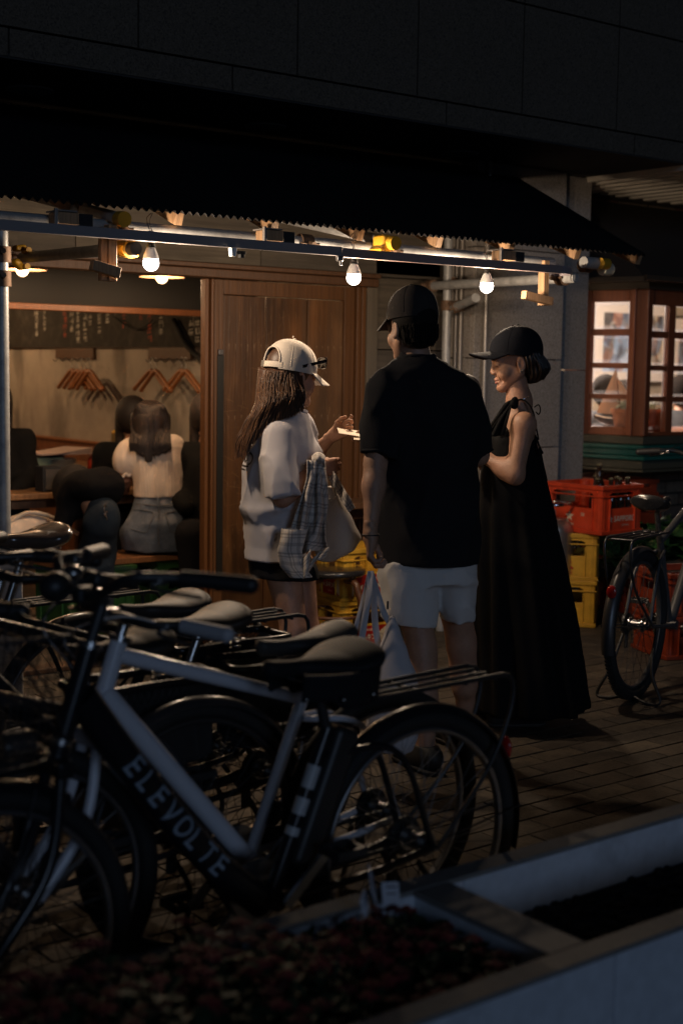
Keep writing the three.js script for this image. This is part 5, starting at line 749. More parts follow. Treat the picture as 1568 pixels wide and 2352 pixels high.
  let so = S.sm(.03, legL, legR, loft([sec(1262, 880, 1086, 5.26, .12), sec(1330, 876, 1088, 5.27, .14)], AXC)); const wc = crease(.012, 9, 9, 5, 3); so = S.add(so, (x, y, z) => wn(x, y, z) + wn2(x, y, z) + wc(x, y, z)); so = S.cut(so, at(980, 1287, 5.2), V(0, 1, 0)); so = S.cut(so, at(940, 1430, 5.24), V(-.0, -1, .0).addScaledVector(AXC, -.13));
  const sp = part('shorts', net(so, V(Math.min(lo.x, hi.x), at(980, 1450, 5.3).y, Math.min(lo.z, hi.z)), V(Math.max(lo.x, hi.x), at(980, 1262, 5.26).y, Math.max(lo.z, hi.z)), .008), wht, P); { const b = at(890, 1390, 5.115); part('patch', rbox(.012, .03, .006, .002, b.x, b.y, b.z, 0, .65, 0), M([.03, .03, .03], .6), sp); }
  shoe(P, J.anL, face, M([.02, .02, .02], .6)); shoe(P, J.anR, face, M([.02, .02, .02], .6));
  // hair and cap
  const hm = MP([.010, .008, .007], .8, { specularIntensity: .25 }); const hs = net(S.cut(S.cut(S.sm(.02, S.ell([0, .03, -.018], .083, .095, .102), S.ell([0, -.035, -.045], .068, .05, .062)), [0, 0, .006], [0, -.1, 1]), [0, -.078, -.05], [0, -1, .5]), [-.095, -.12, -.14], [.095, .14, .06], .004); hs.applyMatrix4(new THREE.Matrix4().makeBasis(hf.X, hf.Y, hf.Z).setPosition(hO)); part('hair', [hs, ...strands(160, (t, d) => { const a = -2.4 + t * 4.8 * .5 - .0, ph = Math.PI + (t - .5) * 2.9; const p0 = toW(hO, hf, [Math.sin(ph) * .082, .0, -.018 + Math.cos(ph) * .1]), p1 = toW(hO, hf, [Math.sin(ph) * (.08 - d * .02), -.05 - d * .025, -.018 + Math.cos(ph) * (.094 - d * .02)]); return [p0, p0.clone().lerp(p1, .5).addScaledVector(hf.Z, -.002), p1]; }, .0014, 4, .004, 5)], hm, P);
  const cp = cloth([.035, .030, .028]); const cap = part('cap', capGroupSeed(hO, hf), cp, P); capParts(cap, hO, hf, cp, { h: .112, ra: .09, rb: .106, brim: .06, drop: .028, seed: 3 });
  { const b = at(851, 1228, 5.035); part('bracelet', ring(b, V(0.02, 1, 0), .030, .0022), M([.01, .01, .01], .5), P); }
  // hanging bag with its straps: its own thing
  const B = thingW('tote_bag', 'white cloth tote bag hanging low from the hand of the man in black', 'bag', at(925, 1690, 5.0)); const bm = cloth([.50, .48, .50]); const bn = fold3(.012, 16, 5, 7), bn2 = fold3(.008, 8, 12, 1);
  const bs = loft([sec(1416, 893, 905, 5.0, .02), sec(1450, 882, 918, 4.99, .04), sec(1490, 872, 934, 4.98, .055), sec(1560, 858, 955, 4.96, .07), sec(1620, 845, 962, 4.95, .08), sec(1690, 838, 962, 4.95, .08), sec(1722, 850, 950, 4.95, .065)], AXC); const b0 = at(830, 1735, 4.95), b1 = at(970, 1410, 4.95);
  part('bag_body', net(S.add(bs, (x, y, z) => bn(x, y, z) + bn2(x, y, z)), V(Math.min(b0.x, b1.x) - .15, b0.y, Math.min(b0.z, b1.z) - .15), V(Math.max(b0.x, b1.x) + .15, b1.y + .02, Math.max(b0.z, b1.z) + .15), .009), bm, B);
  const st = (pts) => { const c = curve(pts.map(p => at(...p))), tw = c.getPoints(24); return sheet((u, v) => { const p = c.getPoint(v), w = .011; return p.clone().addScaledVector(AXC, (u - .5) * 2 * w).addScaledVector(away, .004 * Math.sin(u * 3.1 + v * 5)); }, 3, 28, .002); };
  const hand = [851, 1312, 5.0]; part('strap', st([hand, [838, 1370, 4.99], [822, 1430, 4.98], [806, 1475, 4.98]]), bm, B); part('strap', st([hand, [846, 1370, 4.97], [836, 1430, 4.96], [826, 1500, 4.95]]), bm, B); part('strap', st([hand, [858, 1370, 5.0], [862, 1440, 5.02], [872, 1500, 5.02]]), bm, B); part('strap', st([hand, [866, 1360, 5.01], [882, 1410, 5.0], [899, 1440, 4.99]]), bm, B);
  part('left_panel', sheet((u, v) => at(lerp(lerp(800, 820, v), lerp(880, 900, v), u), lerp(1480, 1650, v), 4.97 + .02 * Math.sin(u * 9 + v * 3)), 18, 20, .003), bm, B);
}
function capGroupSeed(O, f) { return sph(.004, 0, 0, 0, 1, 1, 1, 6).translate(...toW(O, f, [0, .15, -.012]).toArray()); }

// ---- the woman in white with the pale cap ----
{
  const P = thingW('person', 'woman with long brown hair, beige cap and oversized white T-shirt', 'person', onY(690, 1700, 0));
  const J = { headBase: at(655, 890, 5.55), neck: at(648, 935, 5.56), chest: at(650, 1040, 5.58), pelvis: at(652, 1260, 5.62), shR: at(648, 1008, 5.52), elR: at(650, 1142, 5.42), wrR: at(722, 1075, 5.47), shL: at(668, 985, 5.70), elL: at(705, 1060, 5.82), wrL: at(764, 1000, 5.74), hipR: at(648, 1300, 5.55), knR: at(676, 1450, 5.53), anR: at(672, 1640, 5.60), hipL: at(680, 1300, 5.72), knL: at(704, 1450, 5.70), anL: at(700, 1640, 5.76) };
  const sk = skin([.46, .255, .165]); const away = V(cf.x, 0, cf.z).normalize(), face = AXC.clone().multiplyScalar(.80).addScaledVector(away, .6).normalize(); const hf = frame(face.clone().add(V(0, -.10, 0))); const hO = at(671, 862, 5.55);
  const fd = at(800, 982, 5.70).sub(J.wrL).normalize(), fl = { Y: fd, Z: away.clone().multiplyScalar(-1).add(V(0, .45, 0)) }; fl.Z.addScaledVector(fd, -fl.Z.dot(fd)).normalize(); fl.X = fl.Y.clone().cross(fl.Z).normalize();
  const up = V(0, 1, 0); const handL = handGeo(J.wrL, fl, { curl: [.35, .55, .65, .7], s: .86, spread: .05, mirror: true, thumb: [[.018, .02, .006], [.042, .048, .012], [.052, .076, .012], [.05, .10, .014]] });
  const rd = AXC.clone().multiplyScalar(.9).addScaledVector(away, .2).add(V(0, .05, 0)).normalize(), fr = { Y: rd, Z: away.clone() }; fr.Z.addScaledVector(rd, -fr.Z.dot(rd)).normalize(); fr.X = fr.Y.clone().cross(fr.Z).normalize(); const handR = handGeo(J.wrR, fr, { curl: [1.15, 1.2, 1.2, 1.2], s: .92, spread: .02, mirror: fr.X.y < 0, thumb: [[.018, .03, .008], [.03, .06, .026], [.014, .08, .036], [-.004, .085, .036]] });
  part('body', [bodyGeo(J, { k: .88, leg: 1.06, back: face.clone().multiplyScalar(-1) }), headGeo(hO, hf, { nose: .7 }), handL, handR], sk, P);
  // oversized T-shirt
  const ss = [sec(936, 640, 688, 5.57, .06), sec(950, 622, 698, 5.57, .10), sec(970, 607, 704, 5.58, .13), sec(1000, 593, 716, 5.58, .15), sec(1035, 575, 736, 5.59, .17), sec(1080, 560, 736, 5.60, .165), sec(1130, 556, 724, 5.61, .16), sec(1172, 557, 715, 5.62, .16), sec(1205, 567, 708, 5.62, .155), sec(1250, 571, 704, 5.63, .16), sec(1288, 567, 706, 5.63, .165)];
  const tr = loft(ss, AXC), sl = S.cap(at(640, 1004, 5.46), at(647, 1140, 5.39), .064, .058), sl2 = S.cap(at(668, 985, 5.70), at(700, 1050, 5.80), .075, .065);
  let sh = S.sm(.022, tr, S.cut(sl, at(652, 1130, 5.41), V(0, -1, 0).addScaledVector(AXC, .25)), S.cut(sl2, at(698, 1046, 5.8), at(700, 1050, 5.8).sub(at(668, 985, 5.7)))); const nA = fold3(.005, 6, 4, 2), nB = fold3(.004, 22, 14, 6); const dent = S.ell(at(590, 1205, 5.46), .12, .016, .06), d2 = S.cap(at(575, 1215, 5.45), at(660, 1182, 5.44), .016);
  const k1 = crease(.013, 8, 3.2, 5, 2), k2 = crease(.010, 15, 4, -4, 7), k3 = crease(.010, 3, 13, 2, 5); sh = S.add(sh, (x, y, z) => nA(x, y, z) + nB(x, y, z) * .6 + k1(x, y, z) + k2(x, y, z) + k3(x, y, z) * sstep(1.15, 1.05, y) * sstep(.88, .95, y)); sh = S.sub(sh, d2, .03); sh = S.cut(sh, at(640, 1284, 5.6), V(0, -1, 0)); sh = S.sub(sh, S.cap(at(662, 920, 5.56), at(655, 870, 5.55), .066), .006);
  const lo = at(540, 1300, 5.6), hi = at(760, 900, 5.6); const wm = cloth([.50, .475, .49]); const mn = V(Math.min(lo.x, hi.x) - .28, lo.y, Math.min(lo.z, hi.z) - .28), mx = V(Math.max(lo.x, hi.x) + .28, hi.y, Math.max(lo.z, hi.z) + .28);
  const ts = part('tshirt', net(sh, mn, mx, .007), wm, P);
  { const o = [], C0 = at(662, 934, 5.56); for (let i = 0; i < 24; i++) { const a = i / 24 * 6.2832; o.push(C0.clone().addScaledVector(AXC, Math.cos(a) * .07).addScaledVector(away, Math.sin(a) * .066).add(V(0, -.02 * Math.cos(a), 0))); } part('collar', tube(o, .009, 48, 8, true), wm, ts); }
  part('hem', sheet((u, v) => { const a = u * 6.2832, s = sec(1278, 566, 706, 5.63, .165); return [s.x + AXC.x * Math.cos(a) * (s.a + .002) - away.x * 0 + -AXC.z * Math.sin(a) * (s.b + .003), s.y + v * .003, s.z + AXC.z * Math.cos(a) * (s.a + .002) + AXC.x * Math.sin(a) * (s.b + .003)]; }, 60, 1, .001), wm, ts);
  // print on the back of the shirt
  { const t = canvasTex(256, 256, (g, W, H) => { g.clearRect(0, 0, W, H); g.strokeStyle = 'rgba(35,26,26,.95)'; g.lineWidth = 16; g.beginPath(); g.ellipse(60, 70, 26, 52, 0, 0, 7); g.stroke(); g.beginPath(); g.ellipse(135, 70, 30, 52, 0, 0, 7); g.stroke(); g.beginPath(); g.arc(195, 95, 46, -1.6, 1.5); g.stroke(); g.fillStyle = 'rgba(35,26,26,.95)'; g.fillRect(20, 150, 190, 12); g.fillRect(20, 178, 150, 9); });
    const c = sec(1060, 560, 736, 5.59, .17), y0 = at(570, 1096, 5.6).y, y1 = at(570, 1022, 5.6).y;
    const s = sheet((u, v) => { const a = lerp(Math.PI + .25, Math.PI - .85, u), d = V(AXC.x * Math.cos(a) - AXC.z * Math.sin(a), 0, AXC.z * Math.cos(a) + AXC.x * Math.sin(a)); const q = V(c.x, lerp(y0, y1, v), c.z).addScaledVector(d, .32); for (let i = 0; i < 80; i++) { const e = sh(q.x, q.y, q.z) - .0022; if (e < .0004) break; q.addScaledVector(d, -Math.min(.04, e * .6)); } return q; }, 16, 14); part('print', s, new THREE.MeshStandardMaterial({ map: t, transparent: true, roughness: .8 }), ts); }
  // shorts
  const sm_ = cloth([.014, .014, .016]); let so = S.sm(.03, loft([sec(1265, 572, 706, 5.62, .15), sec(1300, 570, 728, 5.62, .15), sec(1330, 574, 736, 5.61, .145)], AXC)); so = S.add(so, fold3(.01, 12, 8, 4)); part('shorts', net(S.cut(so, at(650, 1325, 5.6), V(0, -1, 0).addScaledVector(AXC, -.05)), V(mn.x, at(650, 1345, 5.6).y, mn.z), V(mx.x, at(650, 1262, 5.6).y, mx.z), .010), sm_, P);
  shoe(P, J.anR, face, M([.5, .48, .46], .6), .24); shoe(P, J.anL, face, M([.5, .48, .46], .6), .24);
  // hair
  const hm = M([.055, .023, .010], .5), hm2 = M([.13, .06, .026], .45), hm3 = M([.028, .012, .006], .5); const root = t => toW(hO, hf, (() => { const ph = lerp(Math.PI + 1.25, Math.PI * .52, t); return [-Math.sin(ph) * -.086, -.0 - .02 * Math.sin(t * 3), -.012 + Math.cos(ph) * .10]; })());
  const ends = [[541, 1034, 5.45], [552, 1030, 5.44], [562, 1036, 5.43], [578, 1005, 5.43], [596, 985, 5.43], [622, 962, 5.43], [650, 945, 5.43], [672, 938, 5.44], [694, 926, 5.46]].map(p => at(...p)); const endAt = t => { const s = clamp(t) * (ends.length - 1), i = Math.min(ends.length - 2, s | 0); return ends[i].clone().lerp(ends[i + 1], s - i); };
  const mids = [[588, 930, 5.47], [596, 928, 5.45], [606, 925, 5.43], [618, 920, 5.42], [632, 915, 5.42], [648, 912, 5.42], [664, 908, 5.42], [680, 905, 5.43], [700, 900, 5.46]].map(p => at(...p)), midAt = t => { const s = clamp(t) * (mids.length - 1), i = Math.min(mids.length - 2, s | 0); return mids[i].clone().lerp(mids[i + 1], s - i); };
  const rts = [[600, 862, 5.52], [604, 866, 5.48], [612, 870, 5.46], [622, 873, 5.45], [636, 874, 5.44], [650, 872, 5.44], [664, 868, 5.45], [676, 862, 5.46], [690, 860, 5.5]].map(p => at(...p)), rootAt = t => { const s = clamp(t) * (rts.length - 1), i = Math.min(rts.length - 2, s | 0); return rts[i].clone().lerp(rts[i + 1], s - i).add(V(0, .034, 0)).addScaledVector(away, .012); };
  const path = (t, d, w) => { const dp = away.clone().multiplyScalar(d * .045); const a = rootAt(t).add(dp), b = midAt(t + w * .07).add(dp.clone().multiplyScalar(1.3)), c = endAt(clamp(t + w * .13)).add(dp).add(V(0, (d - .6) * .05, 0)); const wv = Math.sin(t * 40 + d * 9) * .006; return [a, a.clone().lerp(b, .5).addScaledVector(AXC, -.006), b, b.clone().lerp(c, .4).addScaledVector(AXC, wv - .012 * (1 - t)).add(V(0, .0, 0)), b.clone().lerp(c, .75).addScaledVector(AXC, -wv - .012 * (1 - t)), c]; };
  const base = sheet((u, v) => { const [a, , b, , , c] = path(.1 + u * .84, .5, 0); const k = v < .45 ? a.clone().lerp(b, v / .45) : b.clone().lerp(c, (v - .45) / .55 * .93); return k; }, 40, 24, .02);
  const skull = net(S.cut(S.ell([0, .032, -.016], .081, .094, .100), [0, 0, .035], [0, -.4, 1]), [-.1, -.08, -.13], [.1, .14, .1], .005).applyMatrix4(new THREE.Matrix4().makeBasis(hf.X, hf.Y, hf.Z).setPosition(hO));
  const hair = part('hair', [skull, base, ...strands(1500, path, .0013, 31, .003, 14)], hm, P); part('strand', strands(260, (t, d, w) => path(t, d * .25 - .12, w * 1.6), .0011, 32, .005, 14), hm2, hair).userData.kind = 'stuff'; part('strand', strands(200, (t, d, w) => path(t, d * .25 - .1, w * 1.4), .0011, 33, .005, 14), hm3, hair).userData.kind = 'stuff';
  const cm = cloth([.60, .53, .45]); const cap = part('cap', capGroupSeed(hO, hf), cm, P); capParts(cap, hO, hf, cm, { open: true, ra: .094, rb: .112, h: .118, cy: .022, brim: .066, drop: .03, tilt: .06, seed: 7 });
  // sunglasses resting on the cap
  { const g = thingW('sunglasses', 'dark sunglasses resting on the brim of the beige cap', 'sunglasses', hO.clone().add(V(0, .08, 0))); const w = p => toW(hO, hf, p); const gm = MP([.02, .012, .01], .08, { clearcoat: 1 }), y = .062, z = .118; for (const s of [-1, 1]) { const q = []; for (let i = 0; i < 20; i++) { const a = i / 20 * 6.2832, c = Math.cos(a), d = Math.sin(a); q.push(w([s * .036 + Math.sign(c) * Math.abs(c) ** .6 * .03, y + Math.sign(d) * Math.abs(d) ** .6 * .021, z - .006 * Math.abs(c)])); } part('rim', tube(q, .0032, 50, 8, true), gm, g); part('lens', sheet((u, v) => w([s * .036 + (u - .5) * .058, y + (v - .5) * .04, z - .003]), 4, 4, .001), MP([.06, .03, .02], .05, { transmission: .6, thickness: 0 }), g); part('temple', beam(w([s * .068, y + .008, z - .008]), w([s * .096, y - .028, -.02]), .003, .012), gm, g); } part('bridge', tube([w([-.008, y + .006, z]), w([0, y + .012, z + .004]), w([.008, y + .006, z])], .003, 8, 6), gm, g); }
  // the card between the hands
  { const c = at(806, 990, 5.66); const g = thingW('card', 'pale paper card passing between the two hands', 'card', c); part('paper', sheet((u, v) => at(lerp(774, 830, u) - v * 8 * (u - .5), 983 + u * 8 + v * 12, 5.70 - v * .13), 6, 4, .0012), M([.72, .60, .46], .7), g); const c2 = at(834, 1004, 5.62), g2 = thingW('card', 'second card held lower beside the black sleeve', 'card', c2); part('paper', sheet((u, v) => at(lerp(812, 846, u), 1001 + u * 3 + v * 9, 5.62 - v * .1), 6, 4, .0012), M([.68, .55, .40], .7), g2); }
  // plaid shirt over the forearm
  const plaid = tex(512, 512, (u, v) => { let k = [.60, .54, .48]; const ln = (t, p, w) => Math.abs(((t % 1) + 1) % 1 - p) < w; const m = (a) => { k = k.map((c, i) => lerp(c, [.16, .15, .15][i], a)); }; const U = u * 4, W2 = v * 4; if (ln(U, .2, .045) || ln(U, .36, .03)) m(.55); if (ln(W2, .25, .045) || ln(W2, .42, .03)) m(.55); if (ln(U, .74, .09)) m(.42); if (ln(W2, .78, .09)) m(.42); const n = .9 + .2 * n2(u * 150, v * 150, 150, 3); return k.map(c => c * n); });
  const pm = cloth([1, 1, 1], { map: rep(plaid, .30, .30), bumpMap: rep(T.weave, .04, .04) });
  const B = thingW('plaid_shirt', 'cream checked overshirt draped over the forearm of the woman in white', 'shirt', at(700, 1320, 5.4));
  const lerpA = (arr, t) => { const s = clamp(t) * (arr.length - 1), i = Math.min(arr.length - 2, s | 0), k = s - i; return arr[i].map((q, j) => lerp(q, arr[i + 1][j], k)); };
  // cloth coordinates: metres measured along the folded surface itself
  const uvm = (g, nu, nv) => { const uv = g.attributes.uv, p = g.attributes.position, W = nu + 1, N = W * (nv + 1), P = i => V().fromBufferAttribute(p, i); for (let o = 0; o < uv.count; o += N) { for (let j = 0; j <= nv; j++) { let s = 0; for (let i = 0; i <= nu; i++) { const k = o + j * W + i; if (i) s += P(k).distanceTo(P(k - 1)); uv.setX(k, s); } } for (let i = 0; i <= nu; i++) { let s = 0; for (let j = 0; j <= nv; j++) { const k = o + j * W + i; if (j) s += P(k).distanceTo(P(k - W)); uv.setY(k, s); } } } return g; };
  const left = [[704, 1056], [700, 1100], [690, 1150], [672, 1210], [652, 1250], [640, 1290]], right = [[748, 1060], [751, 1100], [750, 1150], [748, 1200], [752, 1240], [754, 1262]];
  part('front_panel', uvm(sheet((u, v) => { const a = lerpA(left, v), b = lerpA(right, v); const f = Math.sin(u * 14 + v * 1.8) * .024 * (.4 + v) + Math.sin(u * 27 - v * 5) * .009 + .016 * (n3(u * 6, v * 5, 3) - .5); return at(lerp(a[0], b[0], u) + 3 * Math.sin(v * 9 + u * 4), lerp(a[1], b[1], u) + 5 * Math.sin(u * 7) * v, 5.385 + f + .05 * (1 - v) * (u - .5)); }, 44, 44, .004), 44, 44), pm, B);
  part('sleeve', uvm(sheet((u, v) => { const c = lerpA([[676, 1215], [664, 1262], [672, 1300], [690, 1326]], v), a = u * 6.2832, r = lerp(.045, .04, v) * (1 + .1 * Math.sin(a * 3 + v * 7)); return at(c[0], c[1], 5.35).addScaledVector(AXC, Math.cos(a) * r).addScaledVector(away, Math.sin(a) * r * .5); }, 28, 20, .003), 28, 20), pm, B);
  part('sleeve_cuff', uvm(sheet((u, v) => at(lerp(688, 712, u) + v * 6 - 10 * v * u, lerp(1285, 1330, v) - 24 * u + 8 * Math.sin(u * 3.1), 5.33 + .012 * Math.sin(u * 6 + v)), 14, 10, .004), 14, 10), pm, B);
  part('collar_band', uvm(sheet((u, v) => at(lerp(716, 746, u), 1050 + v * 24 - 10 * Math.sin(u * 3.1), 5.40 - .035 * Math.sin(v * 3.1) + .012 * Math.sin(u * 9)), 16, 10, .004), 16, 10), pm, B);
  part('hem_flap', uvm(sheet((u, v) => at(lerp(700, 756, u) - 8 * v, lerp(1300, 1252, u) + v * 22 + 4 * Math.sin(u * 8), 5.36 + .01 * Math.sin(u * 11 + v * 3)), 24, 8, .004), 24, 8), pm, B);
  part('far_sleeve', uvm(sheet((u, v) => at(lerp(748, 800, v) + u * 16, lerp(1088, 1176, v) - u * 10, 5.48 + .01 * Math.sin(v * 13 + u * 3)), 8, 24, .004), 8, 24), pm, B);
  // tote bag hanging behind the overshirt
  const T2 = thingW('tote_bag', 'translucent white tote bag hanging behind the checked overshirt', 'bag', at(775, 1290, 5.55)); const tm = cloth([.55, .50, .45]); const tb = S.add(loft([sec(1118, 748, 770, 5.53, .02), sec(1150, 738, 786, 5.54, .04), sec(1200, 730, 811, 5.55, .055), sec(1236, 724, 829, 5.56, .06), sec(1262, 718, 815, 5.56, .06), sec(1288, 724, 772, 5.56, .045)], AXC), fold3(.018, 9, 9, 4)); const t0 = at(700, 1300, 5.6), t1 = at(840, 1100, 5.6); part('bag_body', net(tb, V(Math.min(t0.x, t1.x) - .15, t0.y, Math.min(t0.z, t1.z) - .15), V(Math.max(t0.x, t1.x) + .15, t1.y, Math.max(t0.z, t1.z) + .15), .008), tm, T2); part('strap', tube([at(752, 1062, 5.5), at(760, 1100, 5.5), at(776, 1150, 5.52), at(800, 1200, 5.53)], .007, 20, 6), tm, T2); part('rim', tube([at(740, 1140, 5.49), at(758, 1148, 5.49), at(776, 1140, 5.5)], .005, 14, 6), tm, T2);
}
// ---- the woman in the long black dress ----
{
  const P = thingW('person', 'smiling woman in profile with navy cap and long black strappy dress', 'person', onY(1215, 1655, 0));
  const J = { headBase: at(1184, 872, 5.9), neck: at(1192, 922, 5.9), chest: at(1180, 1030, 5.92), pelvis: at(1185, 1250, 5.96), shL: at(1203, 975, 5.80), elL: at(1182, 1092, 5.78), wrL: at(1112, 1050, 5.88), shR: at(1175, 970, 6.06), elR: at(1150, 1090, 6.10), wrR: at(1085, 1045, 6.02), hipL: at(1180, 1280, 5.9), knL: at(1180, 1470, 5.92), anL: at(1205, 1630, 5.95), hipR: at(1180, 1280, 6.05), knR: at(1170, 1470, 6.05), anR: at(1165, 1630, 6.1) };
  const sk = skin([.40, .225, .145]); const away = V(cf.x, 0, cf.z).normalize(), face = AXC.clone().multiplyScalar(-1).addScaledVector(away, -.10).normalize(); const hf = frame(face.clone().add(V(0, -.17, 0))); const hO = at(1181, 831, 5.9);
  const fd = AXC.clone().multiplyScalar(-1).add(V(0, .12, 0)).normalize(), fl = { Y: fd, Z: V(0, 1, 0) }; fl.Z.addScaledVector(fd, -fl.Z.dot(fd)).normalize(); fl.X = fl.Y.clone().cross(fl.Z).normalize(); const hl = handGeo(J.wrL, fl, { s: .9, curl: [.5, .6, .65, .7], mirror: true }); const hr = handGeo(J.wrR, fl, { s: .9, curl: [.4, .5, .5, .6] });
  part('body', [bodyGeo(J, { k: .88, arm: 1.06 }, .010), headGeo(hO, hf, { smile: true, nose: .55, cheek: 1.06, cell: .003 }), hl, hr], sk, P);
  // features of the face
  const w = p => toW(hO, hf, p); for (const s of [-1, 1]) { part('eyebrow', tube([w([s * .013, .0165, .0905]), w([s * .028, .0205, .088]), w([s * .045, .0165, .077])], .0022, 12, 6), M([.02, .012, .008], .8), P); part('eyelash', tube([w([s * .017, -.0055, .0905]), w([s * .031, -.0085, .092]), w([s * .045, -.0045, .083])], .0014, 12, 5), M([.01, .008, .008], .6), P); part('earring', [sph(.005, ...w([s * .083, -.042, -.002]).toArray()), sph(.0042, ...w([s * .0835, -.036, -.013]).toArray())], M([.75, .72, .66], .2, { metalness: .9 }), P); }
  part('lips', [tube([w([-.019, -.0645, .0795]), w([-.006, -.062, .0915]), w([0, -.0625, .093]), w([.006, -.062, .0915]), w([.019, -.0645, .0795])], .0034, 16, 6), tube([w([-.016, -.0725, .081]), w([0, -.0745, .0915]), w([.016, -.0725, .081])], .004, 14, 6)], M([.38, .14, .11], .45), P);
  // hair: a short bob under the cap
  const hm = M([.022, .012, .008], .42); const hb = S.sm(.02, S.ell([0, .0, -.045], .088, .075, .075), S.ell([0, -.055, -.065], .078, .045, .055)); const hs = S.cut(S.cut(hb, [0, .04, 0], [0, 1, 0]), [0, 0, -.026], [0, -.2, 1]); const hg = net(S.add(hs, (x, y, z) => .004 * Math.sin(Math.atan2(x, z + .03) * 34 + y * 20)), [-.1, -.12, -.15], [.1, .06, .03], .004).applyMatrix4(new THREE.Matrix4().makeBasis(hf.X, hf.Y, hf.Z).setPosition(hO));
  part('hair', [hg, ...strands(420, (t, d, k) => { const ph = lerp(Math.PI * .5 + .38, Math.PI * 1.5 - .38, t), r = .088 + d * .009, c = [Math.sin(ph), Math.cos(ph)]; return [w([c[0] * .085, .03, -.03 + c[1] * .075]), w([c[0] * r, -.01, -.04 + c[1] * (r - .004)]), w([c[0] * (r + .002), -.05, -.048 + c[1] * (r - .002)]), w([c[0] * (r - .012 - d * .02), -.074 - d * .012 + .008 * k, -.05 + c[1] * (r - .018 - d * .02)])]; }, .0015, 51, .006, 9)], hm, P);
  const cm = cloth([.008, .009, .013]); const cap = part('cap', capGroupSeed(hO, hf), cm, P); capParts(cap, hO, hf, cm, { ra: .092, rb: .114, h: .114, cy: .036, brim: .086, drop: .012, bend: .022, tilt: -.20, seed: 11 }); { const t = canvasTex(256, 96, (g, W, H) => { g.clearRect(0, 0, W, H); g.fillStyle = 'rgba(190,180,170,.95)'; g.font = 'italic 52px serif'; g.fillText('Ho', 12, 44); g.fillText('ho', 30, 86); }); const pt2 = (u, v) => { const ph = -.34 + u * .68, th = 1.25 - v * .16; return w([.093 * Math.sin(th) * Math.sin(ph) * 1.012, .034 + .112 * Math.pow(Math.cos(th), .82) * 1.02 * (1 - .06 * Math.cos(ph) * Math.sin(th)), -.012 + .113 * Math.sin(th) * Math.cos(ph) * 1.014]); }; part('embroidery', sheet((u, v) => pt2(u, v), 14, 4), new THREE.MeshStandardMaterial({ map: t, transparent: true, roughness: .7 }), cap); }
  // dress
  const dm = cloth([.006, .006, .0065]); const ds = [sec(968, 1142, 1205, 5.93, .07), sec(990, 1126, 1224, 5.93, .105), sec(1015, 1115, 1236, 5.93, .125), sec(1050, 1108, 1244, 5.94, .14), sec(1100, 1102, 1254, 5.95, .15), sec(1200, 1093, 1274, 5.96, .17), sec(1300, 1088, 1293, 5.97, .19), sec(1450, 1084, 1317, 5.98, .22), sec(1560, 1080, 1334, 5.99, .245), sec(1626, 1076, 1346, 6.0, .26)];
  const folds = (a, y) => { const k = sstep(1.15, .3, y); return -(.004 + .022 * k) * (.55 * Math.sin(a * 9 + y * 1.3) + .45 * Math.sin(a * 15 - y * 2.2 + 1)); }; const df = S.cut(S.sub(loft(ds, AXC, folds), S.sm(.03, S.cap(at(1172, 940, 5.93), at(1140, 955, 5.93), .045), S.cap(at(1222, 960, 5.93), at(1236, 985, 5.93), .035)), .02), at(1200, 1622, 6), V(0, -1, 0)); const d0 = at(1060, 1640, 6), d1 = at(1360, 950, 6);
  const dr = part('dress', net(df, V(Math.min(d0.x, d1.x) - .3, d0.y, Math.min(d0.z, d1.z) - .3), V(Math.max(d0.x, d1.x) + .3, d1.y, Math.max(d0.z, d1.z) + .3), .011), dm, P);
  part('strap', [tube([at(1128, 980, 5.84), at(1145, 955, 5.82), at(1163, 930, 5.82), at(1178, 922, 5.84)], .011, 20, 6), tube([at(1178, 922, 5.83), at(1200, 918, 5.83), at(1221, 940, 5.82), at(1230, 980, 5.83), at(1236, 1010, 5.85)], .0035, 28, 6)], dm, dr); part('strap', [tube([at(1132, 985, 6.02), at(1150, 950, 6.04), at(1168, 922, 6.03)], .006, 16, 6)], dm, dr);
  part('bow', [S.ell(at(1181, 926, 5.815), .02, .026, .016)].map(f => net((x, y, z) => f(x, y, z) + .004 * (n3(x * 80, y * 80, z * 80) - .5), at(1181, 926, 5.815).subScalar(.035), at(1181, 926, 5.815).addScalar(.035), .004)), dm, dr); part('bodice', [sheet((u, v) => at(lerp(1174, lerp(1117, 1156, u), v) - 5 * Math.sin(v * 3.1) * (1 - u), lerp(926, lerp(1004, 1000, u), v), 5.82 - .012 * Math.sin(v * 3.1) - .03 * v + .012 * Math.sin(u * 12)), 14, 16, .004)], dm, dr);
  part('tie', [tube([at(1226, 935, 5.82), at(1236, 930, 5.83), at(1240, 942, 5.83), at(1236, 952, 5.83), at(1230, 946, 5.83)], .0028, 24, 5), tube([at(1229, 1000, 5.86), at(1236, 1020, 5.84), at(1246, 1042, 5.84)], .004, 14, 5), tube([at(1230, 1000, 5.85), at(1232, 1030, 5.83), at(1238, 1048, 5.83)], .003, 14, 5)], dm, dr);
  { const q = []; for (let i = 0; i <= 20; i++) { const a = lerp(-.4, Math.PI + .4, i / 20); q.push(J.neck.clone().add(V(0, .012, 0)).addScaledVector(face, Math.sin(a) * .068 - .01).addScaledVector(away, -Math.cos(a) * .056).add(V(0, -.022 * Math.sin(a), 0))); } part('necklace', tube(q, .002, 60, 6), K.chrome, P); }
  shoe(P, J.anL, face, K.blackmatte, .23); shoe(P, J.anR, face, K.blackmatte, .23);
}
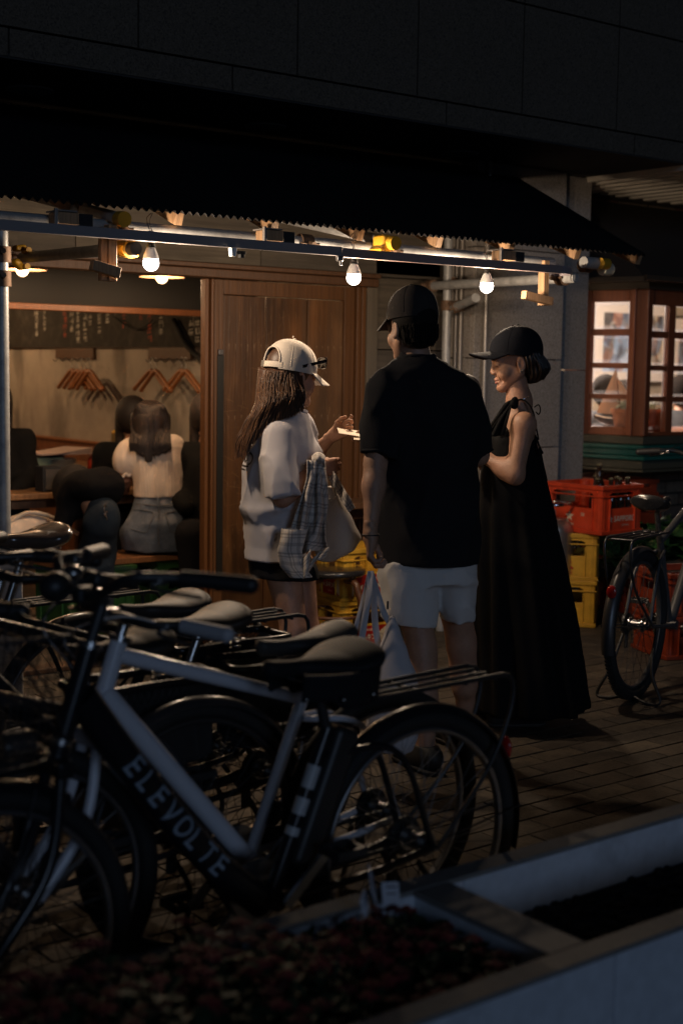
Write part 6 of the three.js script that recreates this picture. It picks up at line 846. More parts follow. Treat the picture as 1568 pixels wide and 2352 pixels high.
// ---- seated guests in the dining room ----
function seated(label, o) {
  const P = thingW('person', label, 'person', o.base); const { J } = o; const sk = skin([.46, .26, .17]); part('body', [bodyGeo(J, { k: .88 }, .014), headGeo(o.hO, o.hf, { cell: .0055 })], sk, P); return P;
}
{
  const away = V(cf.x, 0, cf.z).normalize(); const d = 8.15; const face = away.clone().addScaledVector(AXC, -.25).normalize(), hf = frame(face.clone().add(V(0, -.1, 0)));
  const J = { headBase: at(343, 985, d), neck: at(345, 1010, d), chest: at(355, 1060, d), pelvis: at(362, 1215, d), shL: at(306, 1022, d + .02), elL: at(288, 1095, d + .05), wrL: at(290, 1130, d + .3), shR: at(394, 1030, d), elR: at(416, 1110, d + .1), wrR: at(380, 1140, d + .3), hipL: at(330, 1225, d + .02), knL: at(310, 1225, d + .45), anL: at(315, 1380, d + .42), hipR: at(395, 1225, d), knR: at(400, 1225, d + .45), anR: at(400, 1380, d + .42) };
  const P = seated('woman in cream ribbed blouse and blue jeans, back turned', { base: at(362, 1262, d), J, hO: at(345, 976, d), hf });
  const wm = cloth([.72, .60, .49]); const rib = (a) => .0022 * Math.sin(a * 46); const ss = [sec(998, 328, 368, d, .06), sec(1008, 306, 402, d, .08), sec(1025, 296, 420, d, .10), sec(1060, 300, 422, d, .12), sec(1110, 308, 421, d, .12), sec(1145, 309, 421, d, .115)]; const tr = loft(ss, AXC, rib), sl = S.cut(S.ell(at(287, 1058, d), .065, .10, .08), at(286, 1092, d), V(-.3, -1, 0)), sr = S.cap(at(396, 1022, d), at(418, 1085, d + .03), .066, .05); let sh = S.add(S.sm(.03, tr, sl, S.ell(at(298, 1030, d), .06, .06, .06), sr), fold3(.012, 16, 6, 3)); sh = S.cut(sh, at(360, 1140, d), V(0, -1, 0).addScaledVector(AXC, .03)); const l = at(240, 1160, d), h = at(450, 985, d); const bl = part('blouse', net(sh, V(Math.min(l.x, h.x) - .2, l.y, Math.min(l.z, h.z) - .2), V(Math.max(l.x, h.x) + .2, h.y, Math.max(l.z, h.z) + .2), .007), wm, P);
  const fr = []; for (let i = 0; i < 40; i++) { const a = i / 40 * 6.2832; fr.push(at(284, 1092, d).addScaledVector(AXC, Math.cos(a) * .055).addScaledVector(away, Math.sin(a) * .05).add(V(0, .008 * Math.sin(a * 9) + .012 * Math.cos(a), 0))); } part('frill', tube(fr, .009, 80, 6, true), wm, bl);
  const denim = tex(256, 256, (u, v) => { const k = .7 + .35 * (fb(u, v, 6, 4, 3) - .4) + .25 * (n2(u * 120, v * 30, 120, 2) - .5); return [k * .9, k, k * 1.12]; }); const jm = cloth([.20, .21, .23], { map: rep(denim, .25, .25) }); const hips = loft([sec(1128, 314, 418, d, .10), sec(1165, 304, 428, d, .12), sec(1200, 288, 440, d, .14), sec(1235, 278, 446, d + .03, .15), sec(1262, 280, 446, d + .05, .15)], AXC); const th = S.sm(.03, S.cap(at(318, 1225, d), at(305, 1225, d + .45), .095, .075), S.cap(at(405, 1225, d), at(405, 1225, d + .45), .095, .075)), cal = S.sm(.02, S.cap(at(305, 1225, d + .45), at(315, 1380, d + .42), .075, .055), S.cap(at(405, 1225, d + .45), at(400, 1380, d + .42), .075, .055)); let je = S.add(S.sm(.03, hips, th, cal), fold3(.012, 14, 10, 6)); je = S.sub(S.cut(je, at(360, 1134, d), V(0, 1, 0).addScaledVector(AXC, .05)), S.cap(at(364, 1235, d - .165), at(364, 1165, d - .15), .006), .02); je = S.and(je, (x, y, z) => -(y - .02));
  const pants = part('jeans', net(je, V(Math.min(l.x, h.x) - .25, .02, Math.min(l.z, h.z) - .5), V(Math.max(l.x, h.x) + .4, at(360, 1130, d).y, Math.max(l.z, h.z) + .25), .010), jm, P);
  const onBack = (px, py) => { const dir = rayOf(px, py).normalize(); let q = EYE.clone().addScaledVector(dir, 7.4); for (let i = 0; i < 60; i++) { const e = Math.min(hips(q.x, q.y, q.z), je(q.x, q.y, q.z)) - .004; if (e < .001) break; q.addScaledVector(dir, Math.min(.1, e * .7)); } return q; };
  const seam = (pts, r = .003) => tube(pts.map(p => onBack(...p)), r, 30, 5); const dk = cloth([.12, .125, .135]); part('pocket', [seam([[306, 1170], [330, 1172], [352, 1178], [346, 1200], [338, 1222], [318, 1220], [300, 1214]])], dk, pants); part('pocket', [seam([[380, 1178], [405, 1174], [424, 1170], [434, 1210], [418, 1222], [394, 1222], [386, 1200], [380, 1178]])], dk, pants); part('waistband', [seam([[313, 1156], [340, 1160], [366, 1161], [395, 1159], [420, 1155]], .0035), seam([[366, 1150], [365, 1180], [364, 1225], [366, 1255]], .0035), ], dk, pants); part('belt_loop', [seam([[363, 1143], [363, 1163]], .006)], jm, pants);
  const hm = M([.016, .008, .005], .6); const R0 = at(347, 940, d); part('hair', [net(S.sm(.03, S.ell(at(346, 970, d), .108, .130, .122), loft([sec(955, 304, 388, d - .02, .09), sec(990, 302, 390, d - .03, .09), sec(1020, 314, 384, d - .07, .06), sec(1042, 330, 378, d - .09, .03)], AXC)), at(345, 990, d).subScalar(.3), at(345, 990, d).addScalar(.3), .009), ...strands(420, (t, q, w2) => { const x0 = lerp(306, 386, t), e = lerp(304, 392, t) + w2 * 5, yb = 1030 + 34 * n3(t * 9, 3, 1) - 40 * Math.max(0, Math.abs(t - .5) - .3); return [at(lerp(345, x0, .3), 921, d - .02), at(lerp(345, x0, .8), 932, d - .09), at(x0, 957, d - .125 + .1 * Math.abs(t - .5)), at(lerp(x0, e, .5), 990, d - .125 + .1 * Math.abs(t - .5)), at(e - 3, 1020, d - .135), at(lerp(e, 345, .12) + w2 * 4, yb, d - .13)]; }, .0035, 71, .008, 12)], hm, P);
}
{ // dark haired guest in front of her, and two more at the edges, one bent over the table
  const away = V(cf.x, 0, cf.z).normalize(); const mk = (label, x, y, d, dx, hl, seed, col) => { const face = away.clone().multiplyScalar(.75).addScaledVector(AXC, dx).normalize(), hf = frame(face.add(V(0, -.25, 0))); const k = 3231 / d, X = (a, b, e = 0) => at(x + a * k, y + b * k, d + e); const J = { headBase: X(0, .09), neck: X(0, .16), chest: X(0, .30), pelvis: X(0, .62), shL: X(-.16, .22), elL: X(-.22, .45), wrL: X(-.12, .52, -.2), shR: X(.16, .22), elR: X(.22, .45), wrR: X(.12, .52, -.2), hipL: X(-.08, .65), knL: X(-.1, .68, -.2), anL: X(-.1, .95, -.2), hipR: X(.08, .65), knR: X(.1, .68, -.2), anR: X(.1, .95, -.2) };
    const P = seated(label, { base: X(0, .8), J, hO: X(0, 0), hf }); const cl = cloth([.008, .008, .008]); const f = S.add(S.sm(.05, S.cap(J.shL, J.shR, .085), S.cap(J.chest, J.pelvis, .16, .16), S.cap(J.shL, J.elL, .075, .065), S.cap(J.shR, J.elR, .075, .065), S.cap(J.elL, J.wrL, .06, .045), S.cap(J.elR, J.wrR, .06, .045)), fold3(.014, 9, 7, seed)); const c = X(0, .4); part('jacket', net(S.cut(f, X(0, .14), V(0, 1, 0)), c.clone().add(V(-.5, -.45, -.5)), c.clone().add(V(.5, .4, .5)), .013), cl, P); part('trousers', net(S.sm(.03, S.cap(J.pelvis, J.hipL, .135), S.cap(J.pelvis, J.hipR, .135), S.cap(J.hipL, J.knL, .10, .085), S.cap(J.hipR, J.knR, .10, .085), S.cap(J.knL, J.anL, .085, .06), S.cap(J.knR, J.anR, .085, .06)), c.clone().add(V(-.5, -.75, -.5)), c.clone().add(V(.5, .1, .5)), .015), cloth([.012, .012, .014]), P); const hm = M(col || [.014, .009, .007], .7); part('hair', [net(S.sm(.03, S.ell(X(0, -.035, -.035), .105, .125, .115), S.cap(X(-.06, .0, .03), X(-.08, hl, .04), .05, .03), S.cap(X(.06, .0, .03), X(.08, hl, .04), .05, .03), S.cap(X(0, .0, .07), X(0, hl, .07), .06, .05)), X(-.25, .5).min(X(.25, -.2)).subScalar(.2), X(-.25, .5).max(X(.25, -.2)).addScalar(.2), .012)], hm, P); };
  mk('dark haired guest in black sitting opposite the woman in the blouse', 304, 965, 8.95, -.4, .25, 3); mk('dark figure at the left edge behind the scaffold pole', -12, 930, 8.6, .6, .22, 5); mk('long haired guest in black cut off by the door jamb', 478, 960, 8.2, -.7, .42, 9, [.02, .012, .009]);
  // bent figure in front of the table
  const d = 7.55, c = at(205, 1150, d); const P = thingW('person', 'figure in black top bent over the table, key ring on the jeans', 'person', at(210, 1290, d)); const J = { headBase: at(185, 1130, d + .4), neck: at(190, 1125, d + .35), chest: at(205, 1120, d + .15), pelvis: at(232, 1185, d), shL: at(165, 1120, d + .25), elL: at(150, 1180, d + .2), wrL: at(150, 1230, d + .2), shR: at(235, 1115, d + .3), elR: at(250, 1150, d + .4), wrR: at(240, 1160, d + .5), hipL: at(222, 1200, d), knL: at(205, 1270, d + .15), anL: at(205, 1390, d + .05), hipR: at(242, 1200, d), knR: at(240, 1270, d + .15), anR: at(240, 1390, d + .05) };
  part('body', [bodyGeo(J, { k: .7 }, .014), headGeo(at(172, 1128, d + .5), frame(away.clone().add(V(0, -.6, 0))), { cell: .007 })], skin([.4, .23, .15]), P); const cl = cloth([.004, .004, .005]); const f = S.add(S.sm(.06, S.ell(at(207, 1118, d + .1), .14, .095, .2), S.ell(at(180, 1150, d + .15), .09, .1, .12), S.cap(at(160, 1150, d + .1), at(140, 1225, d + .05), .06, .045), S.ell(at(245, 1118, d + .1), .07, .10, .15)), fold3(.014, 9, 9, 4)); part('hair', net(S.ell(at(172, 1122, d + .47), .125, .14, .14), at(172, 1122, d + .47).subScalar(.2), at(172, 1122, d + .47).addScalar(.2), .012), M([.008, .006, .005], .8), P); part('top', net(f, c.clone().add(V(-.5, -.4, -.7)), c.clone().add(V(.6, .35, .5)), .012), cl, P); const jm = cloth([.022, .03, .04]); part('jeans', net(S.add(S.sm(.04, S.ell(at(234, 1186, d), .085, .11, .13), S.cap(at(225, 1205, d), at(208, 1270, d + .15), .075, .06), S.cap(at(240, 1205, d), at(240, 1270, d + .15), .075, .06), S.cap(at(208, 1270, d + .15), at(205, 1392, d + .05), .06, .05), S.cap(at(240, 1270, d + .15), at(240, 1392, d + .05), .06, .05)), fold3(.01, 14, 12, 3)), at(225, 1290, d).add(V(-.4, -.4, -.5)), at(225, 1290, d).add(V(.4, .5, .4)), .012), jm, P); const k = at(243, 1168, d - .12); part('key_ring', [tor(.02, .003, k.x, k.y, k.z, 0, .7, 0), tor(.013, .003, k.x + .004, k.y - .03, k.z, 0, .2, 0), bar([k.x, k.y - .02, k.z], [k.x + .01, k.y - .06, k.z], .004)], K.chrome, P);
  // heads seen through the bay window
  for (const [x, y, dd, t] of [[1390, 905, 10.8, 'back of a dark head seen through the third pane of the bay window'], [1432, 915, 11.6, 'second dark head beyond the panes, half hidden by the window stile'], [1562, 905, 11.2, 'dark haired guest behind the front panes at the frame edge']]) { const Q = thingW('person', t, 'person', at(x, y + 90, dd)); const O = at(x, y, dd), hf = frame(away); const k = 3231 / dd, X = (a, b, e = 0) => at(x + a * k, y + b * k, dd + e); const J = { headBase: X(0, .09), neck: X(0, .16), chest: X(0, .30), pelvis: X(0, .6), shL: X(-.17, .22), elL: X(-.2, .45), wrL: X(-.12, .5, .2), shR: X(.17, .22), elR: X(.2, .45), wrR: X(.12, .5, .2) }; part('body', [bodyGeo(J, { k: .9 }, .02), headGeo(O, hf, { cell: .008 })], skin([.42, .25, .17]), Q); part('jacket', net(S.sm(.05, S.cap(J.shL, J.shR, .09), S.cap(J.chest, J.pelvis, .16, .17)), O.clone().add(V(-.5, -.85, -.5)), O.clone().add(V(.5, -.1, .5)), .02), cloth([.05, .05, .055]), Q); part('hair', net(S.ell(X(0, -.03, -.03), .105, .125, .115), O.clone().subScalar(.16), O.clone().addScalar(.16), .01), MP([.012, .009, .008], .95, { specularIntensity: .2 }), Q); }
}

// ---------- bicycles: local x forward, rear axle above the origin ----------
const paintM = (c, r = .28) => MP(c, r, { clearcoat: .3, clearcoatRoughness: .2, specularIntensity: .5 });
const BK = { black: paintM([.012, .012, .014], .3), tyre: M([.012, .012, .012], .8), rim: M([.22, .22, .23], .35, { metalness: .9 }), spoke: M([.22, .22, .22], .4, { metalness: .9 }), steel: M([.36, .36, .36], .25, { metalness: .95 }), dark: M([.02, .02, .021], .45), red: MP([.35, .01, .01], .15, { clearcoat: .6 }), amber: MP([.6, .2, .02], .2, { clearcoat: .5 }) };
function wheelInto(P, x, Rw, o) {
  const W = part('wheel', [cyl(.022, .1, x, Rw, 0, Math.PI / 2, 0, 0, 16), cyl(.032, .006, x, Rw, .03, Math.PI / 2), cyl(.032, .006, x, Rw, -.03, Math.PI / 2), cyl(.006, .15, x, Rw, 0, Math.PI / 2)], BK.steel, P); const tr = o.tyre ?? .019;
  part('tyre', tor(Rw - tr, tr, x, Rw, 0, 0, 0, 0, 12, 72), BK.tyre, W); if (o.knob) { const k = []; for (let i = 0; i < 110; i++) { const a = i / 110 * 6.2832; k.push(mv(box(.008, .006, .034), x + Math.cos(a) * (Rw - .001), Rw + Math.sin(a) * (Rw - .001), 0, 0, 0, a + Math.PI / 2)); } part('tread', k, BK.tyre, W).userData.kind = 'stuff'; }
  const r1 = Rw - tr * 2 + .002; part('rim', mv(lathe([[r1 - .016, -.008], [r1 - .010, -.012], [r1, -.011], [r1, .011], [r1 - .010, .012], [r1 - .016, .008], [r1 - .016, -.008]], 72), x, Rw, 0, Math.PI / 2), o.rim || BK.rim, W);
  const sp = []; for (let i = 0; i < 32; i++) { const a = i / 32 * 6.2832, s = i % 2 ? 1 : -1, b = a + (i % 4 < 2 ? .5 : -.5); sp.push(bar([x + Math.cos(b) * .03, Rw + Math.sin(b) * .03, s * .03], [x + Math.cos(a) * (r1 - .014), Rw + Math.sin(a) * (r1 - .014), 0], .0012, .0012, 4)); } part('spokes', sp, o.spoke || BK.spoke, W).userData.kind = 'stuff'; return W;
}
function guard(P, x, Rw, a0, a1, m, w = .028) { const r = Rw + .016; return part('mudguard', [sheet((u, v) => { const a = lerp(a0, a1, v), k = (u - .5) * 2, rr = r - k * k * .018; return [x + Math.cos(a) * rr, Rw + Math.sin(a) * rr, k * w]; }, 8, 40, .0015), bar([x, Rw, .045], [x + Math.cos(lerp(a0, a1, .85)) * (r - .01), Rw + Math.sin(lerp(a0, a1, .85)) * (r - .01), w], .0028), bar([x, Rw, -.045], [x + Math.cos(lerp(a0, a1, .85)) * (r - .01), Rw + Math.sin(lerp(a0, a1, .85)) * (r - .01), -w], .0028)], m, P); }
function saddleInto(P, x, y, m, o = {}) {
  const L = o.L ?? .27, Wd = o.W ?? .10; const S0 = part('saddle', sheet((u, v) => { const t = v, a = u * Math.PI * 2, wd = lerp(Wd, .021, sstep(.18, .72, t)) * (t < .12 ? Math.sqrt(clamp(t / .12)) * .4 + .6 : 1) * (t > .95 ? Math.sqrt(clamp((1 - t) / .05)) : 1) * (t < .02 ? t / .02 : 1), th = lerp(.034, .02, sstep(.2, .8, t)) * (t < .03 ? t / .03 : t > .97 ? (1 - t) / .03 : 1); return [x - L * .45 + L * t, y + (Math.sin(a) > 0 ? Math.sin(a) * th * .8 : Math.sin(a) * th * 1.3) - .012 * Math.sin(t * 3.1) + (t < .3 ? (.3 - t) * .05 : 0), Math.cos(a) * wd]; }, 28, 36), m, P);
  part('saddle_rail', [tube([[x - .08, y - .035, .03], [x, y - .055, .022], [x + .1, y - .03, .012]], .0035, 12, 6), tube([[x - .08, y - .035, -.03], [x, y - .055, -.022], [x + .1, y - .03, -.012]], .0035, 12, 6)], BK.steel, S0); if (o.springs) part('spring', [0, 1].map(k => { const q = []; for (let i = 0; i <= 40; i++) { const a = i / 40 * 6.2832 * 4; q.push([x - .08 + Math.cos(a) * .014, y - .085 + i / 40 * .05, (k ? 1 : -1) * .05 + Math.sin(a) * .014]); } return tube(q, .003, 90, 5); }), BK.steel, S0);
  if (o.skirt) { part('skirt', sheet((u, v) => { const a = lerp(-2.5, 2.5, u), wd = .115 - .02 * v; const cx = -Math.cos(a), sx = Math.sin(a); return [x - .03 + cx * .115 * (cx > 0 ? 1.35 : 1), y - .012 - v * .085 * (cx > .3 ? .75 : 1), sx * wd * (1 - .0 * v)]; }, 36, 6, .006), m, S0); part('rivet', [[-.07, .1], [.02, .105], [.09, .06]].map(q => sph(.006, x + q[0], y - .07, q[1] + .012)), BK.steel, S0); part('rivet', [[-.07, .1], [.02, .105], [.09, .06]].map(q => sph(.006, x + q[0], y - .07, -q[1] - .012)), BK.steel, S0); } return S0;
}
function meshBasket(P, name, x0, x1, y0, y1, w0, w1, m, rimM, fine) { // tapering basket, w half widths bottom/top
  const b = []; const nx = fine ? 18 : 9, ny = fine ? 12 : 6, th = fine ? .0011 : .0016; const c = (s, t, q) => { const w = lerp(w0, w1, t), e = lerp(.82, 1, t), xm = (x0 + x1) / 2, h = (x1 - x0) / 2 * e; return q === 0 ? [xm - h + s * 2 * h, lerp(y0, y1, t), w] : q === 1 ? [xm - h + s * 2 * h, lerp(y0, y1, t), -w] : q === 2 ? [xm - h, lerp(y0, y1, t), -w + s * 2 * w] : [xm + h, lerp(y0, y1, t), -w + s * 2 * w]; };
  for (let q = 0; q < 4; q++) { for (let i = 0; i <= nx; i++) { if (fine) { const s = i / nx, e = Math.min(1, s + .35), f0 = Math.max(0, s - .35); b.push(bar(c(s, 0, q), c(e, (e - s) / .35, q), th, th, 4), bar(c(s, 0, q), c(f0, (s - f0) / .35, q), th, th, 4), bar(c(s, 1, q), c(e, 1 - (e - s) / .35, q), th, th, 4), bar(c(s, 1, q), c(f0, 1 - (s - f0) / .35, q), th, th, 4)); } else b.push(bar(c(i / nx, 0, q), c(i / nx, 1, q), th, th, 5)); } for (let j = 1; j < ny; j++) if (!fine || j % 3 === 0) b.push(bar(c(0, j / ny, q), c(1, j / ny, q), th, th, 4)); }
  for (let i = 0; i <= 8; i++) b.push(bar(c(i / 8, 0, 0), c(i / 8, 0, 1), th, th, 4)); const B = part(name, b, m, P); const rr = [c(0, 1, 0), c(.5, 1, 0), c(1, 1, 0), c(.5, 1, 3), c(1, 1, 1), c(.5, 1, 1), c(0, 1, 1), c(.5, 1, 2)].map(p => [p[0], p[1], p[2]]); part('basket_rim', tube(rr, fine ? .011 : .005, 60, 8, true), rimM, B); part('basket_base', tube([c(0, 0, 0), c(1, 0, 0), c(1, 0, 1), c(0, 0, 1)], .004, 40, 6, true), rimM, B); return B;
}
function bicycle(label, pos, ry, o) {
  const P = thing('bicycle', label, 'bicycle', pos, 'bicycles parked in front of the shop', ry), fm = o.frame, Rw = o.R ?? .33, wb = o.wb ?? 1.06, hx = o.hx ?? .84, H1 = o.H1 ?? .88, H0 = o.H0 ?? .70, bb = [o.bbx ?? .43, .285], st = o.st ?? [.27, .68], sy = o.saddleY ?? .86, k = o.k ?? 1, sx = (o.saddleX ?? 0) + st[0] - (sy - st[1]) * .3;
  const hb = [hx + (H1 - H0) * .33, H0], ht = [hx, H1]; const p = (q, z = 0) => [q[0], q[1], z]; const fr = [];
  fr.push(bar(p(ht), p(hb), .021 * k, .021 * k, 16), bar(p(bb), p(st), .0165 * k, .0165 * k, 16), cyl(.024, .075, bb[0], bb[1], 0, Math.PI / 2));
  if (o.low) { fr.push(tube([p([hx + .02, H1 - .1]), p([hx - .10, H1 - .27]), p([bb[0] + .16, bb[1] + .12]), p([bb[0] + .02, bb[1] - .01])], .036, 40, 18)); } else { fr.push(bar(p([hx + .01, H1 - .03]), p([st[0] + .006, st[1] - .015]), .0195 * k, .0165 * k, 18), bar(p([hx + .045, H0 + .05]), p(bb), .026 * k, .024 * k, 18)); }
  for (const s of [1, -1]) fr.push(tube([p([st[0] + .02, st[1] - .06], s * .018), p([.12, Rw + .26], s * .05), p([0, Rw], s * .062)], .0085 * k, 16, 8), tube([p(bb, s * .03), p([.2, Rw - .03], s * .05), p([0, Rw], s * .062)], .010 * k, 16, 8)); 
  const FM = part('frame', fr, fm, P);
  part('fork', [bar(p(hb), p([hb[0] + .016, H0 - .045]), .024 * k, .022 * k, 14), ...[1, -1].map(s => tube([p([hb[0] + .016, H0 - .045], s * .03), p([hb[0] + .06, Rw + .16], s * .052), p([wb, Rw], s * .056)], .013 * k, 18, 10)), rbox(.04, .04, .11, .012, hb[0] + .018, H0 - .055, 0)], fm, P); part('headset', cyl(.027 * k, .014, ht[0] - .003, H1 + .004, 0, 0, 0, .33), BK.steel, P); part('headset', cyl(.027 * k, .012, hb[0] + .003, H0 - .008, 0, 0, 0, .33), BK.steel, P);
  wheelInto(P, 0, Rw, o); wheelInto(P, wb, Rw, o); if (o.guard) { guard(P, 0, Rw, .95 * 1, Math.PI + .25, o.guard); guard(P, wb, Rw, .35, 2.15, o.guard); }
  part('seat_post', bar(p([st[0], st[1] - .02]), p([sx, sy - .05]), .0135), o.postM || BK.steel, P); saddleInto(P, sx - .01, sy, o.saddleM || BK.dark, o.saddle || {});
  // stem, bar, grips, levers
  const hy = o.barY ?? 1.0, stx = hx - (hy - H1) * .33, sw = o.sweep ?? .02, hw = o.barW ?? .28, rise = o.rise ?? .0; part('stem', [bar(p(ht), p([stx, hy - .01]), .013), bar(p([stx, hy - .02]), p([stx + .05, hy]), .014), rbox(.05, .035, .04, .01, stx + .045, hy, 0)], o.stemM || BK.steel, P);
  const bp = s => [[stx + .05, hy, 0], [stx + .045, hy + .005, s * .06], [stx + .03, hy + rise, s * .15], [stx - sw * .6, hy + rise, s * (hw - .09)], [stx - sw * 1.5, hy + rise - .008, s * hw]]; const HB = part('handlebar', [tube(bp(1), .011, 36, 10), tube(bp(-1), .011, 36, 10)], o.barM || BK.dark, P);
  for (const s of [1, -1]) { const q = bp(s), a = A3(q[3]), b = A3(q[4]), d = b.clone().sub(a).normalize(); part('grip', [bar(a.clone().addScaledVector(d, .0), b.clone().addScaledVector(d, .012), .0165, .0175, 14), sph(.018, ...b.clone().addScaledVector(d, .012).toArray())], o.gripM || BK.dark, HB); const m0 = a.clone().addScaledVector(d, -.03); part('brake_lever', [rbox(.025, .02, .03, .006, m0.x + .012, m0.y - .006, m0.z), tube([[m0.x + .02, m0.y - .008, m0.z], [m0.x + .045, m0.y - .015, m0.z + s * .02], [m0.x + .05 - sw * .7, m0.y - .03, m0.z + s * .1]], .005, 14, 6)], o.leverM || BK.steel, HB); part('cable', tube([[m0.x + .02, m0.y, m0.z], [m0.x + .11, m0.y + .02, m0.z * .8], [hx + .16, H1 + .03, s * .05], [hx + .10, H0 + .10, s * .03], [hx + .06, H0 - .02, s * .02]], .0028, 30, 5), o.cableM || BK.dark, HB); }
  if (o.bell) part('bell', [sph(.024, stx + .02, hy + .03, .10, 1, .7, 1), cyl(.01, .03, stx + .02, hy + .012, .10)], BK.steel, HB);
  if (o.display) { part('display', rbox(.07, .03, .06, .01, stx + .02, hy + .03, -.03, 0, 0, .3), BK.dark, HB); part('horn', sph(.036, stx + .08, hy + .01, .06, 1, .9, .9), BK.dark, HB); }
  // crank, pedals, chain guard
  const cr2 = part('chainring', cyl(.075, .006, bb[0], bb[1], -.052 * 1 + .104 * (o.drive > 0), Math.PI / 2, 0, 0, 32), BK.steel, P); for (const s of [1, -1]) part('crank_arm', beam([bb[0], bb[1], s * .065], [bb[0] + s * .12, bb[1] - s * .12, s * .075], .012, .022), BK.steel, cr2); for (const s of [1, -1]) part('pedal', [rbox(.085, .022, .012, .003, bb[0] + s * .12, bb[1] - s * .12, s * .085), rbox(.085, .022, .012, .003, bb[0] + s * .12, bb[1] - s * .12, s * .15), rbox(.012, .02, .07, .003, bb[0] + s * .12 - .036, bb[1] - s * .12, s * .118), rbox(.012, .02, .07, .003, bb[0] + s * .12 + .036, bb[1] - s * .12, s * .118), bar([bb[0] + s * .12, bb[1] - s * .12, s * .07], [bb[0] + s * .12, bb[1] - s * .12, s * .15], .006)], BK.dark, cr2);
  part('chain_guard', [extr([[-.03, Rw - .035], [bb[0] + .08, bb[1] + .03], [bb[0] + .11, bb[1]], [bb[0] + .06, bb[1] - .05], [-.03, Rw - .05]], .004, .001).translate(0, .02, (o.drive > 0 ? 1 : -1) * .066)], o.cgM || BK.dark, P); part('sprocket', cyl(.05, .012, 0, Rw, (o.drive > 0 ? 1 : -1) * .05, Math.PI / 2, 0, 0, 20), BK.dark, P); part('derailleur', rbox(.03, .1, .014, .006, .03, Rw - .07, (o.drive > 0 ? 1 : -1) * .06), BK.dark, P);
  if (o.rack) { const y = Rw * 2 + .065, m = o.rackM || BK.dark; const b = [bar([st[0] - .02, y, .055], [-.22, y + .01, .065], .006), bar([st[0] - .02, y, -.055], [-.22, y + .01, -.065], .006), bar([st[0] - .02, y, .02], [-.2, y + .01, .022], .0045), bar([st[0] - .02, y, -.02], [-.2, y + .01, -.022], .0045), tube([[-.2, y + .01, .065], [-.25, y, .062], [-.262, y - .05, .06], [-.2, Rw + .2, .062], [0, Rw, .075]], .006, 24, 8), tube([[-.2, y + .01, -.065], [-.25, y, -.062], [-.262, y - .05, -.06], [-.2, Rw + .2, -.062], [0, Rw, -.075]], .006, 24, 8)]; for (const x of [.18, .05, -.1, -.2]) b.push(bar([x, y, .06], [x, y, -.06], .0045)); part('rear_rack', b, m, P); }
  if (o.reflector) part('rear_reflector', [sph(.026, -Math.sqrt((Rw + .02) ** 2 - .19 ** 2) - .004, Rw + .19, 0, .45, 1.2, .9)], BK.red, P);
  if (o.stand === 'double') part('kickstand', [tube([[.06, Rw - .02, .075], [-.05, .14, .10], [-.075, .012, .15], [-.085, .008, .09], [-.07, .03, 0], [-.085, .008, -.09], [-.075, .012, -.15], [-.05, .14, -.10], [.06, Rw - .02, -.075]], .008, 60, 8)], BK.dark, P); else part('kickstand', [tube([[.05, Rw - .03, .07], [.03, .15, .12], [.0, .012, .19]], .008, 16, 8)], BK.steel, P);
  if (o.battery) part('battery', [rbox(.075, .34, .07, .02, lerp(bb[0], st[0], .5) - .062, .50, 0, 0, 0, .40)], o.battM || BK.dark, P);
  if (o.frontBasket) meshBasket(P, 'front_basket', hx + .13, hx + .45, .74, .99, .13, .19, o.basketM || BK.dark, o.basketM || BK.dark); if (o.rearBasket) { const B = meshBasket(P, 'rear_basket', -.12, .12, -.22, .0, .09, .12, BK.dark, BK.black, true); B.position.set(0, .68, -.03); B.rotation.x = -.42; } if (o.dressGuard) for (const s of o.dressGuard === 'far' ? [1] : [1, -1]) { const B = meshBasket(P, 'side_basket', -.19, .19, -.22, .0, .05, .075, BK.dark, BK.black, true); B.position.set(.06, .70, s * .15); part('bottom_panel', rbox(.31, .012, .1, .004, 0, -.215, 0), BK.dark, B); part('inner_panel', rbox(.34, .2, .004, .001, 0, -.105, -s * .06), BK.dark, B); } if (o.lamp) part('head_lamp', [cyl(.03, .06, hx + .16, H0 - .0, 0, 0, 0, Math.PI / 2), cyl(.026, .006, hx + .192, H0, 0, 0, 0, Math.PI / 2)], BK.steel, P);
  P._f = { hx, H1, H0, bb, st, FM, Rw, wb }; return P;
}
const gp = (x, y, d) => { const p = at(x, y, d); return [p.x, 0, p.z]; };
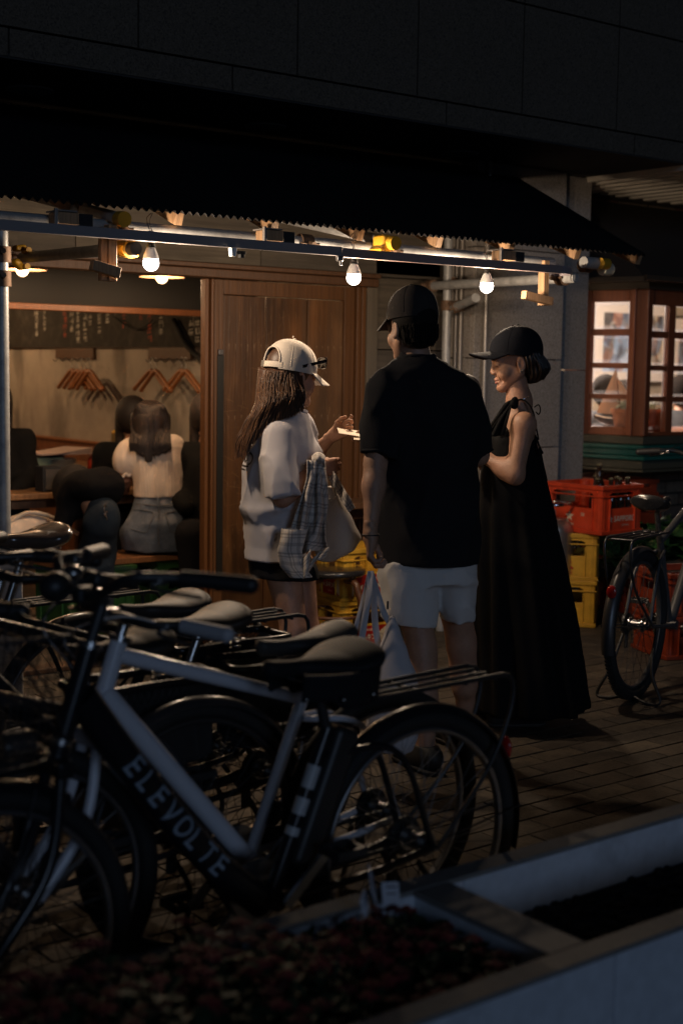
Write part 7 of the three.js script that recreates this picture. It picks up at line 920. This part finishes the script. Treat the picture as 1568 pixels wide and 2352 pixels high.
// nearest: dark electric bicycle with lettering on its thick tube
{
  const A = bicycle('nearest black electric bicycle with white lettering on its thick frame tube', gp(957, 1922, 3.5), Math.PI, { frame: BK.black, low: true, wb: 1.14, hx: .905, H1: .92, H0: .74, bbx: .445, st: [.285, .66], saddleY: .825, saddleX: .085, saddleM: MP([.016, .016, .018], .6, { specularIntensity: .25 }), saddle: { L: .29, W: .115, skirt: true, springs: true }, barY: 1.03, sweep: .10, barW: .29, rise: .05, bell: true, display: true, guard: BK.black, rack: true, reflector: true, stand: 'double', battery: true, frontBasket: true, lamp: true, tyre: .021, drive: 1, stemM: BK.dark, postM: BK.dark });
  const { hx, H1, bb } = A._f; const c = curve([[hx + .02, H1 - .1, 0], [hx - .10, H1 - .27, 0], [bb[0] + .16, bb[1] + .12, 0], [bb[0] + .02, bb[1] - .01, 0]]);
  const t = canvasTex(1024, 128, (g, W, H) => { g.clearRect(0, 0, W, H); g.strokeStyle = 'rgba(150,165,180,.95)'; g.lineWidth = 15; g.lineCap = 'butt'; g.lineJoin = 'miter'; const L = { E: [[[70, 12], [12, 12], [12, 88], [70, 88]], [[12, 50], [64, 50]]], L: [[[12, 4], [12, 88], [66, 88]]], V: [[[6, 6], [40, 90], [76, 6]]], O: [[[12, 12], [72, 12], [72, 88], [12, 88], [12, 5]]], T: [[[2, 12], [78, 12]], [[40, 12], [40, 96]]] }; 'ELEVOLTE'.split('').forEach((ch, i) => { if (ch === 'O') { g.save(); g.translate(40 + i * 118 + 52, 64); g.transform(1, 0, -.12, 1, 0, 0); g.beginPath(); g.ellipse(0, 0, 41, 40, 0, 0, 7); g.stroke(); g.restore(); return; } for (const s of L[ch]) { g.beginPath(); s.forEach(([x, y], j) => { const X = 40 + i * 118 + x * 1.1 + (100 - y) * .12, Y = 14 + y; j ? g.lineTo(X, Y) : g.moveTo(X, Y); }); g.stroke(); } }); });
  // local -z faces the street once the bicycle is turned round
  const s = sheet((u, v) => { const p = c.getPointAt(lerp(.22, .80, u)), d = c.getTangentAt(lerp(.22, .80, u)), n = V(-d.y, d.x, 0).normalize(); if (n.y < 0) n.negate(); const a = lerp(-1.0, 1.0, v); return p.addScaledVector(n, Math.sin(a) * .0368).add(V(0, 0, -Math.cos(a) * .0368)); }, 60, 10); part('lettering', s, new THREE.MeshStandardMaterial({ map: t, transparent: true, roughness: .5 }), A._f.FM);
  for (const [y, h] of [[.55, .055], [.485, .04], [.43, .02]]) { const x = lerp(bb[0], .285, (y - bb[1]) / (.66 - bb[1])); part('sticker', mv(new THREE.CylinderGeometry(.0172, .0172, h, 20, 1, true), x, y, 0, 0, 0, .39), M([.42, .44, .46], .4), A._f.FM); }
}
// white mountain bicycle
{
  const B = bicycle('white bicycle with straight frame tubes standing behind the lettered black one', gp(880, 1853, 3.73), Math.PI, { frame: paintM([.60, .62, .68], .22), hx: .79, H1: .875, H0: .715, wb: 1.02, st: [.265, .685], saddleY: .82, saddleX: .045, saddleM: MP([.05, .047, .044], .5, { specularIntensity: .5 }), saddle: { L: .28, W: .075 }, barY: .935, barW: .29, sweep: .045, gripM: M([.42, .43, .46], .5), barM: BK.dark, cableM: M([.5, .5, .5], .5), stand: 'single', k: .98, tyre: .024, stemM: BK.steel, rim: BK.rim, drive: 1, bell: true });
  part('shock_sticker', [rbox(.028, .06, .002, .0006, .37, .40, -.0235, 0, 0, .39)], BK.dark, B._f.FM);
}
bicycle('bicycle with a pale worn saddle behind the white bicycle', (() => { const p = at(440, 1450, 3.48); return [p.x + .01, 0, p.z]; })(), Math.PI, { frame: paintM([.03, .03, .035]), rim: BK.dark, spoke: BK.dark, saddleY: .835, saddleM: MP([.026, .022, .02], .55, { specularIntensity: .4 }), saddle: { L: .27, W: .1, springs: true }, barY: 1.0, sweep: .13, guard: paintM([.03, .03, .033]), dressGuard: 'far', stand: 'double', drive: 1 });
bicycle('black bicycle with a fine mesh basket over its rear wheel', gp(520, 1700, 4.3), Math.PI, { frame: BK.black, saddleY: .80, saddleM: MP([.04, .03, .025], .5, { specularIntensity: .5 }), saddle: { L: .27, W: .11, springs: true }, barY: 1.0, sweep: .13, guard: BK.black, rearBasket: true, rack: true, stand: 'double', drive: 1 });
bicycle('bicycle with a glossy brown saddle at the left edge by the scaffold pole', (() => { const p = at(190, 1260, 4.65); return [p.x, 0, p.z]; })(), Math.PI, { frame: paintM([.02, .02, .025]), saddleY: .945, H1: .95, H0: .76, st: [.27, .74], saddleM: MP([.09, .06, .045], .18, { clearcoat: .6 }), saddle: { L: .28, W: .115, springs: true }, barY: 1.08, sweep: .12, guard: BK.black, stand: 'double', rack: true, drive: 1 });
bicycle('bicycle with a brown leather saddle between the mesh basket and the pale saddle', gp(612, 1700, 4.07), Math.PI, { frame: paintM([.02, .02, .022]), rim: BK.dark, spoke: BK.dark, saddleY: .80, saddleM: MP([.04, .027, .02], .5, { specularIntensity: .4 }), saddle: { L: .27, W: .11, springs: true }, barY: .98, sweep: .13, guard: BK.black, dressGuard: true, stand: 'double', drive: 1 });
// right: silver bicycle seen from behind
bicycle('silver framed bicycle with black mudguard and rear rack at the right edge', [4.985, 0, -4.175], .33, { frame: M([.085, .085, .088], .4, { metalness: .3 }), R: .345, tyre: .026, knob: true, saddleY: .90, st: [.255, .72], H1: .95, H0: .77, hx: .84, saddleM: MP([.02, .02, .022], .22, { clearcoat: .5 }), saddle: { L: .27, W: .095 }, barY: 1.07, sweep: .03, barW: .30, rise: .03, guard: M([.05, .05, .052], .35, { metalness: .3 }), rack: true, rackM: M([.10, .10, .105], .3, { metalness: .7 }), reflector: true, stand: 'double', drive: -1, spoke: M([.06, .06, .06], .5, { metalness: .5 }), rim: M([.05, .05, .05], .4), cgM: M([.03, .03, .03], .5), lamp: true, bell: true });

// white metal cabinet edge beside the scaffold pole
{ const a = at(6, 1340, 4.95), P = thing('cabinet', 'slim white metal cabinet at the left edge next to the scaffold pole', 'cabinet', [a.x - .09, 0, a.z + .06]); const wm = M([.62, .60, .57], .45); part('body', rbox(.24, .80, .12, .015, 0, .42, 0, 0, .2), wm, P); part('lid', rbox(.25, .07, .13, .02, 0, .86, 0, 0, .2), wm, P); part('plinth', rbox(.22, .03, .11, .004, 0, .012, 0, 0, .2), BK.dark, P); const b = at(12, 1355, 4.86).sub(P.position); part('tag', [rbox(.05, .085, .008, .004, b.x, b.y, b.z, 0, .6)], M([.16, .24, .36], .4), P); }

renderer.render(scene, camera);
